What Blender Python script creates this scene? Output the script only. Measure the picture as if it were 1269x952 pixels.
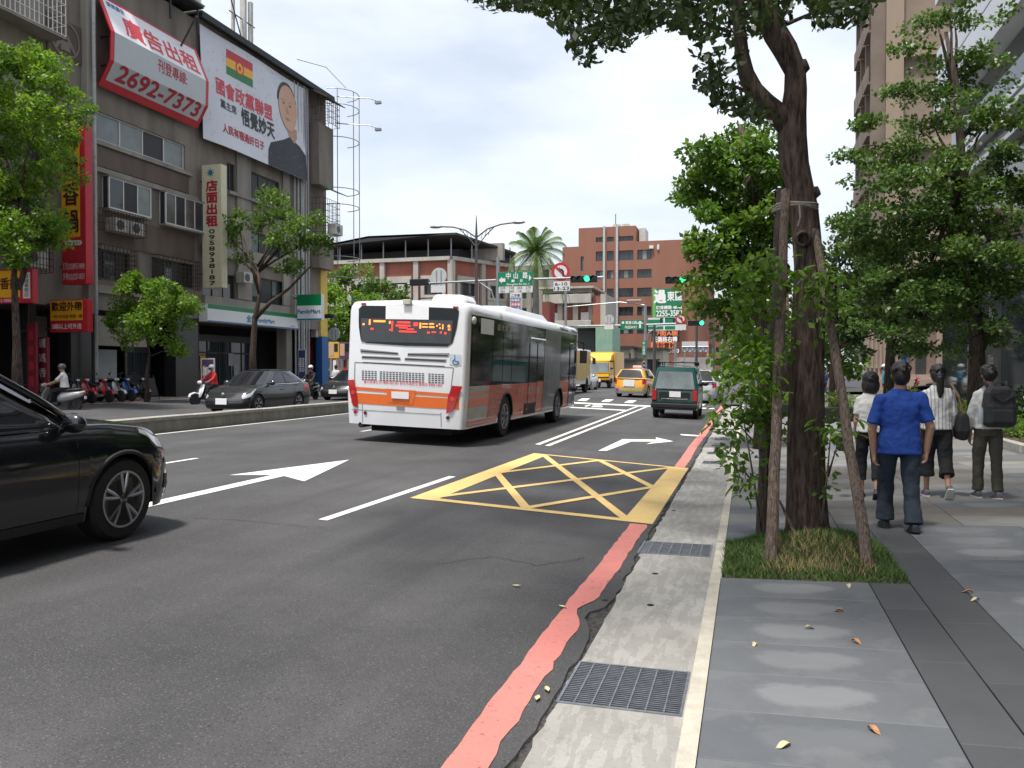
import bpy, math, random
import numpy as np
from mathutils import Vector, Matrix
RD = math.radians
rnd = random.Random(11)
nrg = np.random.default_rng(5)
for o in list(bpy.data.objects): bpy.data.objects.remove(o)
S = bpy.context.scene
COL = S.collection

# ---------------------------------------------------------------- camera, sky, sun, exposure
YAW, PIT, CAMZ, FPX, PW, PH = RD(16.05), RD(-1.0), 1.72, 1020.0, 1269.0, 952.0
cd = bpy.data.cameras.new('camera'); cam = bpy.data.objects.new('camera', cd); COL.objects.link(cam)
cam.location = (0, 0, CAMZ); cam.rotation_euler = (RD(90) + PIT, 0, YAW)
cd.sensor_width = 36; cd.lens = FPX / PW * 36; cd.clip_end = 3000; cd.clip_start = .05
S.camera = cam
SUN_EL, SUN_AZ = RD(72), RD(200)          # azimuth from +Y towards +X
sd = bpy.data.lights.new('sun', 'SUN'); sun = bpy.data.objects.new('sun', sd); COL.objects.link(sun)
sd.energy = 3.6; sd.angle = RD(6); sd.color = (1, .965, .91)
sdir = Vector((math.sin(SUN_AZ) * math.cos(SUN_EL), math.cos(SUN_AZ) * math.cos(SUN_EL), math.sin(SUN_EL)))
sun.rotation_euler = sdir.to_track_quat('Z', 'Y').to_euler()
wd = bpy.data.worlds.new('World'); S.world = wd; wd.use_nodes = True
wn, wl = wd.node_tree.nodes, wd.node_tree.links
bg = wn['Background']; bg.inputs['Strength'].default_value = .11
sky = wn.new('ShaderNodeTexSky'); sky.sky_type = 'NISHITA'; sky.sun_disc = False
sky.sun_elevation = SUN_EL; sky.sun_rotation = SUN_AZ; sky.dust_density = 3.5; sky.air_density = 1.2; sky.ozone_density = 1
# thin bright summer haze and soft cloud over the blue: mixed by direction
tc = wn.new('ShaderNodeTexCoord'); mp = wn.new('ShaderNodeMapping'); mp.inputs['Scale'].default_value = (1, 1, 2.6)
nz = wn.new('ShaderNodeTexNoise'); nz.inputs['Scale'].default_value = 2.3; nz.inputs['Detail'].default_value = 7; nz.inputs['Roughness'].default_value = .52
cr = wn.new('ShaderNodeValToRGB'); cr.color_ramp.elements[0].position = .40; cr.color_ramp.elements[0].color = (.46,) * 3 + (1,)
cr.color_ramp.elements[1].position = .68; cr.color_ramp.elements[1].color = (.92,) * 3 + (1,)
mx = wn.new('ShaderNodeMixRGB'); mx.inputs[2].default_value = (7.0, 7.35, 7.95, 1)
sep = wn.new('ShaderNodeSeparateXYZ'); mr = wn.new('ShaderNodeMapRange'); mr.inputs[1].default_value = 0; mr.inputs[2].default_value = .5
mr.inputs[3].default_value = .62; mr.inputs[4].default_value = 0
mxm = wn.new('ShaderNodeMath'); mxm.operation = 'MAXIMUM'
wl.new(tc.outputs['Generated'], mp.inputs['Vector']); wl.new(mp.outputs[0], nz.inputs['Vector']); wl.new(nz.outputs[0], cr.inputs[0])
wl.new(tc.outputs['Generated'], sep.inputs[0]); wl.new(sep.outputs[2], mr.inputs[0])
wl.new(cr.outputs[0], mxm.inputs[0]); wl.new(mr.outputs[0], mxm.inputs[1]); wl.new(mxm.outputs[0], mx.inputs[0])
wl.new(sky.outputs[0], mx.inputs[1]); wl.new(mx.outputs[0], bg.inputs['Color'])
S.view_settings.view_transform = 'Standard'; S.view_settings.look = 'None'; S.view_settings.gamma = 1
S.view_settings.use_curve_mapping = False; S.view_settings.exposure = 0.62
S.render.engine = 'CYCLES'; S.cycles.use_denoising = True; S.cycles.max_bounces = 6; S.cycles.transparent_max_bounces = 12
S.cycles.diffuse_bounces = 3; S.cycles.glossy_bounces = 3; S.cycles.transmission_bounces = 4

# ---------------------------------------------------------------- pixel -> place
_F = Vector((-math.sin(YAW) * math.cos(PIT), math.cos(YAW) * math.cos(PIT), math.sin(PIT)))
_R = Vector((math.cos(YAW), math.sin(YAW), 0)); _U = _R.cross(_F); _C = Vector((0, 0, CAMZ))
def ray(px, py): return _F + _R * ((px - PW / 2) / FPX) + _U * ((PH / 2 - py) / FPX)
def at_x(px, py, X): r = ray(px, py); return _C + r * (X / r.x)
def at_y(px, py, Y): r = ray(px, py); return _C + r * (Y / r.y)
def proj(p):
    d = Vector(p) - _C; k = d.dot(_F); return PW / 2 + FPX * d.dot(_R) / k, PH / 2 - FPX * d.dot(_U) / k
_ZX = [-90, -25, -24.99, -12.6, -8.5, -1.0, 0.0, .5, 8, 60]; _ZZ = [.4, .36, .24, .27, .28, 0.0, 0, .02, .34, .34]
def zg(x): return float(np.interp(x, _ZX, _ZZ))
def ground(px, py):
    r = ray(px, py); z = 0
    for _ in range(60):
        p = _C + r * ((z - CAMZ) / r.z); z = .5 * z + .5 * zg(p.x)
    return p

# ---------------------------------------------------------------- materials
MATS = {}
def mat(name, col, rough=.6, metal=0, var=.12, scale=5, bump=0, bscale=60, spec=.5, emit=0, coat=0, trans=0, dirt=0, dcol=(.05, .045, .04), streak=1):
    if name in MATS: return MATS[name]
    m = bpy.data.materials.new(name); m.use_nodes = True; n, l = m.node_tree.nodes, m.node_tree.links
    b = n['Principled BSDF']; b.inputs['Roughness'].default_value = rough; b.inputs['Metallic'].default_value = metal
    b.inputs['Specular IOR Level'].default_value = spec; b.inputs['Coat Weight'].default_value = coat; b.inputs['Coat Roughness'].default_value = .05
    b.inputs['Transmission Weight'].default_value = trans
    t = n.new('ShaderNodeTexCoord'); mp = n.new('ShaderNodeMapping'); l.new(t.outputs['Object'], mp.inputs[0]); mp.inputs['Scale'].default_value = (1, 1, 1 / streak)
    nz = n.new('ShaderNodeTexNoise'); nz.inputs['Scale'].default_value = scale; nz.inputs['Detail'].default_value = 6; nz.inputs['Roughness'].default_value = .6
    l.new(mp.outputs[0], nz.inputs['Vector'])
    mr = n.new('ShaderNodeMapRange'); mr.inputs[1].default_value = .3; mr.inputs[2].default_value = .7; mr.inputs[3].default_value = 1 - var; mr.inputs[4].default_value = 1 + var
    l.new(nz.outputs[0], mr.inputs[0])
    mu = n.new('ShaderNodeMixRGB'); mu.blend_type = 'MULTIPLY'; mu.inputs[0].default_value = 1; mu.inputs[1].default_value = (*col, 1)
    l.new(mr.outputs[0], mu.inputs[2]); out = mu.outputs[0]
    if dirt:
        n2 = n.new('ShaderNodeTexNoise'); n2.inputs['Scale'].default_value = scale * .45; n2.inputs['Detail'].default_value = 9; n2.inputs['Roughness'].default_value = .7
        l.new(mp.outputs[0], n2.inputs['Vector']); r2 = n.new('ShaderNodeMapRange'); r2.inputs[1].default_value = .5; r2.inputs[2].default_value = .75; r2.inputs[3].default_value = 0; r2.inputs[4].default_value = dirt
        l.new(n2.outputs[0], r2.inputs[0]); m2 = n.new('ShaderNodeMixRGB'); m2.inputs[2].default_value = (*dcol, 1); l.new(r2.outputs[0], m2.inputs[0]); l.new(out, m2.inputs[1]); out = m2.outputs[0]
    l.new(out, b.inputs['Base Color'])
    if bump:
        n3 = n.new('ShaderNodeTexNoise'); n3.inputs['Scale'].default_value = bscale; n3.inputs['Detail'].default_value = 5
        l.new(mp.outputs[0], n3.inputs['Vector']); bp = n.new('ShaderNodeBump'); bp.inputs['Strength'].default_value = bump; bp.inputs['Distance'].default_value = .02
        l.new(n3.outputs[0], bp.inputs['Height']); l.new(bp.outputs[0], b.inputs['Normal'])
    if emit:
        b.inputs['Emission Color'].default_value = (*col, 1); b.inputs['Emission Strength'].default_value = emit
    MATS[name] = m; return m
def leafmat(name, col, tr=.35, var=.35, scale=1.2):
    if name in MATS: return MATS[name]
    m = bpy.data.materials.new(name); m.use_nodes = True; n, l = m.node_tree.nodes, m.node_tree.links
    b = n['Principled BSDF']; b.inputs['Roughness'].default_value = .42; b.inputs['Specular IOR Level'].default_value = .35
    t = n.new('ShaderNodeTexCoord'); nz = n.new('ShaderNodeTexNoise'); nz.inputs['Scale'].default_value = scale; nz.inputs['Detail'].default_value = 8
    l.new(t.outputs['Object'], nz.inputs['Vector'])
    mr = n.new('ShaderNodeMapRange'); mr.inputs[1].default_value = .3; mr.inputs[2].default_value = .7; mr.inputs[3].default_value = 1 - var; mr.inputs[4].default_value = 1 + var; l.new(nz.outputs[0], mr.inputs[0])
    mu = n.new('ShaderNodeMixRGB'); mu.blend_type = 'MULTIPLY'; mu.inputs[0].default_value = 1; mu.inputs[1].default_value = (*col, 1); l.new(mr.outputs[0], mu.inputs[2])
    l.new(mu.outputs[0], b.inputs['Base Color'])
    tl = n.new('ShaderNodeBsdfTranslucent'); m2 = n.new('ShaderNodeMixRGB'); m2.blend_type = 'MULTIPLY'; m2.inputs[0].default_value = 1; m2.inputs[2].default_value = (1.5, 1.55, .6, 1)
    l.new(mu.outputs[0], m2.inputs[1]); l.new(m2.outputs[0], tl.inputs[0])
    ms = n.new('ShaderNodeMixShader'); ms.inputs[0].default_value = tr; l.new(b.outputs[0], ms.inputs[1]); l.new(tl.outputs[0], ms.inputs[2])
    l.new(ms.outputs[0], n['Material Output'].inputs['Surface']); MATS[name] = m; return m
def nodes_of(m): return m.node_tree.nodes, m.node_tree.links, m.node_tree.nodes['Principled BSDF']

# ---------------------------------------------------------------- mesh builder
class MB:
    def __init__(s, T=None): s.v, s.f, s.mi, s.T = [], [], [], T
    def add(s, vs, fs, m=0):
        k = len(s.v)
        s.v += [tuple(s.T @ Vector(p)) for p in vs] if s.T is not None else [tuple(p) for p in vs]
        s.f += [tuple(i + k for i in f) for f in fs]; s.mi += [m] * len(fs); return s
    def box(s, x0, x1, y0, y1, z0, z1, m=0):
        return s.add([(x0, y0, z0), (x1, y0, z0), (x1, y1, z0), (x0, y1, z0), (x0, y0, z1), (x1, y0, z1), (x1, y1, z1), (x0, y1, z1)],
                     [(0, 3, 2, 1), (4, 5, 6, 7), (0, 1, 5, 4), (1, 2, 6, 5), (2, 3, 7, 6), (3, 0, 4, 7)], m)
    def cbox(s, c, sz, rot=None, m=0):
        x, y, z = (q / 2 for q in sz); M = (rot or Matrix.Identity(3)); c = Vector(c)
        vs = [c + M @ Vector(p) for p in ((-x, -y, -z), (x, -y, -z), (x, y, -z), (-x, y, -z), (-x, -y, z), (x, -y, z), (x, y, z), (-x, y, z))]
        return s.add(vs, [(0, 3, 2, 1), (4, 5, 6, 7), (0, 1, 5, 4), (1, 2, 6, 5), (2, 3, 7, 6), (3, 0, 4, 7)], m)
    def slab(s, O, U, V, w, h, N, d, m=0):      # box spanned by O + U*w + V*h with thickness d along N
        O, U, V, N = Vector(O), Vector(U) * w, Vector(V) * h, Vector(N) * d
        vs = [O, O + U, O + U + V, O + V, O + N, O + U + N, O + U + V + N, O + V + N]
        return s.add(vs, [(0, 3, 2, 1), (4, 5, 6, 7), (0, 1, 5, 4), (1, 2, 6, 5), (2, 3, 7, 6), (3, 0, 4, 7)], m)
    def loft(s, rings, caps=True, m=0, closed=True):
        n = len(rings[0]); vs = [p for r in rings for p in r]; fs = []
        for i in range(len(rings) - 1):
            for j in range(n if closed else n - 1):
                a, b = i * n + j, i * n + (j + 1) % n; fs.append((a, b, b + n, a + n))
        if caps: fs += [tuple(range(n - 1, -1, -1)), tuple((len(rings) - 1) * n + j for j in range(n))]
        return s.add(vs, fs, m)
    def tube(s, pts, r, n=8, m=0, caps=True, jit=0):
        pts = [Vector(p) for p in pts]; rs = r if isinstance(r, (list, tuple)) else [r] * len(pts); rings = []; up = None
        for i, p in enumerate(pts):
            d = (pts[min(i + 1, len(pts) - 1)] - pts[max(i - 1, 0)]).normalized()
            if up is None: up = Vector((0, 0, 1)) if abs(d.z) < .9 else Vector((1, 0, 0))
            a = d.cross(up)
            if a.length < 1e-4: a = d.cross(Vector((.3, 1, .2)))
            a.normalize(); b = a.cross(d); up = b
            rings.append([p + (a * math.cos(2 * math.pi * k / n) + b * math.sin(2 * math.pi * k / n)) * rs[i] * (1 + (rnd.uniform(-jit, jit) if jit else 0)) for k in range(n)])
        return s.loft(rings, caps, m)
    def bar(s, a, b, w, m=0): return s.tube([a, b], w / 2 * 1.41, 4, m)
    def lathe(s, prof, C=(0, 0, 0), ax='z', n=24, m=0):   # prof: (radius, height along axis)
        C = Vector(C); rings = []
        for r, h in prof:
            q = []
            for k in range(n):
                c, t = r * math.cos(2 * math.pi * k / n), r * math.sin(2 * math.pi * k / n)
                q.append(C + Vector({'z': (c, t, h), 'x': (h, c, t), 'y': (t, h, c)}[ax]))
            rings.append(q)
        return s.loft(rings, True, m)
    def ell(s, C, r, n=12, k=8, m=0, rot=None):
        C = Vector(C); M = rot or Matrix.Identity(3)
        rings = [[C + M @ Vector((r[0] * math.sin(math.pi * i / k) * math.cos(2 * math.pi * j / n), r[1] * math.sin(math.pi * i / k) * math.sin(2 * math.pi * j / n), -r[2] * math.cos(math.pi * i / k))) for j in range(n)] for i in range(1, k)]
        s.loft(rings, False, m); b = len(s.v)
        return s.add([C - M @ Vector((0, 0, r[2])), C + M @ Vector((0, 0, r[2]))] + rings[0] + rings[-1],
                     [(0, 2 + (j + 1) % n, 2 + j) for j in range(n)] + [(1, 2 + n + j, 2 + n + (j + 1) % n) for j in range(n)], m)
    def poly(s, pts, m=0): return s.add(pts, [tuple(range(len(pts)))], m)
    def prism(s, pts, vec, m=0):
        n = len(pts); vec = Vector(vec); a = [Vector(p) for p in pts]
        return s.add(a + [p + vec for p in a], [tuple(range(n - 1, -1, -1)), tuple(range(n, 2 * n))] + [(j, (j + 1) % n, n + (j + 1) % n, n + j) for j in range(n)], m)
    def grid(s, P, m=0):                          # P[i][j] points
        n = len(P[0]); return s.add([p for r in P for p in r], [(i * n + j, i * n + j + 1, (i + 1) * n + j + 1, (i + 1) * n + j) for i in range(len(P) - 1) for j in range(n - 1)], m)
    def mesh(s, name, mats, smooth=False):
        me = bpy.data.meshes.new(name); me.from_pydata(s.v, [], s.f)
        for m in (mats if isinstance(mats, (list, tuple)) else [mats]): me.materials.append(m)
        if any(s.mi): me.polygons.foreach_set('material_index', s.mi)
        if smooth:
            me.shade_smooth() if smooth is True else None
            if smooth is not True:
                me.polygons.foreach_set('use_smooth', [True] * len(me.polygons)); me.set_sharp_from_angle(angle=RD(smooth))
        me.update(); return me
    def obj(s, name, mats, parent=None, smooth=False, bevel=0, kind=None, segs=2, weld=False):
        o = bpy.data.objects.new(name, s.mesh(name, mats, smooth)); COL.objects.link(o)
        if parent is not None: o.parent = parent
        if weld: w = o.modifiers.new('w', 'WELD'); w.merge_threshold = .0005
        if bevel: b = o.modifiers.new('b', 'BEVEL'); b.width = bevel; b.segments = segs; b.limit_method = 'ANGLE'; b.angle_limit = RD(40)
        if kind: o['kind'] = kind
        return o
def tag(o, label, cat, group=None):
    o['label'] = label; o['category'] = cat
    if group: o['group'] = group
    return o
def thing(name, label, cat, loc=(0, 0, 0), rz=0, group=None, roll=0):
    o = bpy.data.objects.new(name, None); COL.objects.link(o); o.location = loc; o.rotation_euler = (0, roll, rz); o.empty_display_size = .2
    return tag(o, label, cat, group)
def inst(src, parent=None, loc=None, rz=None):      # linked copy of one object
    c = src.copy(); COL.objects.link(c)
    if parent is not None: c.parent = parent
    if loc is not None: c.location = loc
    if rz is not None: c.rotation_euler.z = rz
    return c
def copy_tree(o, parent=None):
    c = o.copy(); COL.objects.link(c)
    if parent is not None: c.parent = parent
    for ch in list(o.children): copy_tree(ch, c)
    return c
def local(root):                                    # world matrix of an unparented empty
    return Matrix.LocRotScale(root.location, root.rotation_euler, None)

TMP = bpy.data.scenes.new('tmp')        # scratch scene: glyphs and remeshed cloth are evaluated there, then it is removed
# lettering: glyph outlines laid as flat print on a surface
def glyphs(txt, bold=0, lead=1.0, align='CENTER', space=1.0):
    c = bpy.data.curves.new('txt', 'FONT'); c.body = txt; c.align_x = align; c.offset = bold; c.space_line = lead; c.space_character = space; c.resolution_u = 3
    o = bpy.data.objects.new('txt', c); TMP.collection.objects.link(o); TMP.view_layers[0].update(); dg = TMP.view_layers[0].depsgraph
    me = bpy.data.meshes.new_from_object(o.evaluated_get(dg)); bpy.data.objects.remove(o)
    v = [tuple(q.co) for q in me.vertices]; f = [tuple(p.vertices) for p in me.polygons]; bpy.data.meshes.remove(me); return v, f
def text(txt, O, U, V, w, h, m, parent, bold=0, lead=1.0, off=.004, name='lettering', keep=False, mb=None, space=1.0):
    v, f = glyphs(txt, 0, lead, space=space); O, U, V = Vector(O), Vector(U).normalized(), Vector(V).normalized(); N = U.cross(V)
    xs, ys = [q[0] for q in v], [q[1] for q in v]; x0, x1, y0, y1 = min(xs), max(xs), min(ys), max(ys)
    sx, sy = w / (x1 - x0), h / (y1 - y0); ox = oy = 0
    if keep:
        k = min(sx, sy); ox = (w - k * (x1 - x0)) / 2; oy = (h - k * (y1 - y0)) / 2; sx = sy = k
    g = mb or MB(); e = bold * min(sx, sy)
    for k, (a, b) in enumerate(((0, 0), (1, .4), (-1, -.4), (.4, -1), (-.4, 1)) if bold else ((0, 0),)):      # heavier strokes: shifted layers of the same print
        g.add([O + U * (ox + (q[0] - x0) * sx + a * e) + V * (oy + (q[1] - y0) * sy + b * e) + N * (off + k * .0004) for q in v], f)
    return g if mb else g.obj(name, m, parent)

# a wall with openings: rects are (u0, u1, v0, v1); recess walls are made at each opening
def wall_grid(mb, O, U, V, N, w, h, rects, depth=.15, m=0, us0=(), vs0=()):
    O, U, V, N = Vector(O), Vector(U), Vector(V), Vector(N)
    us = sorted({0, w, *us0} | {r[0] for r in rects} | {r[1] for r in rects}); vs = sorted({0, h, *vs0} | {r[2] for r in rects} | {r[3] for r in rects})
    P = lambda a, b, d=0: O + U * a + V * b - N * d
    for i in range(len(us) - 1):
        for j in range(len(vs) - 1):
            a, b, c, d = us[i], us[i + 1], vs[j], vs[j + 1]; cu, cv = (a + b) / 2, (c + d) / 2
            if not any(r[0] < cu < r[1] and r[2] < cv < r[3] for r in rects): mb.add([P(a, c), P(b, c), P(b, d), P(a, d)], [(0, 1, 2, 3)], m)
    for a, b, c, d in rects:
        for q in ((a, c, b, c), (b, c, b, d), (b, d, a, d), (a, d, a, c)):
            mb.add([P(q[0], q[1]), P(q[2], q[3]), P(q[2], q[3], depth), P(q[0], q[1], depth)], [(0, 1, 2, 3)], m)
    return mb
def window(parent, O, U, V, N, rect, depth, nx, fm, gm, bar=.05, nz=1, proud=.0, name='window', gms=None):
    O, U, V, N = Vector(O), Vector(U), Vector(V), Vector(N); a, b, c, d = rect; f = MB(); B = O - N * (depth - proud)
    for x0, x1, z0, z1 in [(a, b, c, c + bar), (a, b, d - bar, d), (a, a + bar, c + bar, d - bar), (b - bar, b, c + bar, d - bar)]:
        f.slab(B + U * x0 + V * z0, U, V, x1 - x0, z1 - z0, N, .07)
    for k in range(1, nx):
        x = a + (b - a) * k / nx; f.slab(B + U * (x - bar / 2) + V * (c + bar), U, V, bar, d - c - 2 * bar, N, .062)
    for k in range(1, nz):
        z = c + (d - c) * k / nz; f.slab(B + U * (a + bar) + V * (z - bar / 2), U, V, b - a - 2 * bar, bar, N, .055)
    w = f.obj(name, fm, parent)
    for k in range(nx):
        x0, x1 = a + (b - a) * k / nx, a + (b - a) * (k + 1) / nx; g = MB()
        g.slab(B + U * (x0 + .01) + V * (c + .01) + N * (.012 + .012 * (k % 2)), U, V, x1 - x0 - .02, d - c - .02, N, .008); g.obj('pane', (gms or [gm])[k % len(gms or [gm])], w)
    return w
X3, Y3, Z3 = Vector((1, 0, 0)), Vector((0, 1, 0)), Vector((0, 0, 1))

# ================================================================ GROUND, ROAD, PAVEMENT
def special(name, build, rough=.85, spec=.3):
    m = bpy.data.materials.new(name); m.use_nodes = True; n, l, b = nodes_of(m); b.inputs['Roughness'].default_value = rough; b.inputs['Specular IOR Level'].default_value = spec
    def noise(sc, det=6, ro=.6, vec=None, kind='NOISE'):
        t = n.new('ShaderNodeTexCoord'); q = n.new('ShaderNodeTexNoise' if kind == 'NOISE' else 'ShaderNodeTexVoronoi'); q.inputs['Scale'].default_value = sc
        if kind == 'NOISE': q.inputs['Detail'].default_value = det; q.inputs['Roughness'].default_value = ro
        if vec: mp = n.new('ShaderNodeMapping'); mp.inputs['Scale'].default_value = vec; l.new(t.outputs['Object'], mp.inputs[0]); l.new(mp.outputs[0], q.inputs['Vector'])
        else: l.new(t.outputs['Object'], q.inputs['Vector'])
        return q
    def rng(sock, a, b_, c, d):
        r = n.new('ShaderNodeMapRange'); r.inputs[1].default_value = a; r.inputs[2].default_value = b_; r.inputs[3].default_value = c; r.inputs[4].default_value = d; l.new(sock, r.inputs[0]); return r.outputs[0]
    def mixc(fac, a, b_, mode='MIX'):
        x = n.new('ShaderNodeMixRGB'); x.blend_type = mode
        for i, s in enumerate((fac, a, b_)):
            if isinstance(s, (int, float)): x.inputs[i].default_value = s if i == 0 else (s, s, s, 1)
            elif isinstance(s, tuple): x.inputs[i].default_value = (*s, 1)
            else: l.new(s, x.inputs[i])
        return x.outputs[0]
    build(n, l, b, noise, rng, mixc); MATS[name] = m; return m
def _bump(n, l, b, sock, st, dist=.01):
    bp = n.new('ShaderNodeBump'); bp.inputs['Strength'].default_value = st; bp.inputs['Distance'].default_value = dist; l.new(sock, bp.inputs['Height']); l.new(bp.outputs[0], b.inputs['Normal'])
def _asphalt(n, l, b, noise, rng, mixc):
    base = mixc(rng(noise(.35, 7, .65).outputs[0], .35, .65, 0, 1), (.043, .042, .044), (.088, .086, .087))
    base = mixc(rng(noise(1.2, 5, .6, (1.5, .05, 1)).outputs[0], .45, .68, 0, .7), base, (.048, .047, .048))      # oil and tyre wear along the lanes
    sp = noise(85, 3, .65); base = mixc(rng(sp.outputs[0], .575, .66, 0, .55), base, (.20, .195, .19))                 # bright stone chips
    sp2 = noise(70, 3, .65); base = mixc(rng(sp2.outputs[0], .43, .34, 0, .85), base, (.022, .022, .023))
    st = noise(2.1, 8, .7); base = mixc(rng(st.outputs[0], .62, .8, 0, .35), base, (.12, .115, .108))
    l.new(base, b.inputs['Base Color']); _bump(n, l, b, noise(140, 3, .6).outputs[0], .45, .006)
special('asphalt', _asphalt, .8, .35)
def _concrete(n, l, b, noise, rng, mixc):
    base = mixc(rng(noise(1.1, 8, .65).outputs[0], .3, .7, 0, 1), (.27, .258, .235), (.40, .388, .36))
    base = mixc(rng(noise(4, 9, .75).outputs[0], .52, .75, 0, .75), base, (.19, .18, .165))
    base = mixc(rng(noise(55, 3, .6).outputs[0], .6, .75, 0, .5), base, (.16, .15, .14))
    w = noise(6, 4, .55, (2.6, .5, 1)); base = mixc(rng(w.outputs[0], .500, .494, 0, 1), mixc(rng(w.outputs[0], .482, .494, 0, .30), base, (.17, .165, .15)), base)      # fine trowel and drag marks
    l.new(base, b.inputs['Base Color']); _bump(n, l, b, noise(22, 8, .7).outputs[0], .55, .02)
special('gutter_concrete', _concrete, .9)
mat('kerb_concrete', (.46, .425, .35), .9, var=.14, scale=9, bump=.3, bscale=80, dirt=.55, dcol=(.24, .22, .19))
mat('soil', (.075, .055, .035), .95, var=.35, scale=20, bump=.6, bscale=60)
mat('joint', (.035, .035, .035), .95); mat('far_ground', (.13, .125, .12), .95, var=.2, scale=.5)
def _tile(c1, c2, patch):
    def f(n, l, b, noise, rng, mixc):
        oi = n.new('ShaderNodeObjectInfo'); base = mixc(oi.outputs['Random'], c1, c2)
        base = mixc(rng(noise(3, 7, .65).outputs[0], .3, .7, 0, .5), base, tuple(q * .72 for q in c1))
        base = mixc(rng(noise(160, 2, .5).outputs[0], .6, .75, 0, .35), base, tuple(q * 1.9 for q in c1))
        if patch:      # dried-out lime bloom, an oval on each slab
            t = n.new('ShaderNodeTexCoord'); mp = n.new('ShaderNodeMapping'); mp.vector_type = 'POINT'; mp.inputs['Location'].default_value = (-2.0, -1.75, 0); mp.inputs['Scale'].default_value = (4.2, 3.5, 0)
            l.new(t.outputs['Generated'], mp.inputs[0]); ad = n.new('ShaderNodeVectorMath'); ad.operation = 'ADD'; nz = noise(2.2, 7, .7)
            sb = n.new('ShaderNodeVectorMath'); sb.operation = 'SUBTRACT'; l.new(nz.outputs['Color'], sb.inputs[0]); sb.inputs[1].default_value = (.5, .5, .5); sc_n = n.new('ShaderNodeVectorMath'); sc_n.operation = 'SCALE'; sc_n.inputs['Scale'].default_value = 2.4; l.new(sb.outputs[0], sc_n.inputs[0])
            l.new(mp.outputs[0], ad.inputs[0]); l.new(sc_n.outputs[0], ad.inputs[1]); ln = n.new('ShaderNodeVectorMath'); ln.operation = 'LENGTH'; l.new(ad.outputs[0], ln.inputs[0])
            fac = rng(ln.outputs['Value'], 1.25, .85, 0, 1); mm = n.new('ShaderNodeMath'); mm.operation = 'MULTIPLY'; l.new(fac, mm.inputs[0]); l.new(rng(oi.outputs['Random'], 0, 1, .12, patch), mm.inputs[1])
            base = mixc(mm.outputs[0], base, (.27, .275, .275))
            e = noise(1.5, 4, .6); base = mixc(rng(e.outputs[0], .55, .6, 0, .25), base, (.2, .205, .205))
        l.new(base, b.inputs['Base Color']); _bump(n, l, b, noise(70, 4, .6).outputs[0], .2, .006)
    return f
special('slate_tile', _tile((.105, .112, .122), (.135, .142, .15), .46), .68, .4)
special('dark_tile', _tile((.062, .064, .068), (.075, .077, .08), 0), .68, .4)
special('granite_tile', _tile((.15, .148, .143), (.205, .198, .185), .3), .7, .4)
special('brown_tile', _tile((.135, .125, .11), (.175, .16, .143), 0), .7, .4)
def _paint(c, wear):
    def f(n, l, b, noise, rng, mixc):
        base = mixc(rng(noise(2.5, 6, .6).outputs[0], .3, .7, 0, 1), tuple(q * .86 for q in c), c)
        base = mixc(rng(noise(28, 8, .75).outputs[0], .585, .64, 0, wear), base, (.075, .072, .07))
        base = mixc(rng(noise(5, 9, .75, (1, .4, 1)).outputs[0], .62, .7, 0, wear), base, (.1, .09, .085))
        l.new(base, b.inputs['Base Color']); _bump(n, l, b, noise(90, 3, .6).outputs[0], .25, .004)
    return f
special('white_paint', _paint((.72, .72, .66), .55), .7); special('yellow_paint', _paint((.76, .53, .20), .35), .7); special('red_paint', _paint((.58, .20, .17), .9), .7)

g = MB(); g.poly([(-900, -300, -.09), (900, -300, -.09), (900, 2400, -.09), (-900, 2400, -.09)]); g.obj('ground', MATS['far_ground'], kind='structure')
road = MB(); xs_ = [-25.0, -19, -12.6, -8.5, -4.5]
ys_ = [-45, -10] + [i * .14 for i in range(0, 300)] + [42 + i for i in range(0, 21)] + [70, 100, 150, 230, 420]
P_ = []
for y in ys_:
    e = -.985 + (.018 * math.sin(y * 1.7) * math.sin(y * .63) + rnd.uniform(-.02, .02) if y < 42 else 0) - (.10 * math.exp(-((y - 5.65) / .2) ** 2))
    P_.append([(x, y, zg(x)) for x in xs_] + [(e, y, 0.0)])
road.grid(P_); k = MB()
road.add([(p[-1][0] + (0, .018)[z < 0], p[-1][1], z) for p in P_ for z in (0, -.05)], [(2 * i, 2 * i + 1, 2 * i + 3, 2 * i + 2) for i in range(len(P_) - 1)])
for x0, x1 in ((-140, -25), (-.985, 140)):
    a, b_ = zg(max(x0, -24.99)), zg(x1) if x1 < 0 else .05
    if x0 > -30: a, b_ = .0, .05
    else: a = b_ = .24
    road.poly([(x0, 42, a), (x1, 42, b_), (x1, 61, b_), (x0, 61, a)])
road = road.obj('road', MATS['asphalt'], kind='structure')
mat('hole_black', (.012, .012, .012), 1)
def on_road(pts, h=.005): return [(x, y, zg(x) + h) for x, y in pts]
def px_road(pts): return [(ground(*p).x, ground(*p).y) for p in pts]
def marking(name, polys, m, h=.005):
    q = MB()
    for i, p in enumerate(polys): q.poly(on_road(p, h + .0004 * i))
    return q.obj(name, MATS[m], road)
def stripe(a, b_, w):
    d = (Vector(b_) - Vector(a)).normalized(); n_ = Vector((-d.y, d.x)) * w / 2; a, b_ = Vector(a), Vector(b_)
    return [tuple(a + n_), tuple(a - n_), tuple(b_ - n_), tuple(b_ + n_)]
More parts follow.
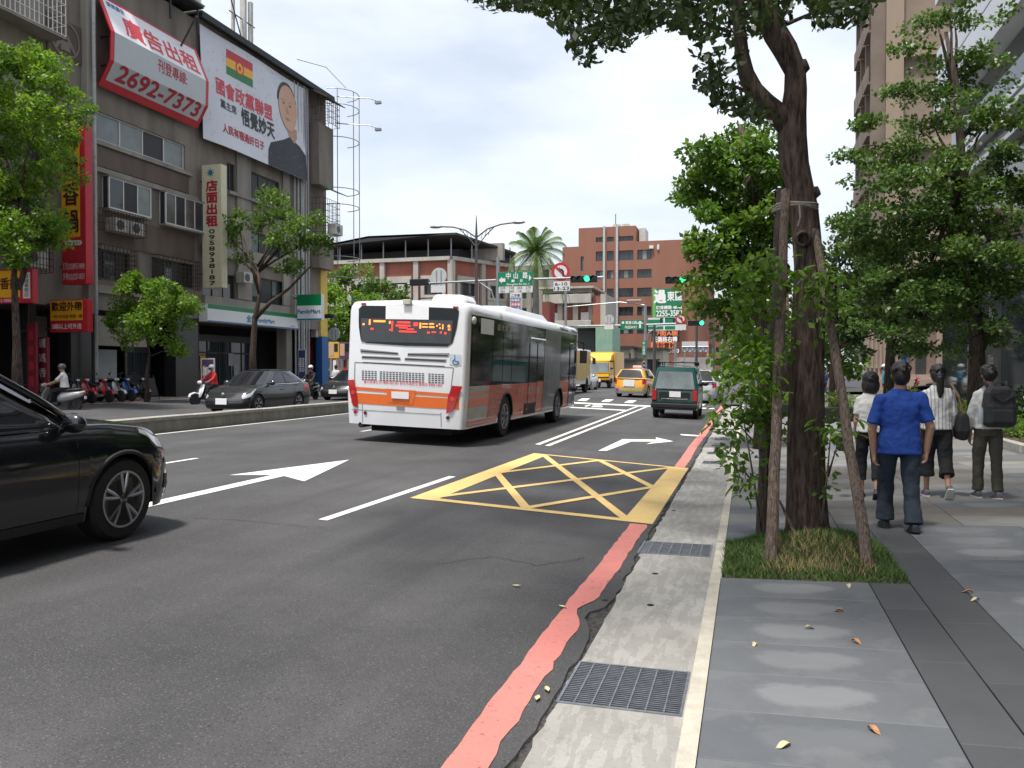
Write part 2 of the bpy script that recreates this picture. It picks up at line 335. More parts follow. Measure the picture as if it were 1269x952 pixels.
for i, pts in enumerate((((237, 643), (300, 645), (355, 651), (413, 656)), ((540, 700), (610, 690), (668, 702), (735, 690)))):      # hairline cracks
    P = px_road(pts); pl = []
    for k in range(len(P) - 1): pl += [(P[k][0] + (P[k + 1][0] - P[k][0]) * t / 6 + rnd.uniform(-.02, .02), P[k][1] + (P[k + 1][1] - P[k][1]) * t / 6 + rnd.uniform(-.02, .02)) for t in range(6)]
    marking('asphalt_crack', [stripe(pl[k], pl[k + 1], rnd.uniform(.004, .009)) for k in range(len(pl) - 1)], 'hole_black', .003)
# red kerb line with a worn edge, broken by the yellow box
q = MB(); Y = -6.0; prev = None
while Y < 40:
    if not 9.18 < Y < 14.62:
        wob = .012 * math.sin(Y * .9) + rnd.uniform(-.007, .007); bite = .10 * math.exp(-((Y - 5.75) / .17) ** 2)
        a = (-1.262 + wob * .8 + rnd.uniform(-.006, .006), Y); b_ = (-1.075 + wob + rnd.uniform(-.012, .012) - bite, Y)
        if prev: q.poly(on_road([prev[0], prev[1], b_, a]))
        prev = (a, b_)
    else: prev = None
    Y += .12
q.obj('red_line', MATS['red_paint'], road)
NL, NR, FR, FL = (-4.06, 9.5), (-1.14, 9.2), (-1.12, 14.62), (-3.96, 15.3)
lm, nm, rm, fm_ = px_road([(609, 586.7), (652, 630), (813, 604.5), (743, 571)])
mid = lambda a, b_: ((a[0] + b_[0]) / 2, (a[1] + b_[1]) / 2)
yb = [[NL, (-3.72, 9.47), (-3.66, 15.22), FL], [(-1.36, 9.22), (-1.02, 9.19), (-1.0, 14.6), (-1.33, 14.66)],
      [(-3.72, 9.47), (-1.36, 9.22), (-1.36, 9.38), (-3.72, 9.63)], [(-3.66, 15.1), (-1.33, 14.54), (-1.33, 14.66), (-3.66, 15.22)],
      stripe((-3.85, 9.62), (-1.3, 14.5), .12), stripe((-3.72, 15.1), (-1.34, 9.36), .12),
      stripe((-3.75, lm[1]), nm, .12), stripe(fm_, (-1.33, rm[1]), .12), stripe((-3.75, lm[1] + .1), fm_, .12), stripe(nm, (-1.33, rm[1]), .12)]
marking('yellow_box', yb, 'yellow_paint')
for y0 in (-2.3, 7.8): marking('lane_line', [stripe((-4.33, y0), (-4.25, y0 + 3.75), .11)], 'white_paint')
for y0 in (7.3, 17.4, 27.5): marking('lane_line', [stripe((-8.65, y0), (-8.6, y0 + 4.1), .1)], 'white_paint')
marking('median_edge_line', [stripe((-12.72, -10), (-12.72, 39), .11)], 'white_paint')
marking('double_line', [px_road([(663, 551), (669, 551.6), (793, 503.3), (790.5, 503)]), px_road([(675, 552.6), (681, 553.2), (805, 503.6), (802.5, 503.3)])], 'white_paint')
marking('straight_arrow', [[(-6.55, 7.4), (-6.36, 7.4), (-6.36, 10.35), (-6.55, 10.35)], [(-7.05, 10.05), (-6.55, 10.35), (-6.36, 10.35), (-5.86, 10.05), (-6.44, 12.5)]], 'white_paint')
C4 = lambda u, v: (500 + u / 3.1725, 500 + v / 3.172)
marking('turn_arrow', [px_road([C4(765, 187), C4(800, 187), C4(895, 151), C4(862, 141)]), px_road([C4(862, 141), C4(895, 151), C4(990, 151), C4(995, 143)]), px_road([C4(955, 161), C4(1062, 150), C4(992, 134), C4(994, 147)])], 'white_paint')
marking('give_way_line', [px_road([C4(1088, 121), C4(1092, 126), C4(1166, 131), C4(1168, 126)])], 'white_paint')
C6 = lambda u, v: (670 + u / 5.2875, 380 + v / 5.2888)
marking('stop_line', [px_road([C6(160, 625), C6(160, 633), C6(720, 658), C6(720, 650)])], 'white_paint')
marking('bike_box_line', [px_road([C6(160, 656), C6(160, 662), C6(553, 684), C6(560, 678)]), px_road([C6(550, 683), C6(570, 683), C6(650, 653), C6(634, 653)])], 'white_paint')
marking('stop_line', [px_road([C6(985, 661), C6(985, 667), C6(1140, 673), C6(1140, 667)])], 'white_paint')
marking('bike_symbol', [px_road([C6(285, 652), C6(300, 657), C6(330, 646), C6(318, 644)]), px_road([C6(330, 660), C6(400, 661), C6(412, 654), C6(345, 650)]), px_road([C6(335, 646), C6(400, 650), C6(405, 646), C6(340, 643)])], 'white_paint')
for u, v in ((240, 618), (395, 624), (545, 631), (1008, 649), (90, 612)):
    marking('crossing_bar', [px_road([C6(u, v), C6(u + 55, v + 2), C6(u + 85, v - 15), C6(u + 32, v - 16)])], 'white_paint')
# gutter of cast concrete with its gratings
GR = [(-.95, -.31, 4.12, 4.74), (-1.0, -.33, 7.72, 8.26)] + [(-.82, -.42, 15.4 + 1.75 * i, 15.85 + 1.75 * i) for i in range(6)]
gut = MB(); wall_grid(gut, (-.94, -6, 0.0), X3, Y3, Z3, .64, 46, [(max(a + .94, .004), b_ + .94, c + 6, d + 6) for a, b_, c, d in GR], .12, us0=[.2, .4], vs0=[i * 1.0 for i in range(1, 46)])
ed = [(-.94 - (.012 + .012 * math.sin(i * .31) + rnd.uniform(-.018, .018)) * (1 if abs(-6 + i * .12 - 7.99) > .35 else 2.2), -6 + i * .12) for i in range(384)]
gut.add([p for x, y in ed for p in ((x, y, -.012), (-.94, y, 0.0))], [(2 * i, 2 * i + 1, 2 * i + 3, 2 * i + 2) for i in range(383)])
gut.add([p for x, y in ed for p in ((x - .01, y, -.07), (x, y, -.012))], [(2 * i, 2 * i + 1, 2 * i + 3, 2 * i + 2) for i in range(383)])
gut = gut.obj('gutter', MATS['gutter_concrete'], kind='structure')
h = MB(); C44 = lambda u, v: ground(540 + u / 3.0525, 590 + v / 3.0525)
for u, v in ((690, 360), (830, 370), (640, 471), (812, 489), (795, 92), (779, 126), (901, 131), (918, 42), (866, 65)):
    p = C44(u, v); h.lathe([(.026, -.02), (.026, .0035)], (p.x, p.y, 0), 'z', 10)
h.obj('lifting_hole', mat('hole_black', (.01, .01, .01), 1), gut)
h = MB(); h.grid([[(-1.14 + .035 * i, 1 + .035 * j if j < 460 else 17.1 + (j - 459) * 1.2, -.014 + rnd.uniform(-.012, .007) - .02 * (i == 0)) for i in range(9)] for j in range(481)]); h.obj('broken_edge_bed', mat('crumbled_bed', (.06, .057, .053), .98, var=.6, scale=35, bump=1, bscale=70), gut)
mat('galvanised', (.30, .31, .33), .42, .85, var=.25, scale=14); mat('drain_dark', (.008, .008, .009), 1)
for i, (a, b_, c, d) in enumerate(GR):
    t = thing('drain_grate', ['square steel drain grate in the concrete gutter nearest the camera', 'steel drain grate in the gutter beside the grass tree pit'][i] if i < 2 else ('nearest', 'second nearest', 'third nearest', 'third farthest', 'second farthest', 'farthest')[i - 2] + ' of the six small gratings in the far gutter', 'drain grate', ((a + b_) / 2, (c + d) / 2, 0), 0, None if i < 2 else 'row of small far gutter gratings')
    w, L = (b_ - a) / 2, (d - c) / 2; f = MB()
    for x0, x1, y0, y1 in ((-w, w, -L, -L + .014), (-w, w, L - .014, L), (-w, -w + .014, -L + .014, L - .014), (w - .014, w, -L + .014, L - .014)): f.box(x0, x1, y0, y1, -.06, .006)
    f.obj('frame', MATS['galvanised'], t); f = MB(); n_ = 24 if i < 2 else 7
    for j in range(1, n_): y = -L + 2 * L * j / n_; f.box(-w + .014, w - .014, y - .004, y + .004, -.03, .002)
    f.obj('bearing_bars', MATS['galvanised'], t); f = MB()
    for j in range(1, 7 if i < 2 else 3): x = -w + 2 * w * j / (7 if i < 2 else 3); f.box(x - .004, x + .004, -L + .014, L - .014, -.01, .005)
    f.obj('cross_rods', MATS['galvanised'], t); f = MB(); f.box(-w + .002, w - .002, -L + .002, L - .002, -.118, -.11); f.obj('sump', MATS['drain_dark'], t)
ks = MB(); ks.box(-.30, -.215, -6, 6.99, -.06, .002); ks.box(-.30, -.215, 8.47, 42, -.06, .002); ks.box(-.30, -.21, 6.992, 8.468, -.06, -.004); ks.obj('kerb_strip', MATS['kerb_concrete'], kind='structure')
# pavement slabs, each its own stone
sw = MB(); sw.grid([[(x, y, zg(x) - .028) for x in (-.215, 0, .5, 8, 20)] for y in (-8, 42)]); sw.grid([[(x, y, .02 + zg(x) * .6) for x in (-.5, 8, 60)] for y in (61, 400)])
sw = sw.obj('sidewalk', MATS['joint'], kind='structure')
_tm = {}
def slab_tile(x0, x1, y0, y1, m, dz=0):
    key = (round(x1 - x0, 3), round(y1 - y0, 3), m)
    if key not in _tm:
        b_ = MB(); w, L = (x1 - x0) / 2 - .003, (y1 - y0) / 2 - .003; e = .004
        b_.loft([[(-w, -L, -.03), (w, -L, -.03), (w, L, -.03), (-w, L, -.03)], [(-w, -L, -e), (w, -L, -e), (w, L, -e), (-w, L, -e)], [(-w + e, -L + e, 0), (w - e, -L + e, 0), (w - e, L - e, 0), (-w + e, L - e, 0)]])
        _tm[key] = b_.mesh('paving_slab', MATS[m])
    o = bpy.data.objects.new('paving_slab', _tm[key]); COL.objects.link(o); o.parent = sw
    za, zb = zg(x0), zg(x1); o.location = ((x0 + x1) / 2, (y0 + y1) / 2, (za + zb) / 2 + rnd.uniform(-.0012, .0012) + dz); o.rotation_euler = (rnd.uniform(-.001, .001), -math.atan2(zb - za, x1 - x0), 0)
r = .548; y = 7.0 - 15 * r
while y < 6.9: slab_tile(-.215, .92, y, y + r, 'slate_tile'); y += r
slab_tile(-.215, .92, 8.47, 9.02, 'slate_tile'); slab_tile(-.215, .92, 9.02, 9.57, 'slate_tile')
y = 9.57; i = 0
while y < 20: slab_tile(-.215, .92, y, y + r, ('granite_tile', 'brown_tile', 'slate_tile', 'granite_tile')[(i * 7 // 3) % 4]); y += r; i += 1
y = 9.57 - 10 * 1.096
while y < 9.5:
    if not 7.0 - .1 < y + .5 < 8.47 + .3: slab_tile(.92, 1.22, y, y + 1.096, 'dark_tile')
    slab_tile(1.22, 1.57, y - .3, y + .796, 'dark_tile'); y += 1.096
slab_tile(.92, 1.22, 8.47, 9.57, 'dark_tile'); slab_tile(.92, 1.22, 6.282, 7.0, 'dark_tile'); slab_tile(1.22, 1.57, 9.27, 9.57, 'dark_tile')
y = 9.57 - 10 * r; 
while y < 9.5:
    for c in range(5): slab_tile(1.57 + 1.1 * c, 2.67 + 1.1 * c, y, y + r, 'slate_tile')
    y += r
y = 9.57; i = 0
while y < 17:
    for c in range(5):
        x0 = .92 + 1.25 * c; slab_tile(x0, x0 + 1.25, y, y + r, rnd.choice(['granite_tile', 'granite_tile', 'brown_tile', 'slate_tile']))
    y += r; i += 1
far = MB()
while y < 41.5:
    for c in range(5):
        x0 = .92 + 1.25 * c
        if not (y > 30 and x0 > 5): far.add([(a, b_, zg(a) - .002) for a, b_ in ((x0 + .004, y + .004), (x0 + 1.246, y + .004), (x0 + 1.246, y + r - .004), (x0 + .004, y + r - .004))], [(0, 1, 2, 3)], (0 if (int(y / 2.2) + c // 2) % 2 else 1))
    far.add([(a, b_, zg(a) - .002) for a, b_ in ((-.211, y + .004), (.916, y + .004), (.916, y + r - .004), (-.211, y + r - .004))], [(0, 1, 2, 3)], int(y * 3) % 2)
    y += r
y = 20.0
far.obj('far_paving', [MATS['granite_tile'], MATS['slate_tile']], sw, kind='stuff')
# tree pit with turf
pit = MB(); n_ = 16; PX0, PX1, PY0, PY1 = -.21, 1.22, 7.0, 8.47
def pit_z(x, y): return zg(x) + (.02 + .15 * math.exp(-((x - .6) ** 2 + (y - 8.1) ** 2) / .32) + .025 * math.sin(x * 9) * math.sin(y * 7)) * min(1, min(x - PX0, PX1 - x, y - PY0, PY1 - y) / .12) - .004
pit.grid([[(PX0 + (PX1 - PX0) * i / n_, PY0 + (PY1 - PY0) * j / n_, pit_z(PX0 + (PX1 - PX0) * i / n_, PY0 + (PY1 - PY0) * j / n_)) for i in range(n_ + 1)] for j in range(n_ + 1)])
pit.obj('tree_pit_soil', MATS['soil'], kind='structure', smooth=True)
def np_mesh(name, V, nper, mats, mi=None, kind=None, parent=None):
    """V: (N*nper,3) array, every nper verts one face"""
    N = len(V) // nper; me = bpy.data.meshes.new(name); me.vertices.add(len(V)); me.vertices.foreach_set('co', V.astype(np.float32).ravel())
    me.loops.add(len(V)); me.loops.foreach_set('vertex_index', np.arange(len(V), dtype=np.int32)); me.polygons.add(N); me.polygons.foreach_set('loop_start', np.arange(N, dtype=np.int32) * nper)
    for m in mats: me.materials.append(m)
    if mi is not None: me.polygons.foreach_set('material_index', mi.astype(np.int32))
    me.update(calc_edges=True); o = bpy.data.objects.new(name, me); COL.objects.link(o)
    if parent is not None: o.parent = parent
    if kind: o['kind'] = kind
    return o
def grass(name, N, xr, yr, zf, hr, mats, keep=None, kind='stuff'):
    x = nrg.uniform(*xr, N); y = nrg.uniform(*yr, N); z = np.array([zf(a, b_) for a, b_ in zip(x, y)]); a = nrg.uniform(0, 6.283, N); hgt = nrg.uniform(*hr, N); ln = nrg.normal(0, .5, (N, 2)) * hgt[:, None]
    w = .0045; c, s_ = np.cos(a) * w, np.sin(a) * w; V = np.zeros((N, 3, 3)); V[:, 0] = np.c_[x - c, y - s_, z]; V[:, 1] = np.c_[x + c, y + s_, z]; V[:, 2] = np.c_[x + ln[:, 0], y + ln[:, 1], z + hgt]
    return np_mesh(name, V.reshape(-1, 3), 3, mats, nrg.integers(0, len(mats), N), kind)
mat('turf_green', (.085, .15, .025), .7, var=.35, scale=6); mat('turf_dark', (.05, .1, .02), .7, var=.3, scale=6); mat('straw', (.3, .22, .11), .9, var=.3, scale=8)
grass('grass', 17000, (PX0, PX1), (PY0, PY1), pit_z, (.012, .065), [MATS['turf_green'], MATS['turf_dark']])
grass('dry_grass', 1300, (.15, 1.0), (7.1, 8.0), pit_z, (.04, .1), [MATS['straw']])
# fallen leaves
mat('leaf_fallen', (.42, .2, .09), .8, var=.4, scale=30); mat('leaf_fallen_pale', (.5, .45, .25), .8, var=.2, scale=30)
LL = ['pale leaf on the paving just in front of the grass pit', 'brown leaf on the paving nearest the dark band below the pit', 'pale leaf in the middle of the upper slate slabs', 'brown leaf close to the dark band on the third slab row', 'pale leaf near the kerb strip on the upper slabs', 'brown leaf at the lower right slate slab', 'pale curled leaf on the lowest slate slab', 'brown leaf on the right hand slabs behind another', 'pale leaf on the right hand slabs by the dark band']
for i, (u, v) in enumerate(((465, 408), (435, 482), (350, 535), (490, 577), (182, 586), (542, 845), (268, 893), (822, 425), (845, 450))):
    p = ground(860 + u / 2.428, 560 + v / 2.428); q = MB(); L = rnd.uniform(.028, .045); w = L * .42
    q.grid([[(-L + 2 * L * k / 6, s_ * w * math.sin(math.pi * (k + .15) / 6.3), .012 * abs(s_) + .012 * math.sin(k * .8)) for s_ in (-1, 0, 1)] for k in range(7)])
    o = q.obj('fallen_leaf', MATS['leaf_fallen' if i % 2 else 'leaf_fallen_pale'], smooth=True); o.location = (p.x, p.y, zg(p.x) + .005); o.rotation_euler.z = rnd.uniform(0, 6)
    tag(o, LL[i], 'leaf', 'fallen leaves on the paving')
for i, (px_, py_) in enumerate(((678, 857), (666, 868), (640, 728), (697, 754))):
    p = ground(px_, py_); q = MB(); L = .035; w = .014; q.grid([[(-L + 2 * L * k / 6, s_ * w * math.sin(math.pi * (k + .15) / 6.3), .008 * abs(s_)) for s_ in (-1, 0, 1)] for k in range(7)])
    o = q.obj('fallen_leaf', MATS['leaf_fallen_pale'], smooth=True); o.location = (p.x, p.y, zg(p.x) + .01); o.rotation_euler.z = rnd.uniform(0, 6); tag(o, ('yellowed leaf in the broken edge left of the near grate', 'second yellowed leaf just nearer than its neighbour by the near grate', 'small leaf on the asphalt left of the red line', 'small leaf beside the notch in the red line')[i], 'leaf', 'leaves along the red line')
# median of concrete blocks
mat('median_concrete', (.19, .18, .15), .9, var=.25, scale=3, bump=.4, bscale=30, dirt=.7, dcol=(.075, .07, .05), streak=3); mat('median_top_lit', (.30, .285, .25), .9, var=.2, scale=5, dirt=.4)  # cap paler than the blocks: the lit top is put into its colour
med = thing('road_median', 'low weathered concrete median dividing the two carriageways', 'median', (-13.15, 20, .26)); y = 2.0
b_ = MB(); b_.box(-.2, .2, -.745, .745, -.06, .3); bm_ = b_.mesh('median_block', MATS['median_concrete']); b_ = MB(); b_.box(-.225, .225, -.746, .746, .3, .37); cm_ = b_.mesh('cap', MATS['median_top_lit'])
while y < 39:
    o = bpy.data.objects.new('median_block', bm_); COL.objects.link(o); o.parent = med; o.location = (rnd.uniform(-.006, .006), y - 20 + .75, rnd.uniform(-.006, .006)); c = bpy.data.objects.new('cap', cm_); COL.objects.link(c); c.parent = o; y += 1.5
# pavement on the far side
mat('far_pave', (.23, .205, .18), .85, var=.2, scale=1.5, dirt=.5, dcol=(.12, .1, .085)); mat('kerb_red', (.38, .13, .1), .85, var=.3, scale=8, dirt=.7, dcol=(.25, .22, .2)); mat('kerb_grey', (.33, .31, .28), .85, var=.2, scale=8, dirt=.4)
for y0, y1 in ((2, 46), (62, 300)):
    q = MB(); q.box(-34, -25.16, y0, y1, .2, .36); q.obj('far_sidewalk', MATS['far_pave'], kind='structure')
kb = MB(); kb.box(-.075, .075, -.495, .495, -.1, .125); km = [kb.mesh('kerb_stone', MATS['kerb_red']), kb.mesh('kerb_stone', MATS['kerb_grey'])]
fk = bpy.data.objects.new('far_kerb', None); COL.objects.link(fk); fk['kind'] = 'structure'; fk.location = (-25.08, 0, .24)
for i in range(12, 46):
    o = bpy.data.objects.new('kerb_stone', km[0 if i in (28, 29, 31, 33, 34, 26, 38) else 1]); COL.objects.link(o); o.parent = fk; o.location = (0, i + .5, 0)

# ================================================================ BUILDINGS
mat('old_concrete', (.215, .187, .155), .92, var=.28, scale=.7, bump=.3, bscale=14, dirt=.75, dcol=(.07, .062, .055), streak=4)
mat('pale_render', (.29, .268, .232), .9, var=.22, scale=.8, bump=.2, bscale=20, dirt=.6, dcol=(.12, .11, .1), streak=5)
mat('brown_mosaic', (.125, .093, .074), .8, var=.2, scale=1.2, bump=.4, bscale=40, dirt=.4, streak=4)
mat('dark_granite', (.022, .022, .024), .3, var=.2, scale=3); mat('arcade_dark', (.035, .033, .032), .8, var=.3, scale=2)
mat('white_alu', (.62, .62, .6), .45, .0, var=.08); mat('dark_alu', (.06, .06, .062), .45, .3); mat('steel_grey', (.3, .31, .32), .45, .6, var=.15)
mat('window_glass', (.035, .045, .05), .06, var=.25, scale=.6, spec=.6); mat('pale_blind', (.20, .225, .215), .3, var=.18, scale=1.5); mat('open_dark', (.012, .012, .013), .5)
mat('curtain_glass', (.10, .09, .075), .2, var=.4, scale=2)
mat('rusty_iron', (.085, .06, .045), .85, .2, var=.4, scale=6); mat('ac_white', (.5, .49, .45), .6, var=.15, dirt=.35); mat('green_tin', (.25, .34, .24), .6, var=.15, dirt=.4, streak=4)
mat('dark_roof', (.03, .032, .033), .7, var=.3); mat('pipe_grey', (.42, .43, .43), .6, var=.15, dirt=.3)
FX = -27.5
fx = lambda px, py: at_x(px, py, FX)
def yz(px, py): p = fx(px, py); return p.y, p.z
NF, UF = X3, Y3
ZF = .36
yA, yB, yE = yz(115, 200)[0], yz(244, 200)[0], yz(404, 200)[0]
def frect(L, tL, bL, Rr):              # pixel left, top/bottom at that left edge, right -> facade (y0,y1,z0,z1)
    (y0, z1), (_, z0), (y1, _2) = yz(L, tL), yz(L, bL), yz(Rr, tL); return y0, y1, z0, z1
def house(name, label, y0, y1, H, rects, wm, ground_top=4.3, depth=9):
    t = thing(name, label, 'building', (FX, y0, ZF)); O = (0, 0, 0); w = y1 - y0
    rr = [(a - y0, b - y0, c - ZF, d - ZF) for a, b, c, d, *_ in rects]; q = MB()
    wall_grid(q, (0, 0, ground_top), Y3, Z3, X3, w, H - ground_top, [(a, b, c - ground_top, d - ground_top) for a, b, c, d in rr], .22)
    q.box(-depth, -.5, 0, w, H - .02, H); q.add([(0, w, ground_top), (-depth, w, ground_top), (-depth, w, H), (0, w, H)], [(0, 1, 2, 3)]); q.add([(0, 0, ground_top), (-depth, 0, ground_top), (-depth, 0, H), (0, 0, H)], [(3, 2, 1, 0)])
    q.box(-depth, 0.0, 0, w, ground_top - .3, ground_top); q.add([(-.6, 0, ground_top), (-.6, w, ground_top), (-.6, w, H), (-.6, 0, H)], [(0, 1, 2, 3)])
    q.obj('wall', wm, t); q = MB(); q.box(-depth, -4.2, 0, w, -.3, ground_top - .3); q.box(-4.2, 0, 0, .06, -.3, ground_top - .3); q.box(-4.2, -.02, w - .06, w - .002, -.3, ground_top - .3); q.obj('arcade_wall', MATS['arcade_dark'], t)  # end walls added to block the bright view through the arcade
    for (a, b, c, d), s in zip(rr, rects):
        kind = s[4] if len(s) > 4 else ('white_alu', 3, ['window_glass', 'pale_blind'])
        window(t, (0, 0, 0), Y3, Z3, X3, (a, b, c, d), .16, kind[1], MATS[kind[0]], None, .06, 1, gms=[MATS[k] for k in kind[2]])
    return t
def baywin(t, y0, y1, z0, z1, out, nx, gm, fm='white_alu'):   # projecting aluminium window box (local coords)
    b = MB(); b.box(.002, out, y0, y1, z0 - .09, z0); o = b.obj('bay_window', MATS['pale_render'], t); b = MB(); b.box(.002, out + .04, y0 - .03, y1 + .03, z1, z1 + .05); b.obj('hood', MATS['pale_render'], o)
    f = MB(); bw = .06
    for q0, q1, a, c in ((y0, y1, z0, z0 + bw), (y0, y1, z1 - bw, z1), (y0, y0 + bw, z0 + bw, z1 - bw), (y1 - bw, y1, z0 + bw, z1 - bw)): f.box(out - .06, out, q0, q1, a, c)
    for k in range(1, nx): y = y0 + (y1 - y0) * k / nx; f.box(out - .055, out - .005, y - bw / 2, y + bw / 2, z0 + bw, z1 - bw)
    for yy in (y0, y1 - .05): f.box(.002, .06, yy, yy + .05, z0, z1)
    f.obj('frame', MATS[fm], o)
    for k in range(nx):
        g = MB(); g.box(out - .04, out - .03, y0 + (y1 - y0) * k / nx + .02, y0 + (y1 - y0) * (k + 1) / nx - .02, z0 + .02, z1 - .02); g.obj('pane', MATS[gm[k % len(gm)]], o)
    for yy in (y0 + .012, y1 - .02): g = MB(); g.box(.02, out - .05, yy, yy + .008, z0 + .03, z1 - .03); g.obj('side_pane', MATS['window_glass'], o)
def cage(t, y0, y1, z0, z1, out, m, nv, nh, name='window_grille'):
    g = MB(); w = .022
    for k in range(nv + 1): y = y0 + (y1 - y0) * k / nv; g.box(out - w, out, y - w / 2, y + w / 2, z0, z1)
    for k in range(nh + 1):
        z = z0 + (z1 - z0) * k / nh; g.box(out - w * .8, out + w * .2, y0, y1, z - w / 2, z + w / 2)
        for yy in (y0, y1): g.box(0, out, yy - w / 2, yy + w / 2, z - w / 2, z + w / 2)
    for k in range(1, 4):
        for yy in (y0, y1): g.box(out * k / 4 - w / 2, out * k / 4 + w / 2, yy - w / 2, yy + w / 2, z0, z1)
    return g.obj(name, m, t)
def aircon(t, y, z, out=.55, w=.85, h=.6, x0=.05):
    b = MB(); b.box(x0, x0 + out, y - w / 2, y + w / 2, z, z + h); o = b.obj('air_conditioner', MATS['ac_white'], t, bevel=.02)
    f = MB(); f.lathe([(.22, 0), (.22, .012), (.03, .02)], (x0 + out + .003, y - .1, z + h / 2), 'x', 16); f.obj('fan_guard', MATS['dark_alu'], o)
# --- building with the phone-number hoarding
W1 = (*frect(120, 137, 172, 229), ('white_alu', 4, ['pale_blind', 'pale_blind', 'open_dark', 'pale_blind']))
gA = [(*frect(115, 306, 344, 161), ('dark_alu', 3, ['open_dark', 'window_glass'])), (*frect(188, 318, 350, 240), ('dark_alu', 3, ['open_dark', 'window_glass']))]
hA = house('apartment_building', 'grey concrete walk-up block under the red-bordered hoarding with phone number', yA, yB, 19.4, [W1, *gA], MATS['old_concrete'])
def loc(r, y0=yA): return r[0] - y0, r[1] - y0, r[2] - ZF, r[3] - ZF
baywin(hA, *loc(frect(126, 219, 258, 179)), .38, 3, ['window_glass', 'open_dark', 'pale_blind']); baywin(hA, *loc(frect(197, 238, 277, 245)), .38, 4, ['curtain_glass', 'open_dark', 'curtain_glass', 'window_glass'])
for r_ in (frect(114, 178, 203, 236), frect(114, 262, 300, 243)): q = MB(); a, b, c, d = loc(r_); q.box(.003, .05, a + .03, b - .2, c, d); q.obj('spandrel_band', MATS['brown_mosaic'], hA)
for r_ in (frect(114, 205, 211, 243), frect(114, 172, 177, 236), frect(114, 352, 362, 243)): q = MB(); a, b, c, d = loc(r_); q.box(.002, .14, a + .02, b - .02, c, d); q.obj('floor_ledge', MATS['pale_render'], hA)
a, b, c, d = loc(frect(114, 258, 285, 166)); cage(hA, a + .05, b, c, d, .7, MATS['rusty_iron'], 14, 3); aircon(hA, a + 1.1, c + .06); aircon(hA, a + 2.1, c + .06)
for r_ in gA: a, b, c, d = loc(r_); cage(hA, a, b, c - .1, d + .1, .45, MATS['rusty_iron'], 10, 7)
def piers(t, spans, y0, H=4.0, m='dark_granite', d=.7):
    for L, Rr in spans: a, b = yz(L, 450)[0] - y0, yz(Rr, 450)[0] - y0; q = MB(); q.box(-d, -.004, a, b, -.1, H); q.obj('pillar', MATS[m], t, bevel=.02)
piers(hA, [(117, 121), (218, 246)], yA)
q = MB(); a, b, c, d = loc(frect(118, 391, 428, 181)); q.box(-.4, .06, a, b, c, d); q.obj('shop_soffit_panel', mat('beige_panel', (.26, .235, .195), .7, var=.1), hA)
q = MB(); q.box(-3.9, -3.85, .6, 3.0, .5, 2.4); q.obj('shop_glass', MATS['window_glass'], hA); q = MB(); q.box(-1.6, -1.5, .5, 3.0, .9, 2.3); q.obj('shop_board', mat('board_white', (.42, .45, .45), .5), hA)
q = MB(); a, b = yz(186, 450)[0] - yA, yz(216, 450)[0] - yA; q.box(-1.5, -1.44, a, b, .0, 1.0); q.box(-1.5, -1.44, a, b, 2.3, 4.0); q.box(-1.5, -1.42, a, b, 1.0, 1.1); q.box(-1.5, -1.42, a, b, 2.2, 2.3)
for k in range(4): y = a + (b - a) * k / 3; q.box(-1.5, -1.42, y - .03, y + .03, 1.1, 2.2)
q.obj('shop_window', MATS['dark_alu'], hA); q = MB(); q.box(-1.48, -1.47, a, b, 1.1, 2.2); q.obj('shop_pane', MATS['window_glass'], hA)
q = MB(); q.box(-6, .7, 1.5, yB - yA - .3, 19.75, 19.85); q.box(-6, -5.9, 1.5, yB - yA - .3, 18.4, 19.75)
for y in (2, 4.5, yB - yA - .5): q.box(.4, .48, y, y + .08, 18.4, 19.75)
q.obj('rooftop_shed_roof', MATS['dark_roof'], hA); q = MB()
for k in range(9): y = yB - yA - 2.2 + k * .24; q.box(-.3 + .03 * (k % 2), -.25 + .03 * (k % 2), y, y + .235, 17.4, 19.3)
q.obj('green_sheet_wall', MATS['green_tin'], hA); q = MB(); q.box(-6.1, .74, 1.4, yB - yA - .25, 19.855, 19.93); q.obj('shed_gutter', MATS['green_tin'], hA)
# --- building with the big banner and the convenience store
rowB = [(281, 201, 235, 291), (310, 212, 249, 346), (281, 267, 302, 291), (310, 286, 312, 348), (251, 335, 369, 291), (311, 342, 376, 352)]
wB = [(*frect(*r_[:3], r_[3]), ('dark_alu', 2 + (r_[3] - r_[0] > 20), [['open_dark', 'window_glass'], ['open_dark', 'open_dark'], ['window_glass'], ['window_glass', 'open_dark'], ['window_glass', 'curtain_glass'], ['window_glass', 'open_dark']][i])) for i, r_ in enumerate(rowB)]
hB = house('apartment_building', 'dark weathered block behind the portrait banner with the convenience store below', yB + .02, yE, 19.6, wB, MATS['old_concrete'])
for L, Rr in ((292, 309), (349, 357)):
    q = MB(); a, b = yz(L, 300)[0] - yB, yz(Rr, 300)[0] - yB; q.box(.003, .12, a, b, 5.3, 13.5); q.obj('pale_pier', MATS['pale_render'], hB)
for L, t_, b_, Rr in ((250, 302, 314, 292), (310, 312, 326, 352), (250, 366, 376, 355), (281, 236, 240, 350)):
    q = MB(); a, b, c, d = loc(frect(L, t_, b_, Rr), yB); q.box(.004, .2, a, b, c, d); q.obj('floor_ledge', MATS['pale_render'], hB)
q = MB(); q.box(-7, .5, -.2, yE - yB + .3, 19.62, 19.78); q.box(.35, .52, -.2, yE - yB + .3, 19.45, 19.62); q.obj('roof_edge', MATS['dark_roof'], hB)
piers(hB, [(355, 362)], yB, 4.0, 'pale_render')
q = MB(); W_ = yE - yB
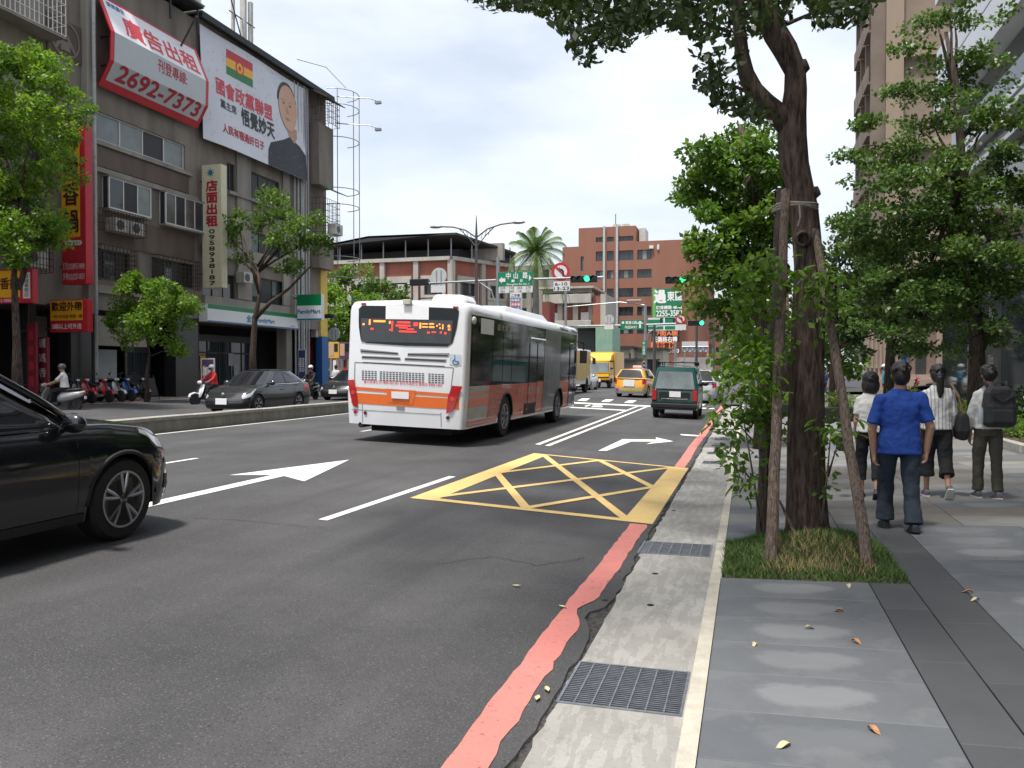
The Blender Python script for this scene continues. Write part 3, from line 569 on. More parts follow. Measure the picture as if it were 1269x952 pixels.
for i, (yy, r0) in enumerate(((W_ - 3.9, .07), (W_ - 3.6, .05), (W_ - 3.3, .09), (W_ - 3.0, .06), (W_ - 2.7, .05), (W_ - 4.3, .05))): q.tube([(.18, yy, 1), (.18, yy + rnd.uniform(-.1, .1), 8), (.18, yy + rnd.uniform(-.05, .05), 19.4)], r0, 6)
q.obj('drain_pipes', MATS['pipe_grey'], hB)
for z0, z1, m_ in ((13.4, 17.4, 'pale_render'), (8.0, 9.4, 'old_concrete')): q = MB(); q.box(.003, .7, W_ - 2.2, W_ - .3, z0, z1); q.obj('bay_balcony', MATS['old_concrete'], hB)
for z0 in (17.5, 10.9, 9.5): cage(hB, W_ - 2.35, W_ - .15, z0, z0 + 1.6, 1.1, MATS['rusty_iron'], 8, 4); 
q = MB(); q.prism([(.9, W_ - 2.5, 13.2), (1.7, W_ - 2.5, 12.9), (1.7, W_ - 2.5, 12.95), (.9, W_ - 2.5, 13.25)], (0, 2.4, 0)); q.obj('green_awning', mat('awning_green', (.05, .16, .1), .7), hB)
q = MB(); q.prism([(.3, W_ - 2.6, 19.4), (1.5, W_ - 2.6, 18.8), (1.5, W_ - 2.6, 18.86), (.3, W_ - 2.6, 19.5)], (0, 2.5, 0)); q.obj('rusty_awning', MATS['rusty_iron'], hB)
aircon(hB, W_ - 1.2, 10.2, .6, 1, .7, 1.0); aircon(hB, yz(296, 320)[0] - yB, 6.2)
# rooftop tanks and mast poles
wt = thing('water_tank', 'round steel water tank on the banner building roof', 'water tank', (-30.5, 39.6, 19.95)); q = MB(); q.lathe([(.85, 1.2), (.9, 1.3), (.9, 2.9), (.6, 3.3), (.1, 3.4)], ax='z'); q.obj('tank', mat('stainless', (.55, .54, .5), .35, .6, var=.15), wt, smooth=30); q = MB()
for a in range(4): q.box(math.cos(a * 1.571 + .78) * .7 - .05, math.cos(a * 1.571 + .78) * .7 + .05, math.sin(a * 1.571 + .78) * .7 - .05, math.sin(a * 1.571 + .78) * .7 + .05, -.0, 1.2)
q.obj('stand', MATS['rusty_iron'], wt)
am = thing('antenna_mast', 'cluster of white antenna panels on the roof edge above the banner', 'antenna', (-28.6, 41.2, 19.95)); q = MB()
for i, (x, y, w, h_) in enumerate(((0, 0, .16, 4.6), (.1, .9, .2, 5), (-.3, 1.3, .16, 5.4), (-.1, 1.8, .22, 3.6))): q.box(x, x + w, y, y + w, .0, h_)
q.obj('antenna_panel', MATS['ac_white'], am); q = MB(); q.bar((.1, -.3, .9), (.1, 2.2, .9), .06); q.bar((.1, -.3, 2.2), (.1, 2.2, 2.2), .06); q.bar((.4, .9, 0), (.1, -.2, 3), .06); q.obj('bracket', MATS['dark_alu'], am)
at_ = thing('antenna_mast', 'pair of pale round poles rising behind the green tin sheets', 'antenna', (-30.2, yB - 1.0, 19.95)); q = MB(); q.tube([(0, 0, -.2), (0, 0, 4)], .16, 10); q.tube([(0, .55, -.2), (0, .55, 4)], .22, 10); q.obj('pole', MATS['ac_white'], at_)
# --- building at the far left edge
y0_ = 15.0
cw = [(*frect(10, 120, 190, 60), ('dark_alu', 3, ['open_dark', 'window_glass'])), (*frect(8, 215, 262, 52), ('dark_alu', 3, ['window_glass', 'open_dark']))]
hC = house('apartment_building', 'grey tiled block at the left edge with caged window and round emblem', y0_, yA - .02, 22.5, cw, MATS['old_concrete'])
q = MB(); a, b, c, d = loc(frect(57, 14, 62, 100), y0_); q.box(.003, .05, a, b, c, d); q.obj('emblem_panel', MATS['brown_mosaic'], hC)
em = MB(); cy, cz, r_ = (a + b) / 2, (c + d) / 2, .78; k = 28
for i in range(k):
    t0, t1 = 2 * math.pi * i / k, 2 * math.pi * (i + 1) / k; P = lambda t, rr: (.075, cy + rr * math.cos(t), cz + rr * 1.0 * math.sin(t)); em.poly([P(t0, r_ - .09), P(t1, r_ - .09), P(t1, r_), P(t0, r_)])
em.box(.06, .08, cy - .09, cy + .09, cz, cz + 1.45); em.poly([(.078, cy - .1, cz + .25), (.078, cy - .62, cz - .5), (.078, cy - .44, cz - .5), (.078, cy, cz + .1)]); em.poly([(.078, cy + .1, cz + .25), (.078, cy, cz + .1), (.078, cy + .44, cz - .5), (.078, cy + .62, cz - .5)]); em.box(.06, .079, cy - .25, cy + .25, cz - .5, cz - .1)
em.obj('round_emblem', mat('emblem_stone', (.20, .175, .155), .8), hC)
a, b, c, d = loc(frect(0, -40, 30, 59), y0_); c = fx(57, 47).z - ZF; cage(hC, a - 3, b, c, c + 2.1, .9, MATS['white_alu'], 24, 5); q = MB(); q.box(.003, .88, a - 3, b, c - .12, c - .03); q.box(.003, .03, a - 2.8, b - .3, c + .2, c + 1.9); q.obj('balcony_floor', MATS['pale_render'], hC)
q = MB(); a, b = yz(100, 50)[0] - y0_, yz(112, 50)[0] - y0_; q.box(.003, .3, a, b, 3.8, 22); q.obj('pale_pier', MATS['pale_render'], hC); q = MB(); q.tube([(.45, b - .3, .2), (.45, b - .3, 22)], .07, 8); q.obj('drain_pipe', MATS['pipe_grey'], hC)
aircon(hC, yz(28, 320)[0] - y0_, fx(28, 332).z - ZF, .6, 1.2, .8); a, b, c, d = loc(frect(8, 300, 334, 46), y0_); cage(hC, a, b, c, d, .8, MATS['rusty_iron'], 9, 4)
piers(hC, [(36, 46), (88, 114)], y0_); q = MB(); a, b = yz(50, 450)[0] - y0_, yz(85, 450)[0] - y0_; q.box(-1.2, -1.1, a, b, .1, 3.6); q.obj('shop_shutter', mat('shutter_tan', (.2, .17, .14), .6, var=.15), hC)

# ================================================================ SHOP SIGNS ON THE LEFT
mat('sign_red', (.52, .02, .035), .45, var=.08); mat('sign_yellow', (.85, .42, .02), .45, var=.06); mat('ink_black', (.012, .012, .012), .5, var=0); mat('ink_brown', (.07, .015, .01), .5, var=0); mat('ink_white', (.8, .8, .78), .5, var=0)
mat('ink_red', (.62, .04, .06), .5, var=0); mat('ink_crimson', (.42, .02, .045), .5, var=0); mat('cream_sign', (.66, .62, .42), .5, var=.07, dirt=.15); mat('hoarding_white', (.74, .745, .76), .55, var=.05, scale=.6); mat('hoarding_grey', (.50, .53, .54), .55, var=.06, scale=.6)
mat('fm_green', (.0, .20, .065), .4, var=.04); mat('fm_blue', (.0, .14, .34), .4, var=.03); mat('fm_white', (.76, .78, .78), .4, var=.03)
def blade(name, label, L, Rr, sR, top, bot, X=FX + .25, m='sign_red', parts=()):
    y0 = at_x(L, top, X).y; x1 = at_y(Rr, top, y0).x; y1 = at_x(sR, top, x1).y; z1, z0 = at_y(L, top, y0).z, at_y(L, bot, y0).z
    t = thing(name, label, 'sign', (X, y0, z0)); w, h, d = x1 - X, z1 - z0, max(y1 - y0, .12); q = MB(); q.box(0, w, 0, d, 0, h); q.obj('sign_box', MATS[m] if isinstance(m, str) else m, t, bevel=.012)
    
    for k_ in (.12, .88): q = MB(); q.bar((-.35, d / 2, h * k_), (0, d / 2, h * k_), .06); q.obj('bracket', MATS['dark_alu'], t)
    def put(s, u0, u1, v0, v1, mm, bold=.0, lead=1.0, k=True): return text(s, (w * u0, -.002, h * v0), X3, Z3, w * (u1 - u0), h * (v1 - v0), MATS[mm], t, bold, lead, .004, keep=k)
    def pan(u0, u1, v0, v1, mm, dd=.003): q = MB(); q.box(w * u0, w * u1, -dd, 0.001, h * v0, h * v1); return q.obj('sign_panel', MATS[mm], t)
    return t, put, pan, w, h, d
t, put, pan, w, h, d = blade('vertical_sign', 'tall red and yellow hanging sign with brown hotpot characters', 75, 105, 114, 158, 353, m='sign_red')
pan(.02, .78, .30, .99, 'sign_yellow'); put('麻\n辣\n香\n鍋', .08, .72, .33, .985, 'ink_brown', .03, 1.12, False); q = MB(); q.poly([(w * .14, -.008, h * .262), (w * .2, -.008, h * .247), (w * .8, -.008, h * .247), (w * .86, -.008, h * .262), (w * .8, -.008, h * .277), (w * .2, -.008, h * .277)]); q.obj('oval_badge', MATS['ink_white'], t)
text('麻辣·專賣店', (w * .2, -.009, h * .252), X3, Z3, w * .6, h * .02, MATS['ink_brown'], t); put('訂位(02)8953-9898\n外帶(02)2257-0033', .06, .94, .02, .14, 'ink_white', 0, 1.3, False)
t, put, pan, w, h, d = blade('horizontal_sign', 'red and yellow takeaway sign offering hotpot from 130', 61.5, 108.5, 115, 372, 412, m='sign_red')
pan(.02, .87, .36, .97, 'sign_yellow'); put('歡迎外帶', .05, .85, .63, .95, 'ink_brown', .03); put('一份130元起·附飯一碗', .04, .86, .39, .58, 'ink_brown', .02); put('5鍋以上可外送', .06, .84, .05, .31, 'ink_white', .02)
t, put, pan, w, h, d = blade('horizontal_sign', 'red and yellow hotpot sign cut off by the left edge', -28, 40, 47, 336, 377, m='sign_red')
pan(.02, .78, .17, .97, 'sign_yellow'); put('麻辣香鍋', .06, .76, .26, .92, 'ink_brown', .03); put('02-8953-9898', .05, .8, .03, .13, 'ink_white'); pan(.83, .96, .13, .9, 'ink_white', .005); q_ = text('麻\n辣\n專\n賣\n店', (w * .855, -.007, h * .18), X3, Z3, w * .08, h * .66, MATS['ink_brown'], t)
t, put, pan, w, h, d = blade('vertical_sign', 'narrow dark red standing sign with white characters behind the rider', 46, 58.5, 60, 418, 488, X=FX + .1, m=mat('sign_maroon', (.2, .018, .03), .5, var=.1)); put('麗\n媽\n香\n香', .15, .85, .03, .97, 'ink_white', 0, 1.5, False)
t, put, pan, w, h, d = blade('vertical_sign', 'narrow maroon shop sign column at the far left doorway', 33, 44, 45.5, 400, 488, X=FX + .05, m='sign_maroon'); put('香\n鍋\n專\n賣', .2, .8, .1, .9, 'ink_red', 0, 1.4, False)
t, put, pan, w, h, d = blade('vertical_sign', 'tall cream rental sign with phone number on the facade', 250, 274, 281, 205, 357, m='cream_sign')
put('店\n面\n出\n租', .22, .80, .50, .87, 'ink_crimson', .05, 1.02, False); put('\n'.join('0958938187'), .36, .66, .02, .475, 'ink_black', .03, .98, False)
q = MB(); cx, cz = w * .45, h * .935
for i in range(8): a = i * math.pi / 4; q.poly([(cx + .02 * math.cos(a + 1.57), -.008 - i * .0003, cz + .02 * math.sin(a + 1.57)), (cx + .05 * math.cos(a + .39) * 2, -.008 - i * .0003, cz + .1 * math.sin(a + .39)), (cx + .25 * math.cos(a), -.008 - i * .0003, cz + .25 * math.sin(a)), (cx + .1 * math.cos(a - .39), -.008 - i * .0003, cz + .1 * math.sin(a - .39))])
q.obj('star_emblem', MATS['fm_blue'], t)
t, put, pan, w, h, d = blade('projecting_sign', 'green white and blue convenience store sign projecting over the pavement', 368, 398, 402, 365.5, 397, X=FX + .6, m='fm_white')
pan(.0, 1, .57, 1, 'fm_green', .004); pan(0, 1, 0, .06, 'fm_blue', .004); put('FamilyMart', .03, .97, .17, .45, 'fm_blue', .03); q = MB(); q.bar((-.6, d / 2, h), (-3.4 * .6, d / 2 - 2.5, h - 1.1), .05); q.bar((0, d / 2, h * .98), (-.6, d / 2, h), .05); q.obj('stay_rod', MATS['pipe_grey'], t)
# store fascia
a, b, c, d = frect(246, 376.5, 398.5, 360); fs = thing('store_fascia', 'long green and white convenience store fascia over the arcade', 'sign', (FX + .25, a, c)); w, h = b - a, d - c
q = MB(); q.box(-.24, .3, 0, w, 0, h); q.obj('sign_box', MATS['fm_white'], fs, bevel=.015); q = MB(); q.box(.3, .306, .01, w - .01, h * .74, h - .005); q.obj('green_band', MATS['fm_green'], fs); q = MB(); q.box(.3, .306, .01, w - .01, .01, h * .07); q.obj('blue_line', MATS['fm_blue'], fs)
text('全家', (.301, w * .385, h * .17), Y3, Z3, w * .1, h * .42, MATS['fm_blue'], fs, .04, keep=False); text('FamilyMart', (.301, w * .5, h * .15), Y3, Z3, w * .2, h * .33, MATS['fm_blue'], fs, .03); text('板橋文化店', (.301, w * .9, h * .12), Y3, Z3, w * .06, h * .1, MATS['fm_blue'], fs)
sf = thing('shop_frontage', 'dark glazed convenience store front under the green fascia', 'shop front', (FX - 2.8, a, ZF)); q = MB()
for k in range(9): y = w * k / 8; q.box(-.05, .05, y - .04, y + .04, 0, 3)
q.box(-.05, .05, 0, w, 2.3, 2.4); q.box(-.05, .05, 0, w, 3, 3.4); q.obj('shop_frame', MATS['dark_alu'], sf); q = MB(); q.box(-.01, .01, 0, w, 0, 3); q.obj('shop_glass', MATS['window_glass'], sf)
q = MB(); 
for y, z, m_ in ((w * .25, 1.2, 0), (w * .42, 1.4, 1), (w * .72, 1.6, 2), (w * .78, 1.0, 2)): q.box(.055, .065, y, y + .5, z, z + .75, m_)
q.obj('window_posters', [mat('poster_mauve', (.3, .22, .33), .5), mat('poster_yellow', (.7, .42, .05), .5), mat('poster_pale', (.5, .5, .5), .5)], sf)
def standee(label, L, Rr, top, bot, Yo, m, lines, grp=None):
    p0, p1 = at_y(L, top, Yo), at_y(Rr, bot, Yo); t = thing('standing_banner', label, 'banner', (p0.x, Yo, ZF)); w, h = p1.x - p0.x, p0.z - ZF; b0 = max(p1.z - ZF, .05)
    q = MB(); q.box(0, w, 0, .05, b0, h); q.box(w * .1, w * .14, .01, .04, 0, b0); q.box(w * .86, w * .9, .01, .04, 0, b0); q.obj('banner_sheet', mat('banner_edge', (.6, .58, .6), .5), t); q = MB(); q.box(w * .07, w * .93, -.006, 0, b0 + .08, h - .06); q.obj('print', m, t)
    text(lines[0], (w * .15, -.007, b0 + (h - b0) * .45), X3, Z3, w * .7, (h - b0) * .35, MATS['ink_white'], t, .02); text(lines[1], (w * .2, -.007, b0 + (h - b0) * .15), X3, Z3, w * .6, (h - b0) * .14, MATS['ink_white'], t)
standee('purple standing banner with white lettering by the dark pillar', 249, 266, 444, 490, 34.0, mat('banner_purple', (.1, .05, .13), .5), ('咖啡', '買一送一')); standee('blue and white standing banner beside the red shop wall', 369, 379, 433, 490, 46.0, mat('banner_blue', (.04, .06, .2), .5), ('優惠', '39元'))
# hoarding 1: three-fold board with phone number
def hoard(name, label): return thing(name, label, 'billboard', (FX, 0, 0))
h1 = hoard('billboard', 'red-bordered advertising hoarding with large phone number high on the facade'); y0, y1 = yz(114, 50)[0], yz(238, 100)[0]
zT, zB_, zM = fx(115, -8).z, fx(116, 107).z, 0; zM1 = fx(127, 43).z - .15; zM2 = fx(127, 88).z + .2
prof = [(.25, zT), (1.0, zM1), (.95, zM2), (.3, zB_)]
def hp(y, i): return Vector((prof[i][0], y, prof[i][1]))
q = MB()
for i in range(3): q.add([hp(y0, i), hp(y1, i), hp(y1, i + 1), hp(y0, i + 1)], [(3, 2, 1, 0)], 0)
q.add([hp(y0, i) - Vector((.06, 0, 0)) for i in range(4)] + [hp(y1, i) - Vector((.06, 0, 0)) for i in range(4)], [(0, 4, 5, 1), (1, 5, 6, 2), (2, 6, 7, 3)], 0); q.obj('board', [MATS['sign_red']], h1)
def on(i, u0, u1, v0, v1, off=.006):   # v from bottom of fold i
    A, B, T_ = hp(y0, i + 1), hp(y1, i + 1), hp(y0, i) - hp(y0, i + 1); O = A + Y3 * ((y1 - y0) * u0) + T_ * v0; return O, (y1 - y0) * (u1 - u0), T_.normalized(), T_.length * (v1 - v0)
for i, (m_, v0, v1) in enumerate((('hoarding_white', 0, .93), ('hoarding_grey', 0, 1), ('hoarding_grey', .28, 1))):
    O, ww, V, hh = on(i, .035, .965, v0, v1); N_ = Y3.cross(V); q = MB(); q.slab(O, Y3, V, ww, hh, N_, .006); q.obj('printed_sheet', MATS[m_], h1)
O, ww, V, hh = on(0, .16, .92, .10, .66); text('廣告出租', O, Y3, V, ww, hh, MATS['ink_red'], h1, .03, off=.012)
O, ww, V, hh = on(0, .06, .22, .74, .88); text('雙美廣告', O, Y3, V, ww, hh, MATS['fm_blue'], h1, .02, off=.012)
O, ww, V, hh = on(1, .44, .75, .42, .88); text('刊登專線:', O, Y3, V, ww, hh, MATS['ink_crimson'], h1, .02, off=.012)
O = hp(y0, 2) + Y3 * ((y1 - y0) * .10) - Vector((0, 0, 0)); O, ww, V, hh = on(2, .10, .93, .40, .99); V2 = V
text('2692-7373', O, Y3, V, ww, hh * 1.0, MATS['ink_crimson'], h1, .03, off=.014)
q = MB()
for y in (y0 + .5, (y0 + y1) / 2, y1 - .5):
    for i in (1, 2): q.bar((0, y, prof[i][1]), (prof[i][0] - .07, y, prof[i][1]), .07)
q.bar((-.3, y1 - 1.2, zM1 + .6), (1.5, y1 - 1.6, zT + .9), .09); q.obj('bracket', MATS['dark_alu'], h1)
# hoarding 2: fabric banner with flag, lettering and a plain portrait
h2 = hoard('billboard', 'huge white fabric banner with tricolour flag lettering and portrait in black'); y0, y1 = yz(244, 100)[0], yz(374, 170)[0]; zT, zB_ = fx(243, 27).z - .1, fx(256, 177).z; HH = zT - zB_; WW = y1 - y0; BXo = .22
def bx(u, v): return BXo + .35 * (1 - v) ** 2 * math.sin(min(u, 1) * 2.2 + .4) + .05 * math.sin(u * 9 + v * 4)
def bp(u, v, off=0): return Vector((bx(u, v) + off, y0 + WW * u, zB_ + HH * v))
q = MB(); q.grid([[bp(i / 24, j / 14) for i in range(25)] for j in range(15)]); q.obj('banner_sheet', [mat('banner_cloth', (.66, .68, .73), .7, var=.04, scale=.3)], h2, smooth=True)
def drape(v, f, m, name):      # flat print in (u,v) wrapped on the sheet
    q = MB(); q.add([bp(a, b, c) for a, b, c in v], f); return q.obj(name, MATS[m] if isinstance(m, str) else m, h2)
def dpoly(pts, m, name, off): 
    n = len(pts); m_ = 6 if n < 12 else 1; pts = [(pts[i][0] + (pts[(i + 1) % n][0] - pts[i][0]) * j / m_, pts[i][1] + (pts[(i + 1) % n][1] - pts[i][1]) * j / m_) for i in range(n) for j in range(m_)]; n = len(pts); cu, cv = sum(p[0] for p in pts) / n, sum(p[1] for p in pts) / n; K = 7; v = [(cu, cv, off)] + [(cu + (a - cu) * r / K, cv + (b - cv) * r / K, off) for r in range(1, K + 1) for a, b in pts]
    f = [(0, 1 + i, 1 + (i + 1) % n) for i in range(n)] + [(1 + r * n + i, 1 + (r + 1) * n + i, 1 + (r + 1) * n + (i + 1) % n, 1 + r * n + (i + 1) % n) for r in range(K - 1) for i in range(n)]; return drape(v, f, m, name)
def dtext(s, u0, u1, v0, v1, m, bold):
    v, f = glyphs(s); xs, ys = [p[0] for p in v], [p[1] for p in v]; W, G = [], []; ku = (u1 - u0) / (max(xs) - min(xs)); kv = (v1 - v0) / (max(ys) - min(ys))
    for k, (a, b) in enumerate(((0, 0), (1, .4), (-1, -.4), (.4, -1), (-.4, 1))):
        G += [tuple(i + len(W) for i in p) for p in f]; W += [(u0 + ku * (p[0] - min(xs) + a * bold * .6), v0 + kv * (p[1] - min(ys) + b * bold * .6), .012 + k * .001) for p in v]
    return drape(W, G, m, 'lettering')
def uv(cx, cy):                # crop coordinates of the photo -> banner u,v
    p = fx(cx / 3.0214, cy / 3.0214); return (p.y - y0) / WW, (p.z - zB_) / HH
F0, F1, F2 = uv(835, 183), uv(930, 243), uv(845, 283); fu0, fu1, fv1, fv0 = F0[0], F1[0], F0[1], F2[1]
for i, m_ in enumerate(('sign_red', 'sign_yellow', mat('flag_green', (.02, .2, .06), .5))): dpoly([(fu0 + (fu1 - fu0) * a, fv1 - (fv1 - fv0) * (i + b) / 3) for b in (1, 0) for a in ((0, .25, .5, .75, 1) if b else (1, .75, .5, .25, 0))], m_, 'flag_stripe', .008)
circ = lambda cu, cv, ru, rv, n=20, a0=0, a1=6.2832: [(cu + ru * math.cos(a0 + (a1 - a0) * i / n), cv + rv * math.sin(a0 + (a1 - a0) * i / n)) for i in range(n)]
fc = ((fu0 + fu1) / 2, (fv0 + fv1) / 2)
for rr, m_, o_ in ((.036, 'sign_red', .012), (.027, 'sign_yellow', .014), (.012, 'sign_red', .016)): dpoly(circ(*fc, rr, rr * WW / HH), m_, 'flag_emblem', o_)
A, B = uv(793, 285), uv(1000, 437); c0 = uv(800, 345); dtext('國會政黨聯盟', A[0], B[0], c0[1] - .02, A[1] - .005, 'ink_red', .04)
A, B = uv(806, 370), uv(868, 430); dtext('黨主席', A[0], B[0], uv(810, 405)[1], A[1], 'ink_black', .03)
A, B, c0 = uv(886, 405), uv(1005, 500), uv(888, 468); dtext('悟覺妙天', A[0], B[0], c0[1], A[1], 'ink_black', .06)
A, B, c0 = uv(808, 462), uv(965, 555), uv(810, 497); dtext('人民有權過好日子', A[0], B[0], c0[1], A[1], 'ink_crimson', .06)
mat('print_skin', (.60, .36, .25), .6, var=.06, scale=1.2); mat('print_suit', (.022, .024, .03), .6); mat('print_hair', (.06, .05, .045), .6); mat('print_lip', (.42, .2, .17), .6); mat('print_shade', (.46, .27, .19), .6)
sh = [uv(*p) for p in ((975, 605), (980, 560), (990, 535), (1040, 525), (1065, 515), (1082, 530), (1105, 550), (1140, 590), (1147, 690))]; sh[-1] = (sh[-1][0], 0.0); sh[0] = (sh[0][0], 0.0); sh = [(min(a, .998), max(b, .002)) for a, b in sh]
dpoly(sh, 'print_suit', 'print_suit', .010)
fcx = uv(1062, 410); N1, N2 = uv(1058, 470), uv(1080, 535); dpoly([(N1[0], N1[1]), (N1[0] + .005, N2[1] + .045), (N2[0] + .01, N2[1] - .01), (N2[0] + .05, N2[1] + .06), (N2[0] + .055, N1[1])], 'print_shade', 'print_neck', .013)
ru, rv = .105, .235; fu, fv = fcx[0] + .005, fcx[1] + .005
dpoly([(fu - .006 + (ru + .008) * math.cos(a), fv + .025 + rv * 1.03 * math.sin(a)) for a in [i * .3 - .25 for i in range(12)]], 'print_hair', 'print_hair', .024)
dpoly([(fu + ru * math.cos(a) * (1 - .18 * max(0, -math.sin(a)) ** 2), fv + rv * math.sin(a)) for a in [i * 6.2832 / 28 for i in range(28)]], 'print_skin', 'print_face', .040)
for du in (-.05, .025): dpoly(circ(fu + du, fv + .035, .016, .007, 10), 'print_hair', 'print_eye', .055); dpoly([(fu + du - .026, fv + .064), (fu + du + .026, fv + .066), (fu + du + .02, fv + .074), (fu + du - .02, fv + .073)], 'print_shade', 'print_brow', .055)
dpoly([(fu - .018, fv + .02), (fu - .030, fv - .055), (fu - .005, fv - .065), (fu + .008, fv - .05), (fu - .006, fv + .02)], 'print_shade', 'print_nose', .052); dpoly(circ(fu - .012, fv - .115, .03, .012, 12), 'print_lip', 'print_mouth', .055)
q = MB()                       # wind slits cut through the cloth
for i in range(120):
    u, v = rnd.uniform(.03, .97), rnd.uniform(.04, .97); q.add([bp(u - .008, v + .018, .028), bp(u, v, .028), bp(u + .009, v + .014, .028), bp(u, v + .005, .034)], [(0, 1, 3), (1, 2, 3)])
q.obj('wind_slits', mat('slit_grey', (.30, .31, .34), .8), h2, kind='stuff'); q = MB()
for u in (.02, .33, .66, .98): q.bar((.02, y0 + WW * u, zB_ + HH * .02), (.02, y0 + WW * u, zT), .08)
q.obj('bracket', MATS['dark_alu'], h2)
# coloured shop wall at the end of the block
pw = thing('shop_pylon', 'red yellow and blue shop wall at the end of the block', 'shop front', (FX, yE - 1.6, ZF)); x1 = 2.2
def pxb(L, Rr, top, bot, Yo, dd, m, nm): p, p2 = at_y(L, top, Yo), at_y(Rr, bot, Yo); q = MB(); q.box(p.x - FX, p2.x - FX, Yo - (yE - 1.6), Yo - (yE - 1.6) + dd, max(p2.z, ZF) - ZF, p.z - ZF); q.obj(nm, m, pw, bevel=.02)
mat('pylon_red', (.48, .06, .085), .5, var=.06); mat('pylon_yellow', (.72, .5, .08), .5); mat('pylon_blue', (.02, .11, .33), .5)
pxb(378, 394.5, 326, 417, 49.3, .8, MATS['pylon_red'], 'red_wall'); pxb(394.8, 398, 326, 417, 49.2, .9, MATS['pylon_yellow'], 'yellow_strip'); pxb(379, 384.5, 417, 492, 49.4, .6, MATS['pylon_red'], 'red_post'); pxb(391, 399.5, 417.4, 492, 49.2, .9, MATS['pylon_blue'], 'blue_post'); pxb(385, 392, 400, 418, 48.9, .35, MATS['ac_white'], 'lamp_box')
# round scaffold for a neon sign on the corner, with two sign lamps
sc = thing('sign_scaffold', 'thin curved steel sign frame on the corner of the block', 'sign frame', (FX, yE, ZF)); q = MB()
for z in (7.6, 9.0, 12.5, 13.6, 17.0, 19.2, 20.2): q.tube([(.2 + 1.5 * math.sin(a), -.3 + 1.5 * (1 - math.cos(a)), z) for a in [i * math.pi / 8 for i in range(9)]], .03, 5)
for a in (.5, 1.3, 2.1): q.tube([(.2 + 1.5 * math.sin(a), -.3 + 1.5 * (1 - math.cos(a)), 7.6) , (.2 + 1.5 * math.sin(a), -.3 + 1.5 * (1 - math.cos(a)), 20.2)], .03, 5)
q.tube([(1.5, 0, 20.2), (.2, -.3, 21.6), (.2, -4, 20.8)], .025, 5); q.obj('curved_frame', MATS['steel_grey'], sc)
for z in (17.9, 19.7): q = MB(); q.tube([(.8, 0, z), (3.0, .6, z - .15), (3.4, .7, z - .3)], .035, 5); q.cbox((3.5, .75, z - .42), (.4, .25, .16)); q.obj('sign_lamp', MATS['steel_grey'], sc)

# ================================================================ BUILDINGS ACROSS THE JUNCTION
mat('brick_red', (.30, .105, .07), .9, var=.15, scale=1.5, dirt=.3, dcol=(.16, .08, .06), streak=4); mat('brick_tower', (.265, .118, .078), .85, var=.10, scale=.4, bump=.2, bscale=10, dirt=.35, dcol=(.2, .09, .06), streak=6); mat('frame_pale', (.40, .375, .33), .9, var=.15, scale=.8, dirt=.5, dcol=(.18, .16, .14), streak=4)
YS = 105.0; P1 = at_y(559, 318, YS); P0 = at_y(395, 325, YS); d1 = (P1 - _C).dot(_F)
r2 = ray(632, 328); P2 = _C + r2 * ((P1.z - CAMZ) / r2.z)
def facade_block(t, A, B, z0, z1, bays, floors, matw, depth_n, frame=True, first=0, win='dark_alu', panes=('window_glass', 'open_dark'), ac=True):
    """storeys of framed windows between pale piers along A->B (local xy); floors: list of (sill, head)"""
    A, B = Vector((*A, 0)), Vector((*B, 0)); U = (B - A).normalized(); N = U.cross(Z3); L = (B - A).length; bw = L / bays; rr = []
    for i in range(bays):
        for s_, h_ in floors: rr.append((i * bw + bw * .24, (i + 1) * bw - bw * .24, s_ - z0, h_ - z0))
    q = MB(); wall_grid(q, A + Z3 * z0, U, Z3, N, L, z1 - z0, rr, .3); q.obj('wall', matw, t)
    for i in range(bays + 1): q = MB(); q.slab(A + U * (i * bw - .35) + Z3 * z0 + N * .002, U, Z3, .7, z1 - z0, N, .45); q.obj('pier', MATS['frame_pale'], t)
    for k, (a, b, c, d) in enumerate(rr):
        window(t, A + Z3 * z0, U, Z3, N, (a, b, c, d), .22, 3, MATS[win], None, .08, gms=[MATS[p] for p in panes])
        if frame:
            q = MB(); e = .5
            for u0, u1, v0, v1 in ((a - e, b + e, d + .02, d + .9), (a - e, b + e, c - .55, c - .02), (a - e, a - .02, c - .02, d + .02), (b + .02, b + e, c - .02, d + .02)): q.slab(A + U * u0 + Z3 * (z0 + v0) + N * .003, U, Z3, u1 - u0, v1 - v0, N, .35)
            q.obj('window_surround', MATS['frame_pale'], t)
        if ac and k % 2 == 0: q = MB(); q.slab(A + U * ((a + b) / 2 - .3) + Z3 * (z0 + c) + N * .0, U, Z3, 1.1, d - c - .2, N, .5); q.obj('air_conditioner', MATS['ac_white'], t)
    q = MB(); q.slab(A + Z3 * (z1 + .003) + N * -.3, U, Z3, L, .5, N, .9); q.obj('cornice', MATS['frame_pale'], t)
    return U, N, L
sb = thing('brick_building', 'long red brick block with pale concrete window frames and dark roof canopy', 'building', (0, 0, .1)); zc = P1.z - .6
fl = [(zc - 4.6 - 3.0 * i, zc - 2.9 - 3.0 * i) for i in range(5)]
facade_block(sb, (P0.x, P0.y), (P1.x, P1.y), .1, zc, 4, fl, MATS['brick_red'], 1); facade_block(sb, (P1.x, P1.y), (P2.x, P2.y), .1, zc, 2, fl, MATS['brick_red'], 1, ac=False)
q = MB(); bk = [(P0.x, P0.y + .4), (P1.x - .3, P1.y + .4), (P2.x - .3, P2.y + .1), (P2.x - 6, P2.y + 14), (P0.x, P0.y + 16)]; q.prism([(x, y, .05) for x, y in bk], (0, 0, zc - .1)); q.obj('core', MATS['brick_red'], sb)
q = MB(); zr = zc + 3.6; mxp = at_y(465, 297, YS + 1)
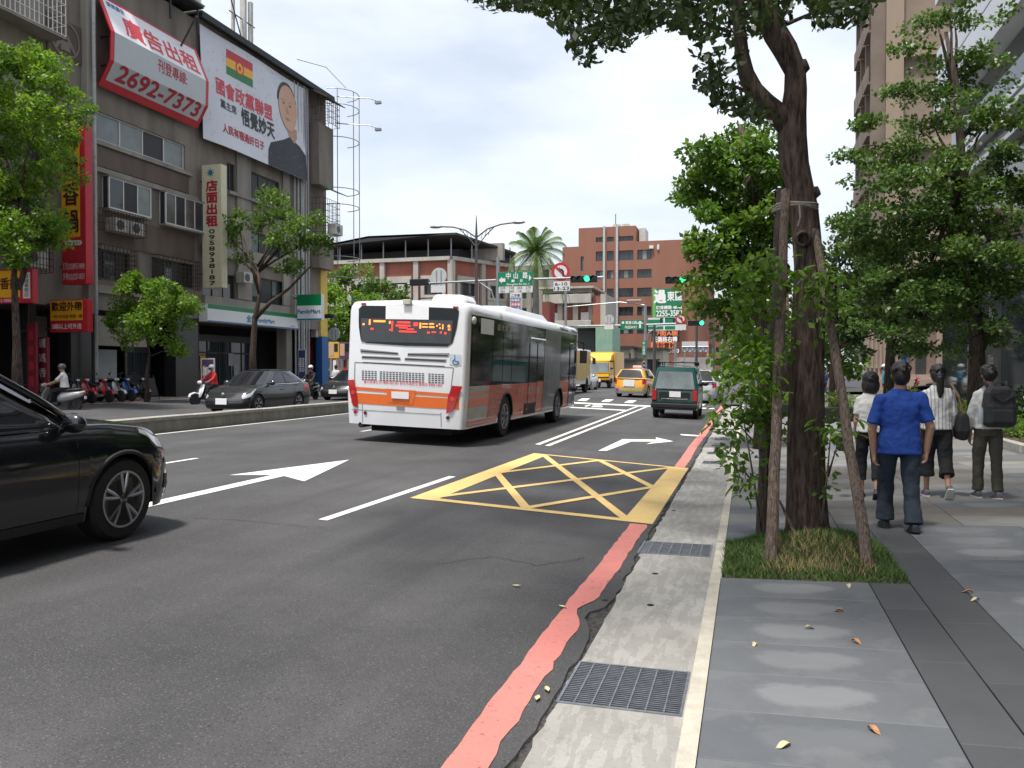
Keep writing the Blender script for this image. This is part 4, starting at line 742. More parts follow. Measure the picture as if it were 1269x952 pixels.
top = [(P0.x - 1, P0.y - 1.2, zr - 1.3), (mxp.x, P0.y - 1.2, zr), (P1.x + 1.2, P1.y - 1.2, zr - .1), (P2.x + 1.2, P2.y - 1, zr - 1.5), (P2.x - 4, P2.y + 12, zr - 1), (P0.x - 1, P0.y + 14, zr - 1)]; q.prism(top, (0, 0, -.28)); q.obj('roof_canopy', MATS['dark_roof'], sb)
q = MB(); q.prism([(x * 1.0, y + 3.5, zc) for x, y in bk[:3]] + [(x, y - 2, zc) for x, y in bk[3:]], (0, 0, 2.1)); q.obj('canopy_shade_box', MATS['open_dark'], sb)  # black box stands in for the shade of the open storey under the canopy
for x, y in [(P0.x + (P1.x - P0.x) * k / 6, P0.y) for k in range(7)] + [(P1.x + (P2.x - P1.x) * k / 3, P1.y + (P2.y - P1.y) * k / 3) for k in (1, 2, 3)]: q = MB(); q.bar((x, y, zc + .5), (x, y, zr - .6), .14); q.obj('roof_post', MATS['steel_grey'], sb)
q = MB(); q.box(P1.x + .6, P1.x + 5.5, P1.y + 6, P1.y + 7, zc + .6, zc + 3); q.obj('roof_shed', MATS['pale_render'], sb)
# second brick wing, right of the palm
YE = 112.0; E0, E1, E2 = at_y(676, 352, YE), at_y(733, 362, YE), at_y(746, 362, YE); wb = thing('brick_building', 'lower brick wing with pale balcony beams below the red tower', 'building', (0, 0, .1)); ze = E1.z - .8
fl = [(ze - 4.3 - 3.6 * i, ze - 1.9 - 3.6 * i) for i in range(3)]
facade_block(wb, (E0.x, YE), (E1.x, YE), .1, ze + .6, 3, fl, MATS['brick_red'], 1, frame=False)
for i in range(4): q = MB(); q.box(E0.x, E1.x + .2, YE - 1.5, YE - .46, ze - .9 - 3.6 * i, ze + .35 - 3.6 * i); q.obj('balcony_beam', MATS['frame_pale'], wb, bevel=.05)
q = MB(); q.box(E1.x + .3, E2.x, YE - .9, YE + 8, .1, ze); q.obj('brick_end_wall', MATS['brick_red'], wb); q = MB(); q.box(E2.x - .02, E2.x + .7, YE - 1.1, YE + 8, .1, ze + .3); q.obj('pier', MATS['frame_pale'], wb); q = MB(); q.box(E0.x - .5, E1.x, YE + .1, YE + 9, .1, ze + .5); q.obj('core', MATS['brick_red'], wb)
q = MB(); q.box(E0.x - .7, E1.x + .6, YE - 1.6, YE + 9, ze + 1.12, ze + 1.4); q.obj('roof', MATS['frame_pale'], wb)
rs = thing('shop_box', 'dark red shop front box standing beside the palm trunk', 'kiosk', (0, 0, .1)); q = MB(); a, b = at_y(672, 375, 104), at_y(681, 420, 104); q.box(a.x, b.x, 104, 107, 0, a.z); q.obj('kiosk_wall', mat('kiosk_red', (.2, .03, .035), .7, var=.2), rs)
# ---- red-brown tower
YT = 130.0; T = lambda px, py: at_y(px, py, YT)
C7 = lambda u, v: T(660 + u / 4.532, 260 + v / 4.533)
tw = thing('office_tower', 'tall red-brown tiled tower with a rounded corner behind the signals', 'building', (0, 0, .1))
xL, xM, xN, xR = T(697, 300).x, T(717, 300).x, T(788, 300).x, T(836, 300).x; zL, zM, zR = C7(200, 213).z, C7(420, 100).z, C7(740, 175).z
def twin(cols, rows, xa, xb, zt, ex=()):
    rr = [(C7(a, 300).x - xa, C7(b, 300).x - xa, C7(500, d).z, C7(500, c).z) for a, b, c, d in ex] + [(C7(a, 300).x - xa, C7(b, 300).x - xa, C7(500, d).z, C7(500, c).z) for a, b in cols for c, d in rows if C7(500, c).z < zt]; q = MB(); wall_grid(q, (xa, YT, 0), X3, Z3, -Y3, xb - xa, zt, rr, .35); q.obj('wall', MATS['brick_tower'], tw)
    for k, r_ in enumerate(rr): window(tw, (xa, YT, 0), X3, Z3, -Y3, r_, .25, 3 if r_[1] - r_[0] > 2.2 else 2, MATS['dark_alu'], None, .09, gms=[MATS['window_glass'], MATS['window_glass' if k % 3 else 'pale_blind']])
rows = [(233, 288), (342, 390), (445, 495), (550, 600), (655, 702)]
twin([], [], xL, xM, zL); twin([(355, 398), (418, 456), (483, 566)], [(153, 180)] + rows, xM, xN, zM, [(270, 288, 258, 340)]); twin([(588, 668)], rows, xN, xR, zR)
cen, rad = (xR, YT + 5.0), 5.0; arc = [(cen[0] + rad * math.sin(a), cen[1] - rad * math.cos(a)) for a in [i * math.pi / 2 / 8 for i in range(9)]]
q = MB(); q.grid([[(x, y, z) for x, y in arc] for z in (0, zR)]); q.obj('rounded_corner', MATS['brick_tower'], tw, smooth=True)
xs_s = xR + rad; rr = [(1.0 + 2.1 * i, 2.3 + 2.1 * i, 4 + 3.35 * j, 5.9 + 3.35 * j) for i in range(9) for j in range(5)]
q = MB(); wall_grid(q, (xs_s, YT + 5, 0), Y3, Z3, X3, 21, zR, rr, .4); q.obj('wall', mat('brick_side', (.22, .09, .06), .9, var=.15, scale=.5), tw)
for r_ in rr: window(tw, (xs_s, YT + 5, 0), Y3, Z3, X3, r_, .3, 1, MATS['dark_alu'], MATS['window_glass'], .12)
q = MB(); q.box(xs_s - .01, xs_s + .5, YT + 5, YT + 26, zR - 1.6, zR + .4); q.obj('side_parapet', MATS['frame_pale'], tw)
q = MB(); q.box(xL, xM, YT + .45, YT + 25, 0, zL - .05); q.box(xM + .01, xN, YT + .45, YT + 25, 0, zM - .05); q.box(xN + .01, xs_s - .45, YT + 5, YT + 25, 0, zR - .05); q.box(xN + .01, xR, YT + .45, YT + 4.99, 0, zR - .05); q.obj('core', MATS['brick_tower'], tw)
for u in (404, 476): q = MB(); x = C7(u, 300).x; q.box(x - .2, x + .15, YT - .35, YT - .003, 2, zM + .1); q.obj('white_pipe', MATS['pipe_grey'], tw)
q = MB(); q.box(C7(700, 200).x, C7(712, 200).x, YT - .2, YT - .01, C7(700, 228).z, C7(700, 200).z); q.box(C7(657, 200).x, C7(680, 200).x, YT - .4, YT - .01, C7(700, 222).z, C7(700, 205).z); q.obj('white_vent', MATS['white_alu'], tw)
q = MB(); q.box(C7(590, 100).x, C7(625, 100).x, YT + 2, YT + 6, zR, C7(600, 95).z); q.obj('roof_plant', MATS['ac_white'], tw); q = MB(); q.box(C7(640, 100).x, C7(748, 100).x, YT + 6, YT + 12, zR, C7(700, 148).z); q.obj('roof_cabin', mat('cabin_blue', (.08, .2, .4), .6), tw); q = MB(); q.bar((C7(450, 90).x, YT + 3, zM - .1), (C7(450, 90).x, YT + 3, C7(450, 8).z), .09); q.obj('aerial', MATS['dark_alu'], tw)
for k, u in enumerate((450, 468, 500, 520)): q = MB(); q.box(C7(u, 90).x - .3, C7(u, 90).x + .3, YT + 2, YT + 3, zM - .06, zM + .7); q.obj('roof_unit', MATS['ac_white'], tw)
# letters of the tower and its boards
def board(name, label, px0, px1, py0, py1, Y, m, thick=.35, posts=None, cat='sign'):
    a, b = at_y(px0, py0, Y), at_y(px1, py1, Y); t = thing(name, label, cat, (a.x, Y, b.z)); w, h = b.x - a.x, a.z - b.z; q = MB(); q.box(0, w, 0, thick, 0, h); q.obj('board', MATS[m] if isinstance(m, str) else m, t, bevel=.01)
    def put(s, u0, u1, v0, v1, mm, bold=0): return text(s, (w * u0, -.003, h * v0), X3, Z3, w * (u1 - u0), h * (v1 - v0), MATS[mm] if isinstance(mm, str) else mm, t, bold, 1.0, .01)
    def pan(u0, u1, v0, v1, mm, dd=.012): q = MB(); q.box(w * u0, w * u1, -dd, .001, h * v0, h * v1); return q.obj('sign_panel', MATS[mm] if isinstance(mm, str) else mm, t)
    for x in (posts or []): q = MB(); q.box(w * x - .1, w * x + .1, thick * .3, thick * .3 + .2, -b.z + .1, 0.0); q.obj('post', MATS['steel_grey'], t)
    return t, put, pan, w, h
mat('sign_green', (.005, .20, .10), .4, var=.05); mat('billboard_green', (.01, .17, .075), .5, var=.08); mat('led_black', (.012, .012, .013), .4); mat('led_orange', (.85, .22, .08), .5, var=.04); mat('sign_blue', (.01, .07, .36), .4)
t, put, pan, w, h = board('billboard', 'green restaurant billboard with white phone number on the tower corner', 809, 845, 358, 394, 128.4, 'billboard_green', .6, cat='billboard')
put('過', .05, .45, .52, .95, 'ink_white', .05); put('東區', .5, 1.0, .58, .9, 'ink_white', .03); put('訂席請撥 48-48', .12, 1, .30, .42, 'ink_white', .03); put('2255-3588', .12, 1, .06, .26, 'ink_white', .03); pan(0, .1, 0, 1, mat('lime_strip', (.12, .42, .1), .5))
t, put, pan, w, h = board('direction_board', 'white road map board with green and black route lines', 803, 845, 394, 409.5, 126, 'white_alu', .3, [.5])
pan(0, .46, .1, .85, 'sign_green'); pan(.5, 1, .08, .9, 'sign_green'); pan(.36, .8, .42, .5, 'led_black', .02); pan(.36, .8, .9, .98, 'led_black', .02); pan(.36, .42, .5, .9, 'led_black', .02); pan(.74, .8, .5, .9, 'led_black', .02); pan(.46, .5, .0, 1, 'ink_white', .025); pan(0, 1, .34, .40, 'ink_white', .022)
t, put, pan, w, h = board('message_board', 'black display board with orange and white traffic messages', 807.5, 842, 409.8, 424, 124, 'led_black', .3, [.2])
put('57街A板', .05, .95, .55, .98, mat('led_text', (.9, .25, .08), .5), .03); put('莊園路右轉', .04, .92, .03, .48, 'ink_white', .03)
t, put, pan, w, h = board('shop_sign', 'orange clinic sign with dark characters', 806.5, 838, 424.2, 432, 123.5, 'led_orange', .3); put('皮秒雷射', .08, .95, .12, .88, 'ink_brown', .03)
t, put, pan, w, h = board('shop_sign', 'dark shop sign with white phone number under the orange one', 813, 843, 432.3, 438, 123.8, 'arcade_dark', .3); put('2958-0', .3, .95, .12, .92, 'ink_white', .03)
t, put, pan, w, h = board('billboard', 'blank white billboard on a steel frame with red right edge', 845, 878, 423.5, 436, 120, mat('billboard_grey', (.48, .48, .48), .6, var=.06), .25, [.1, .5, .95], 'billboard'); pan(.96, 1, -.4, 1, 'led_orange'); q = MB()
for k in range(5): q.bar((w * k / 5, -.05, .05), (w * (k + .5) / 5, -.05, h * .5), .1); q.bar((w * (k + .5) / 5, -.05, h * .5), (w * (k + 1) / 5, -.05, .05), .1)
q.bar((0, -.05, h * .5), (w, -.05, h * .5), .1); q.obj('lattice', MATS['steel_grey'], t)
# low buildings at the foot of the tower
def simple(name, label, px0, px1, pyt, Y, dep, m, wins=(), cat='building', roof=None, zb=.1):
    a, b = at_y(px0, pyt, Y), at_y(px1, pyt, Y); t = thing(name, label, cat, (a.x, Y, zb)); w, h = b.x - a.x, a.z - zb; q = MB()
    rr = [(w * u0, w * u1, h * v0, h * v1) for u0, u1, v0, v1 in wins]; wall_grid(q, (0, 0, 0), X3, Z3, -Y3, w, h, rr, .25); q.add([(0, 0, 0), (w, 0, 0), (w, dep, 0), (0, dep, 0), (0, 0, h), (w, 0, h), (w, dep, h), (0, dep, h)], [(4, 5, 6, 7), (1, 2, 6, 5), (3, 0, 4, 7), (2, 3, 7, 6)]); q.obj('wall', MATS[m] if isinstance(m, str) else m, t)
    for k, r_ in enumerate(rr): window(t, (0, 0, 0), X3, Z3, -Y3, r_, .2, 2, MATS['dark_alu'], None, .08, gms=[MATS['window_glass'], MATS['open_dark' if k % 2 else 'window_glass']])
    if roof: q = MB(); q.box(-.4, w + .4, -.9, dep, h + .005, h + .25); q.obj('roof', MATS[roof], t)
    return t, w, h
mat('tin_green', (.22, .36, .26), .6, var=.12, dirt=.3, streak=4); mat('beige_wall', (.45, .42, .33), .85, var=.12, dirt=.3, streak=4)
simple('corner_shed', 'pale green tin shed with a flat canopy at the junction', 738, 759, 404, 95, 6, 'tin_green'); simple('corner_shed', 'small pale green post and beam shelter left of the tin shed', 716, 737, 407, 96, 5, mat('shelter_dark', (.05, .055, .05), .8), roof='tin_green')
t, w, h = simple('low_house', 'low cream house with a flat roof at the foot of the tower', 759, 782, 431.5, 108, 8, 'beige_wall', [(.9, .98, .35, .85)], roof='dark_roof'); simple('low_house', 'low cream shop row with dark doorways under the sign boards', 782, 822, 433.5, 112, 8, 'beige_wall', [(.05, .2, .1, .75), (.5, .68, .05, .7), (.75, .9, .05, .7)], roof='dark_roof'); simple('low_house', 'grey lean-to wall between the yellow truck and the taxi', 770, 790, 447, 96, 4, 'pale_render', roof='dark_roof')
simple('low_house', 'grey shop row with faded posters behind the white billboard', 838, 884, 443, 122, 8, mat('poster_wall', (.36, .33, .32), .8, var=.3, scale=.4), [(.1, .3, .1, .5), (.5, .8, .1, .5)])
mid_y = 190
wn_ = lambda nx, ny: [((i + .22) / nx, (i + .78) / nx, (j + .25) / ny, (j + .75) / ny) for i in range(nx) for j in range(ny)]
simple('white_building', 'white block seen past the tower beside the tree', 862, 886, 380, 175, 12, mat('white_wall', (.55, .55, .53), .8, var=.08), wn_(3, 7)); simple('brown_building', 'brown block far down the street', 886, 900, 372, 165, 30, 'brick_tower', wn_(2, 7)); simple('pale_building', 'pale narrow block far down the street beside the trees', 900, 930, 388, 240, 20, 'frame_pale', wn_(4, 6)); simple('grey_building', 'grey far block closing the end of the street', 905, 1010, 410, 330, 20, mat('grey_wall', (.33, .34, .36), .8, var=.1), wn_(9, 5))
simple('pale_building', 'pale roofline block rising behind the palm', 628, 712, 330, 150, 12, 'pale_render', wn_(6, 6))
for i, (px0, px1, py0, py1, Y, m_, lab) in enumerate(((894, 899, 428, 444, 120, 'billboard_green', 'narrow green vertical shop sign far down the street'), (882, 886, 431, 446, 130, 'billboard_green', 'small green vertical sign on the far white block'), (901, 904, 436, 448, 118, 'sign_blue', 'blue vertical shop sign far down the street'), (905, 908, 430, 445, 116, 'led_orange', 'orange vertical shop sign far down the street'))): board('shop_sign', lab, px0, px1, py0, py1, Y, m_, .8)
# ---- right side: beige tower and grey office
YR = 50.0; xg0, xg1 = at_y(1097, 200, YR).x, 15.0
mat('beige_tile', (.33, .255, .19), .85, var=.07, scale=.8, bump=.15, bscale=12, dirt=.2, dcol=(.22, .17, .13), streak=6); mat('beige_inset', (.26, .20, .155), .85, var=.09, scale=1.5); mat('balcony_brown', (.20, .155, .125), .85, var=.2, scale=1); mat('pink_stone', (.36, .27, .22), .8, var=.1, scale=1.5); mat('pink_stone_dark', (.22, .16, .13), .8, var=.1)
bt = thing('residential_tower', 'tall beige tiled tower with stacked side balconies above the trees', 'building', (0, 0, .2)); HT = 46
ins = [(at_y(1120, 100, YR).x - xg0, xg1 - xg0 - 2, z0, z0 + 4.7) for z0 in (9.0, 14.1, 19.2, 24.3, 29.4)]
q = MB(); wall_grid(q, (xg0, YR, 6.0), X3, Z3, -Y3, xg1 - xg0, HT - 6, [(a, b, c - 6, d - 6) for a, b, c, d in ins], .35); q.box(xg0 + .002, xg1, YR + .36, YR + 7, 0, HT - .05); q.obj('wall', MATS['beige_tile'], bt)
for a, b, c, d in ins: q = MB(); q.box(xg0 + a, xg0 + b, YR + .33, YR + .355, c, d); q.obj('inset_panel', MATS['beige_inset'], bt)
for j in range(14):
    z = 6 + j * 2.9; q = MB()
    for k in range(3): y = YR + .4 + 2.2 * k; q.box(xg0 - .9, xg0, y, y + 1.9, z, z + .16); q.box(xg0 - .9, xg0 - .82, y, y + 1.9, z + .16, z + 1.0)
    q.box(xg0 - .45, xg0 - .38, YR + .3, YR + 6.9, z + 1.9, z + 2.0); q.obj('balcony', MATS['balcony_brown'], bt)
for k in range(4): q = MB(); y = YR + .3 + 2.2 * k; q.box(xg0 - .75, xg0 - .001, y - .14, y + .14, 2, HT); q.obj('balcony_fin', MATS['balcony_brown'], bt)
q = MB(); q.box(6.2, xg1, YR - .8, YR - .01, -.2, 1.0); q.box(6.2, xg1, YR - .6, YR - .01, 1.0, 1.25); q.obj('plinth', MATS['pink_stone'], bt)
dxa, dxb = at_y(1123, 450, YR).x, at_y(1158, 450, YR).x
q = MB(); q.box(6.2, dxa, YR - .5, YR - .02, 1.25, 6.0); q.box(dxb, xg1, YR - .5, YR - .02, 1.25, 6.0); q.box(6.2, xg1, YR - .7, YR - .02, 6.0, 6.6); q.obj('base_wall', MATS['pink_stone'], bt)
for x in [6.3 + .22 * i for i in range(40)]:
    if not dxa - .1 < x < dxb and x < 12: q = MB(); q.box(x, x + .11, YR - .62, YR - .5, 1.6, 5.6); q.obj('fluting', MATS['pink_stone'], bt)
q = MB(); q.box(dxa, dxb, YR - .1, YR - .02, 1.25, 4.2); q.obj('door_panel', MATS['pink_stone_dark'], bt); q = MB(); q.box(dxa + .45, dxb - .45, YR - .16, YR - .1, 1.25, 3.2); q.obj('door', MATS['dark_alu'], bt); q = MB(); q.box(dxa, dxb, YR - .3, YR - .02, 4.2, 6.0); q.obj('lintel', MATS['pink_stone_dark'], bt)
mat('panel_white', (.58, .585, .60), .35, .1, var=.05, scale=.5); mat('office_glass', (.03, .036, .042), .05, var=.3, scale=.25, spec=.6); mat('office_stone', (.045, .047, .05), .25, var=.3, scale=1.2); mat('office_grey', (.16, .165, .175), .4, .2, var=.1)
XO = 7.0; Y0o, Y1o = -14.0, 34.3; of = thing('office_building', 'modern grey office with white horizontal bands and dark glass lobby', 'building', (XO, Y0o, .3)); Lo = Y1o - Y0o
q = MB(); q.box(.6, 16, 0, Lo - .5, 0, 34); q.obj('core', MATS['office_grey'], of)
def oband(z0, z1, out, m, nm, n=1):
    for k in range(n):
        q = MB(); a, b = Lo * k / n, Lo * (k + 1) / n; q.box(-out, .6, a + .006, b - .006, z0, z1); q.box(-out, 12, b - .002, b, z0, z1) if k == n - 1 else None; q.obj(nm, MATS[m], of)
for f in range(5):
    z = 10.2 + 4.15 * f
    oband(z + 1.0 - .3, z + 1.55 - .3, .35, 'panel_white', 'spandrel_panel', 20); oband(z + 1.33, z + 1.9, .30, 'panel_white', 'spandrel_panel', 20); oband(z + 2.0, z + 3.1, .28, 'panel_white', 'spandrel_panel', 20); oband(z - .6, z + .66, -.25, 'office_glass', 'glass_band', 8); oband(z + 3.14, z + 3.5, -.2, 'office_glass', 'glass_band', 8)
for z0, z1, o_ in ((8.35, 8.5, .4), (8.62, 8.82, .4), (7.7, 7.82, .3)): oband(z0, z1, o_, 'panel_white', 'white_fin', 10)
oband(8.9, 9.55, -.1, 'office_glass', 'glass_band', 8); oband(7.85, 8.3, .1, 'office_stone', 'soffit_band', 8)
for k in range(24): q = MB(); a = Lo * k / 24; q.box(-.0, .3, a + .01, a + Lo / 24 - .01, 0, 7.65); q.obj('lobby_glass' if k % 3 else 'stone_panel', MATS['office_glass' if k % 3 else 'office_stone'], of)
for k in (22, 19, 16): q = MB(); a = Lo * k / 24; q.box(-.06, -.001, a - .02, a + .02, 0, 5); q.obj('steel_fin', MATS['steel_grey'], of)
pl = at_x(1227, 440, XO - .12); q = MB(); q.box(-.1, -.003, pl.y - Y0o - .7, pl.y - Y0o + .7, .1, 4.6); q.obj('name_plaque', MATS['office_stone'], of); text('新\n板\n金\n融', (-.1, pl.y - Y0o + .3, 1.4), -Y3, Z3, .6, 2.6, mat('plaque_metal', (.45, .44, .42), .35, .7), of, 0, 1.4)
q = MB(); q.prism([(-.8, Lo - .3, 4.0), (-.8, Lo - .3, 4.6), (-1.5, Lo - .3, 4.3)], (0, .1, 0)); q.obj('white_pennant', MATS['panel_white'], of)

# ================================================================ TREES AND PLANTS
def _bark(c0, c1, sc, st):
    def f(n, l, b, noise, rng, mixc):
        a = noise(1, 7, .65, (sc, sc, sc / st)); base = mixc(rng(a.outputs[0], .36, .62, 0, 1), c0, c1); base = mixc(rng(noise(2.5, 6, .65).outputs[0], .5, .72, 0, .45), base, tuple(q * .55 for q in c1))
        base = mixc(rng(noise(5, 8, .7).outputs[0], .63, .72, 0, .35), base, (.17, .175, .14)); l.new(base, b.inputs['Base Color']); _bump(n, l, b, a.outputs[0], 1.0, .035)
    return f
special('bark', _bark((.022, .016, .013), (.125, .09, .07), 26, 6), .95); special('bark_pale', _bark((.07, .055, .045), (.22, .18, .145), 26, 6), .95); special('stake_wood', _bark((.055, .043, .035), (.25, .19, .15), 70, 22), .9)
mat('stake_dark', (.06, .045, .038), .9, var=.3, scale=10, bump=.6, streak=8)
L_ = {k: [leafmat(f'leaf_{k}_{i}', c, t) for i, c in enumerate(cs)] for k, (t, cs) in {
    'hero': (.16, [(.032, .058, .014), (.025, .048, .012), (.05, .08, .02)]), 'bright': (.42, [(.125, .225, .03), (.095, .18, .026), (.175, .265, .04)]), 'camphor': (.38, [(.085, .165, .028), (.065, .13, .024), (.13, .21, .036)]), 'mid': (.36, [(.095, .17, .03), (.075, .14, .026), (.125, .20, .036)]),  # hero greens kept dark: the backlit look is put into the leaf colour
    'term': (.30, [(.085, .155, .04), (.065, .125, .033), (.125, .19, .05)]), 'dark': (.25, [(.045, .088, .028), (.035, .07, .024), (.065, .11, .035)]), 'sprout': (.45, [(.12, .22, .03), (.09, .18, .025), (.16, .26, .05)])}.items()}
def leaf_arrays(P, D, L, w, fold=.25):
    """P base points, D unit directions, L lengths: one folded quad each"""
    N = len(P); up = nrg.normal(0, 1, (N, 3)); up[:, 2] += 1.2; s = np.cross(D, up); s /= np.linalg.norm(s, axis=1)[:, None] + 1e-9; n = np.cross(s, D)
    V = np.empty((N, 4, 3)); Lc = L[:, None]; V[:, 0] = P; V[:, 1] = P + D * Lc * .45 + s * Lc * w - n * Lc * fold * .15; V[:, 2] = P + D * Lc + n * Lc * -.12; V[:, 3] = P + D * Lc * .45 - s * Lc * w - n * Lc * fold * .15
    return V
def leaf_dirs(N, C, P, droop=.2):
    d = P - C; d /= np.linalg.norm(d, axis=1)[:, None] + 1e-6; d = d * .6 + nrg.normal(0, .75, (N, 3)); d[:, 2] -= droop; return d / (np.linalg.norm(d, axis=1)[:, None] + 1e-9)
def crown(name, clumps, per, L, w, key, parent, mask=None, droop=.2, kind='stuff'):
    """clumps: (centre, (rx,ry,rz)); leaves gathered in small sprays inside each clump"""
    Vs, Ms = [], []
    for c, r in clumps:
        n = max(4, int(per * nrg.uniform(.6, 1.4))); u = nrg.normal(0, 1, (n, 3)); u /= np.linalg.norm(u, axis=1)[:, None]; rad = nrg.uniform(.25, 1, n) ** .6
        P = np.array(c) + u * rad[:, None] * np.array(r); D = leaf_dirs(n, np.array(c), P, droop); ln = L * nrg.uniform(.65, 1.25, n)
        Vs.append(leaf_arrays(P, D, ln, w)); tone = nrg.choice(3, p=[.5, .3, .2]); m = np.where(nrg.random(n) < .65, tone, nrg.integers(0, 3, n)); Ms.append(m)
    V, M = np.concatenate(Vs), np.concatenate(Ms)
    if mask is not None: k = mask(V[:, 2]); V, M = V[k], M[k]
    o = np_mesh(name, V.reshape(-1, 3), 4, L_[key], M, kind, parent); return o
def blobs_px(bl, Y, dj=.6, dens=1.0, rc=.35, flat=1.0, depth=.9):
    """pixel blobs (px,py,r or rx,ry) on the plane Y -> small clump centres filling ellipsoids there"""
    out = []
    for b_ in bl:
        px, py, rx = b_[:3]; ry = b_[3] if len(b_) > 3 else rx; Yb = Y + (b_[4] if len(b_) > 4 else rnd.uniform(-dj, dj)); c = at_y(px, py, Yb); k = (c - _C).dot(_F) / FPX; R_ = Vector((rx * k, rx * k * depth, ry * k)); v = R_.x * R_.y * R_.z
        n = max(3, int(dens * 1.9 * (v ** (1 / 3) / rc) ** 2.1))
        for _ in range(n):
            u = Vector((rnd.gauss(0, 1), rnd.gauss(0, 1), rnd.gauss(0, 1))).normalized() * rnd.uniform(.35, 1) ** .5; q = rc * rnd.uniform(.6, 1.3)
            out.append(((c.x + u.x * R_.x, c.y + u.y * R_.y, c.z + u.z * R_.z), (q, q, q * .75 * flat)))
    return out
def limb(a, b, sag=0.0):
    a, b = Vector(a), Vector(b); m1 = a.lerp(b, .35) + Vector((rnd.uniform(-.15, .15), rnd.uniform(-.15, .15), sag + rnd.uniform(-.05, .1))) * (b - a).length * .35; m2 = a.lerp(b, .7) + Vector((rnd.uniform(-.1, .1), rnd.uniform(-.1, .1), sag * .6)) * (b - a).length * .35; return [a, m1, m2, b]
def tree(name, label, trunk, r0, clumps, per, L, w, key, group=None, nlimb=9, barkm='bark', mask=None, droop=.2, r1=.35, limbs=()):
    """trunk: list of points; limbs run from the upper trunk to clump centres"""
    t = thing(name, label, 'tree', trunk[0], 0, group); o0 = Vector(trunk[0]); tp = [Vector(p) - o0 for p in trunk]; n = len(tp)
    q = MB(); q.tube(tp, [r0 * (1.35 if i == 0 else 1 - (1 - r1) * i / (n - 1)) for i in range(n)], 10, jit=.06); q.obj('trunk', MATS[barkm], t, smooth=True)
    for c, _ in (rnd.sample(clumps, min(nlimb, len(clumps)))):
        c = Vector(c) - o0; zz = min(max((c.z - tp[0].z) * .75, tp[n // 2].z), tp[-1].z); i = max(1, min(n - 1, next((k for k in range(n) if tp[k].z >= zz), n - 1))); s = tp[i - 1].lerp(tp[i], .8); rr = r0 * .34
        q = MB(); q.tube(limb(s, c, .12), [rr, rr * .7, rr * .45, rr * .15], 6); q.obj('limb', MATS[barkm], t, smooth=True)
    for pts, ra, rb in limbs: q = MB(); q.tube([Vector(p) - o0 for p in pts], [ra + (rb - ra) * i / (len(pts) - 1) for i in range(len(pts))], 8, jit=.05); q.obj('limb', MATS[barkm], t, smooth=True)
    cr_ = crown('crown', [((c[0] - o0.x, c[1] - o0.y, c[2] - o0.z), r) for c, r in clumps], per, L, w, key, t, (lambda V: mask(V + np.array(o0))) if mask else None, droop); return t
# ---- the staked street tree in front
YH = 8.72; H_ = lambda px, py, dy=0: at_y(px, py, YH + dy)
tk = [(1002, 672, 66), (1001, 650, 52), (999, 600, 47), (998, 540, 45), (1000, 465, 41), (1002, 391, 39), (1002, 330, 35), (999, 288, 33), (996, 259, 33), (990, 228, 32), (984, 205, 34), (982, 170, 35), (983, 140, 31), (986, 112, 27), (985, 88, 26), (973, 62, 29), (961, 42, 30), (951, 20, 30), (942, -5, 29), (928, -60, 26), (905, -150, 22), (890, -230, 15)]
kp = (H_(1000, 400) - _C).dot(_F) / FPX
ht = thing('street_tree', 'tall dark-barked street tree tied to wooden stakes in the grass pit', 'tree', (.57, YH, .02)); o0 = Vector(ht.location)
q = MB(); q.tube([H_(a, b) - o0 for a, b, _ in tk], [w * kp / 2 for *_, w in tk], 22, jit=.045)
trunk = q.obj('trunk', MATS['bark'], ht, smooth=True)
q = MB(); lk = [(978, 160, 26), (965, 143, 28), (948, 128, 26), (934, 112, 23), (925, 92, 20), (919, 66, 17), (916, 30, 15), (915, -10, 14), (908, -70, 12), (888, -150, 8)]; q.tube([H_(a, b, -.03 * i) - o0 for i, (a, b, _) in enumerate(lk)], [w * kp / 2 for *_, w in lk], 14, jit=.05)
tops = [H_(928, -60), H_(905, -150), H_(908, -70, -.3), H_(890, -150, -.3), H_(890, -230), H_(942, -5)]
ends = [(-4.2, 7.5, 7.4), (-3.4, 10.5, 7.6), (-2.2, 5.5, 8.2), (1.5, 11.5, 8.3), (3.4, 9.5, 7.6), (3.9, 7.0, 7.8), (1.5, 4.5, 8.4), (-1.5, 8.4, 6.3), (-3.0, 8.8, 6.2), (2.6, 8.6, 6.6), (-.5, 9.5, 9.8), (.5, 7, 9.6)]
q.obj('limb', MATS['bark'], ht, smooth=True)
for e in ends: s = rnd.choice(tops); q = MB(); q.tube([p - o0 for p in limb(s, e, .2)], [.075, .055, .035, .012], 7); q.obj('limb', MATS['bark'], ht, smooth=True)
q = MB()
for a, b, ex, rr in ((1006, 240, 20, .05), (992, 84, 14, .06)): p = H_(a, b) - o0; d = Vector((1, -.3, .35)).normalized(); q.tube([p - d * .1, p + d * .02, p + d * .075], [rr * 1.7, rr * 1.3, rr * .9], 10)
p = H_(994, 299) - o0 + Vector((0, -.155, 0)); q.lathe([(.075, .05), (.085, -.015), (.055, -.03), (.045, .03), (.01, .035)], p, 'y', 14); q.obj('knot', MATS['bark'], ht, smooth=True)
MA = [(552, -60), (566, 0), (606, 15), (646, 18), (672, 22), (699, 44), (703, 70), (716, 84), (725, 90), (747, 80), (734, 62), (778, 66), (792, 48), (822, 40), (849, 48), (858, 58), (893, 48), (905, 60), (860, 66), (858, 78), (868, 92), (858, 115), (878, 122), (890, 142), (915, 152), (945, 160), (974, 150), (962, 124), (945, 128), (928, 92), (925, 50), (930, 48), (942, 52), (948, 40), (964, 30), (978, 34), (984, 8), (990, 3), (1000, 10), (1012, 44), (1034, 36), (1062, 37), (1078, 34), (1088, 10), (1100, -60)]
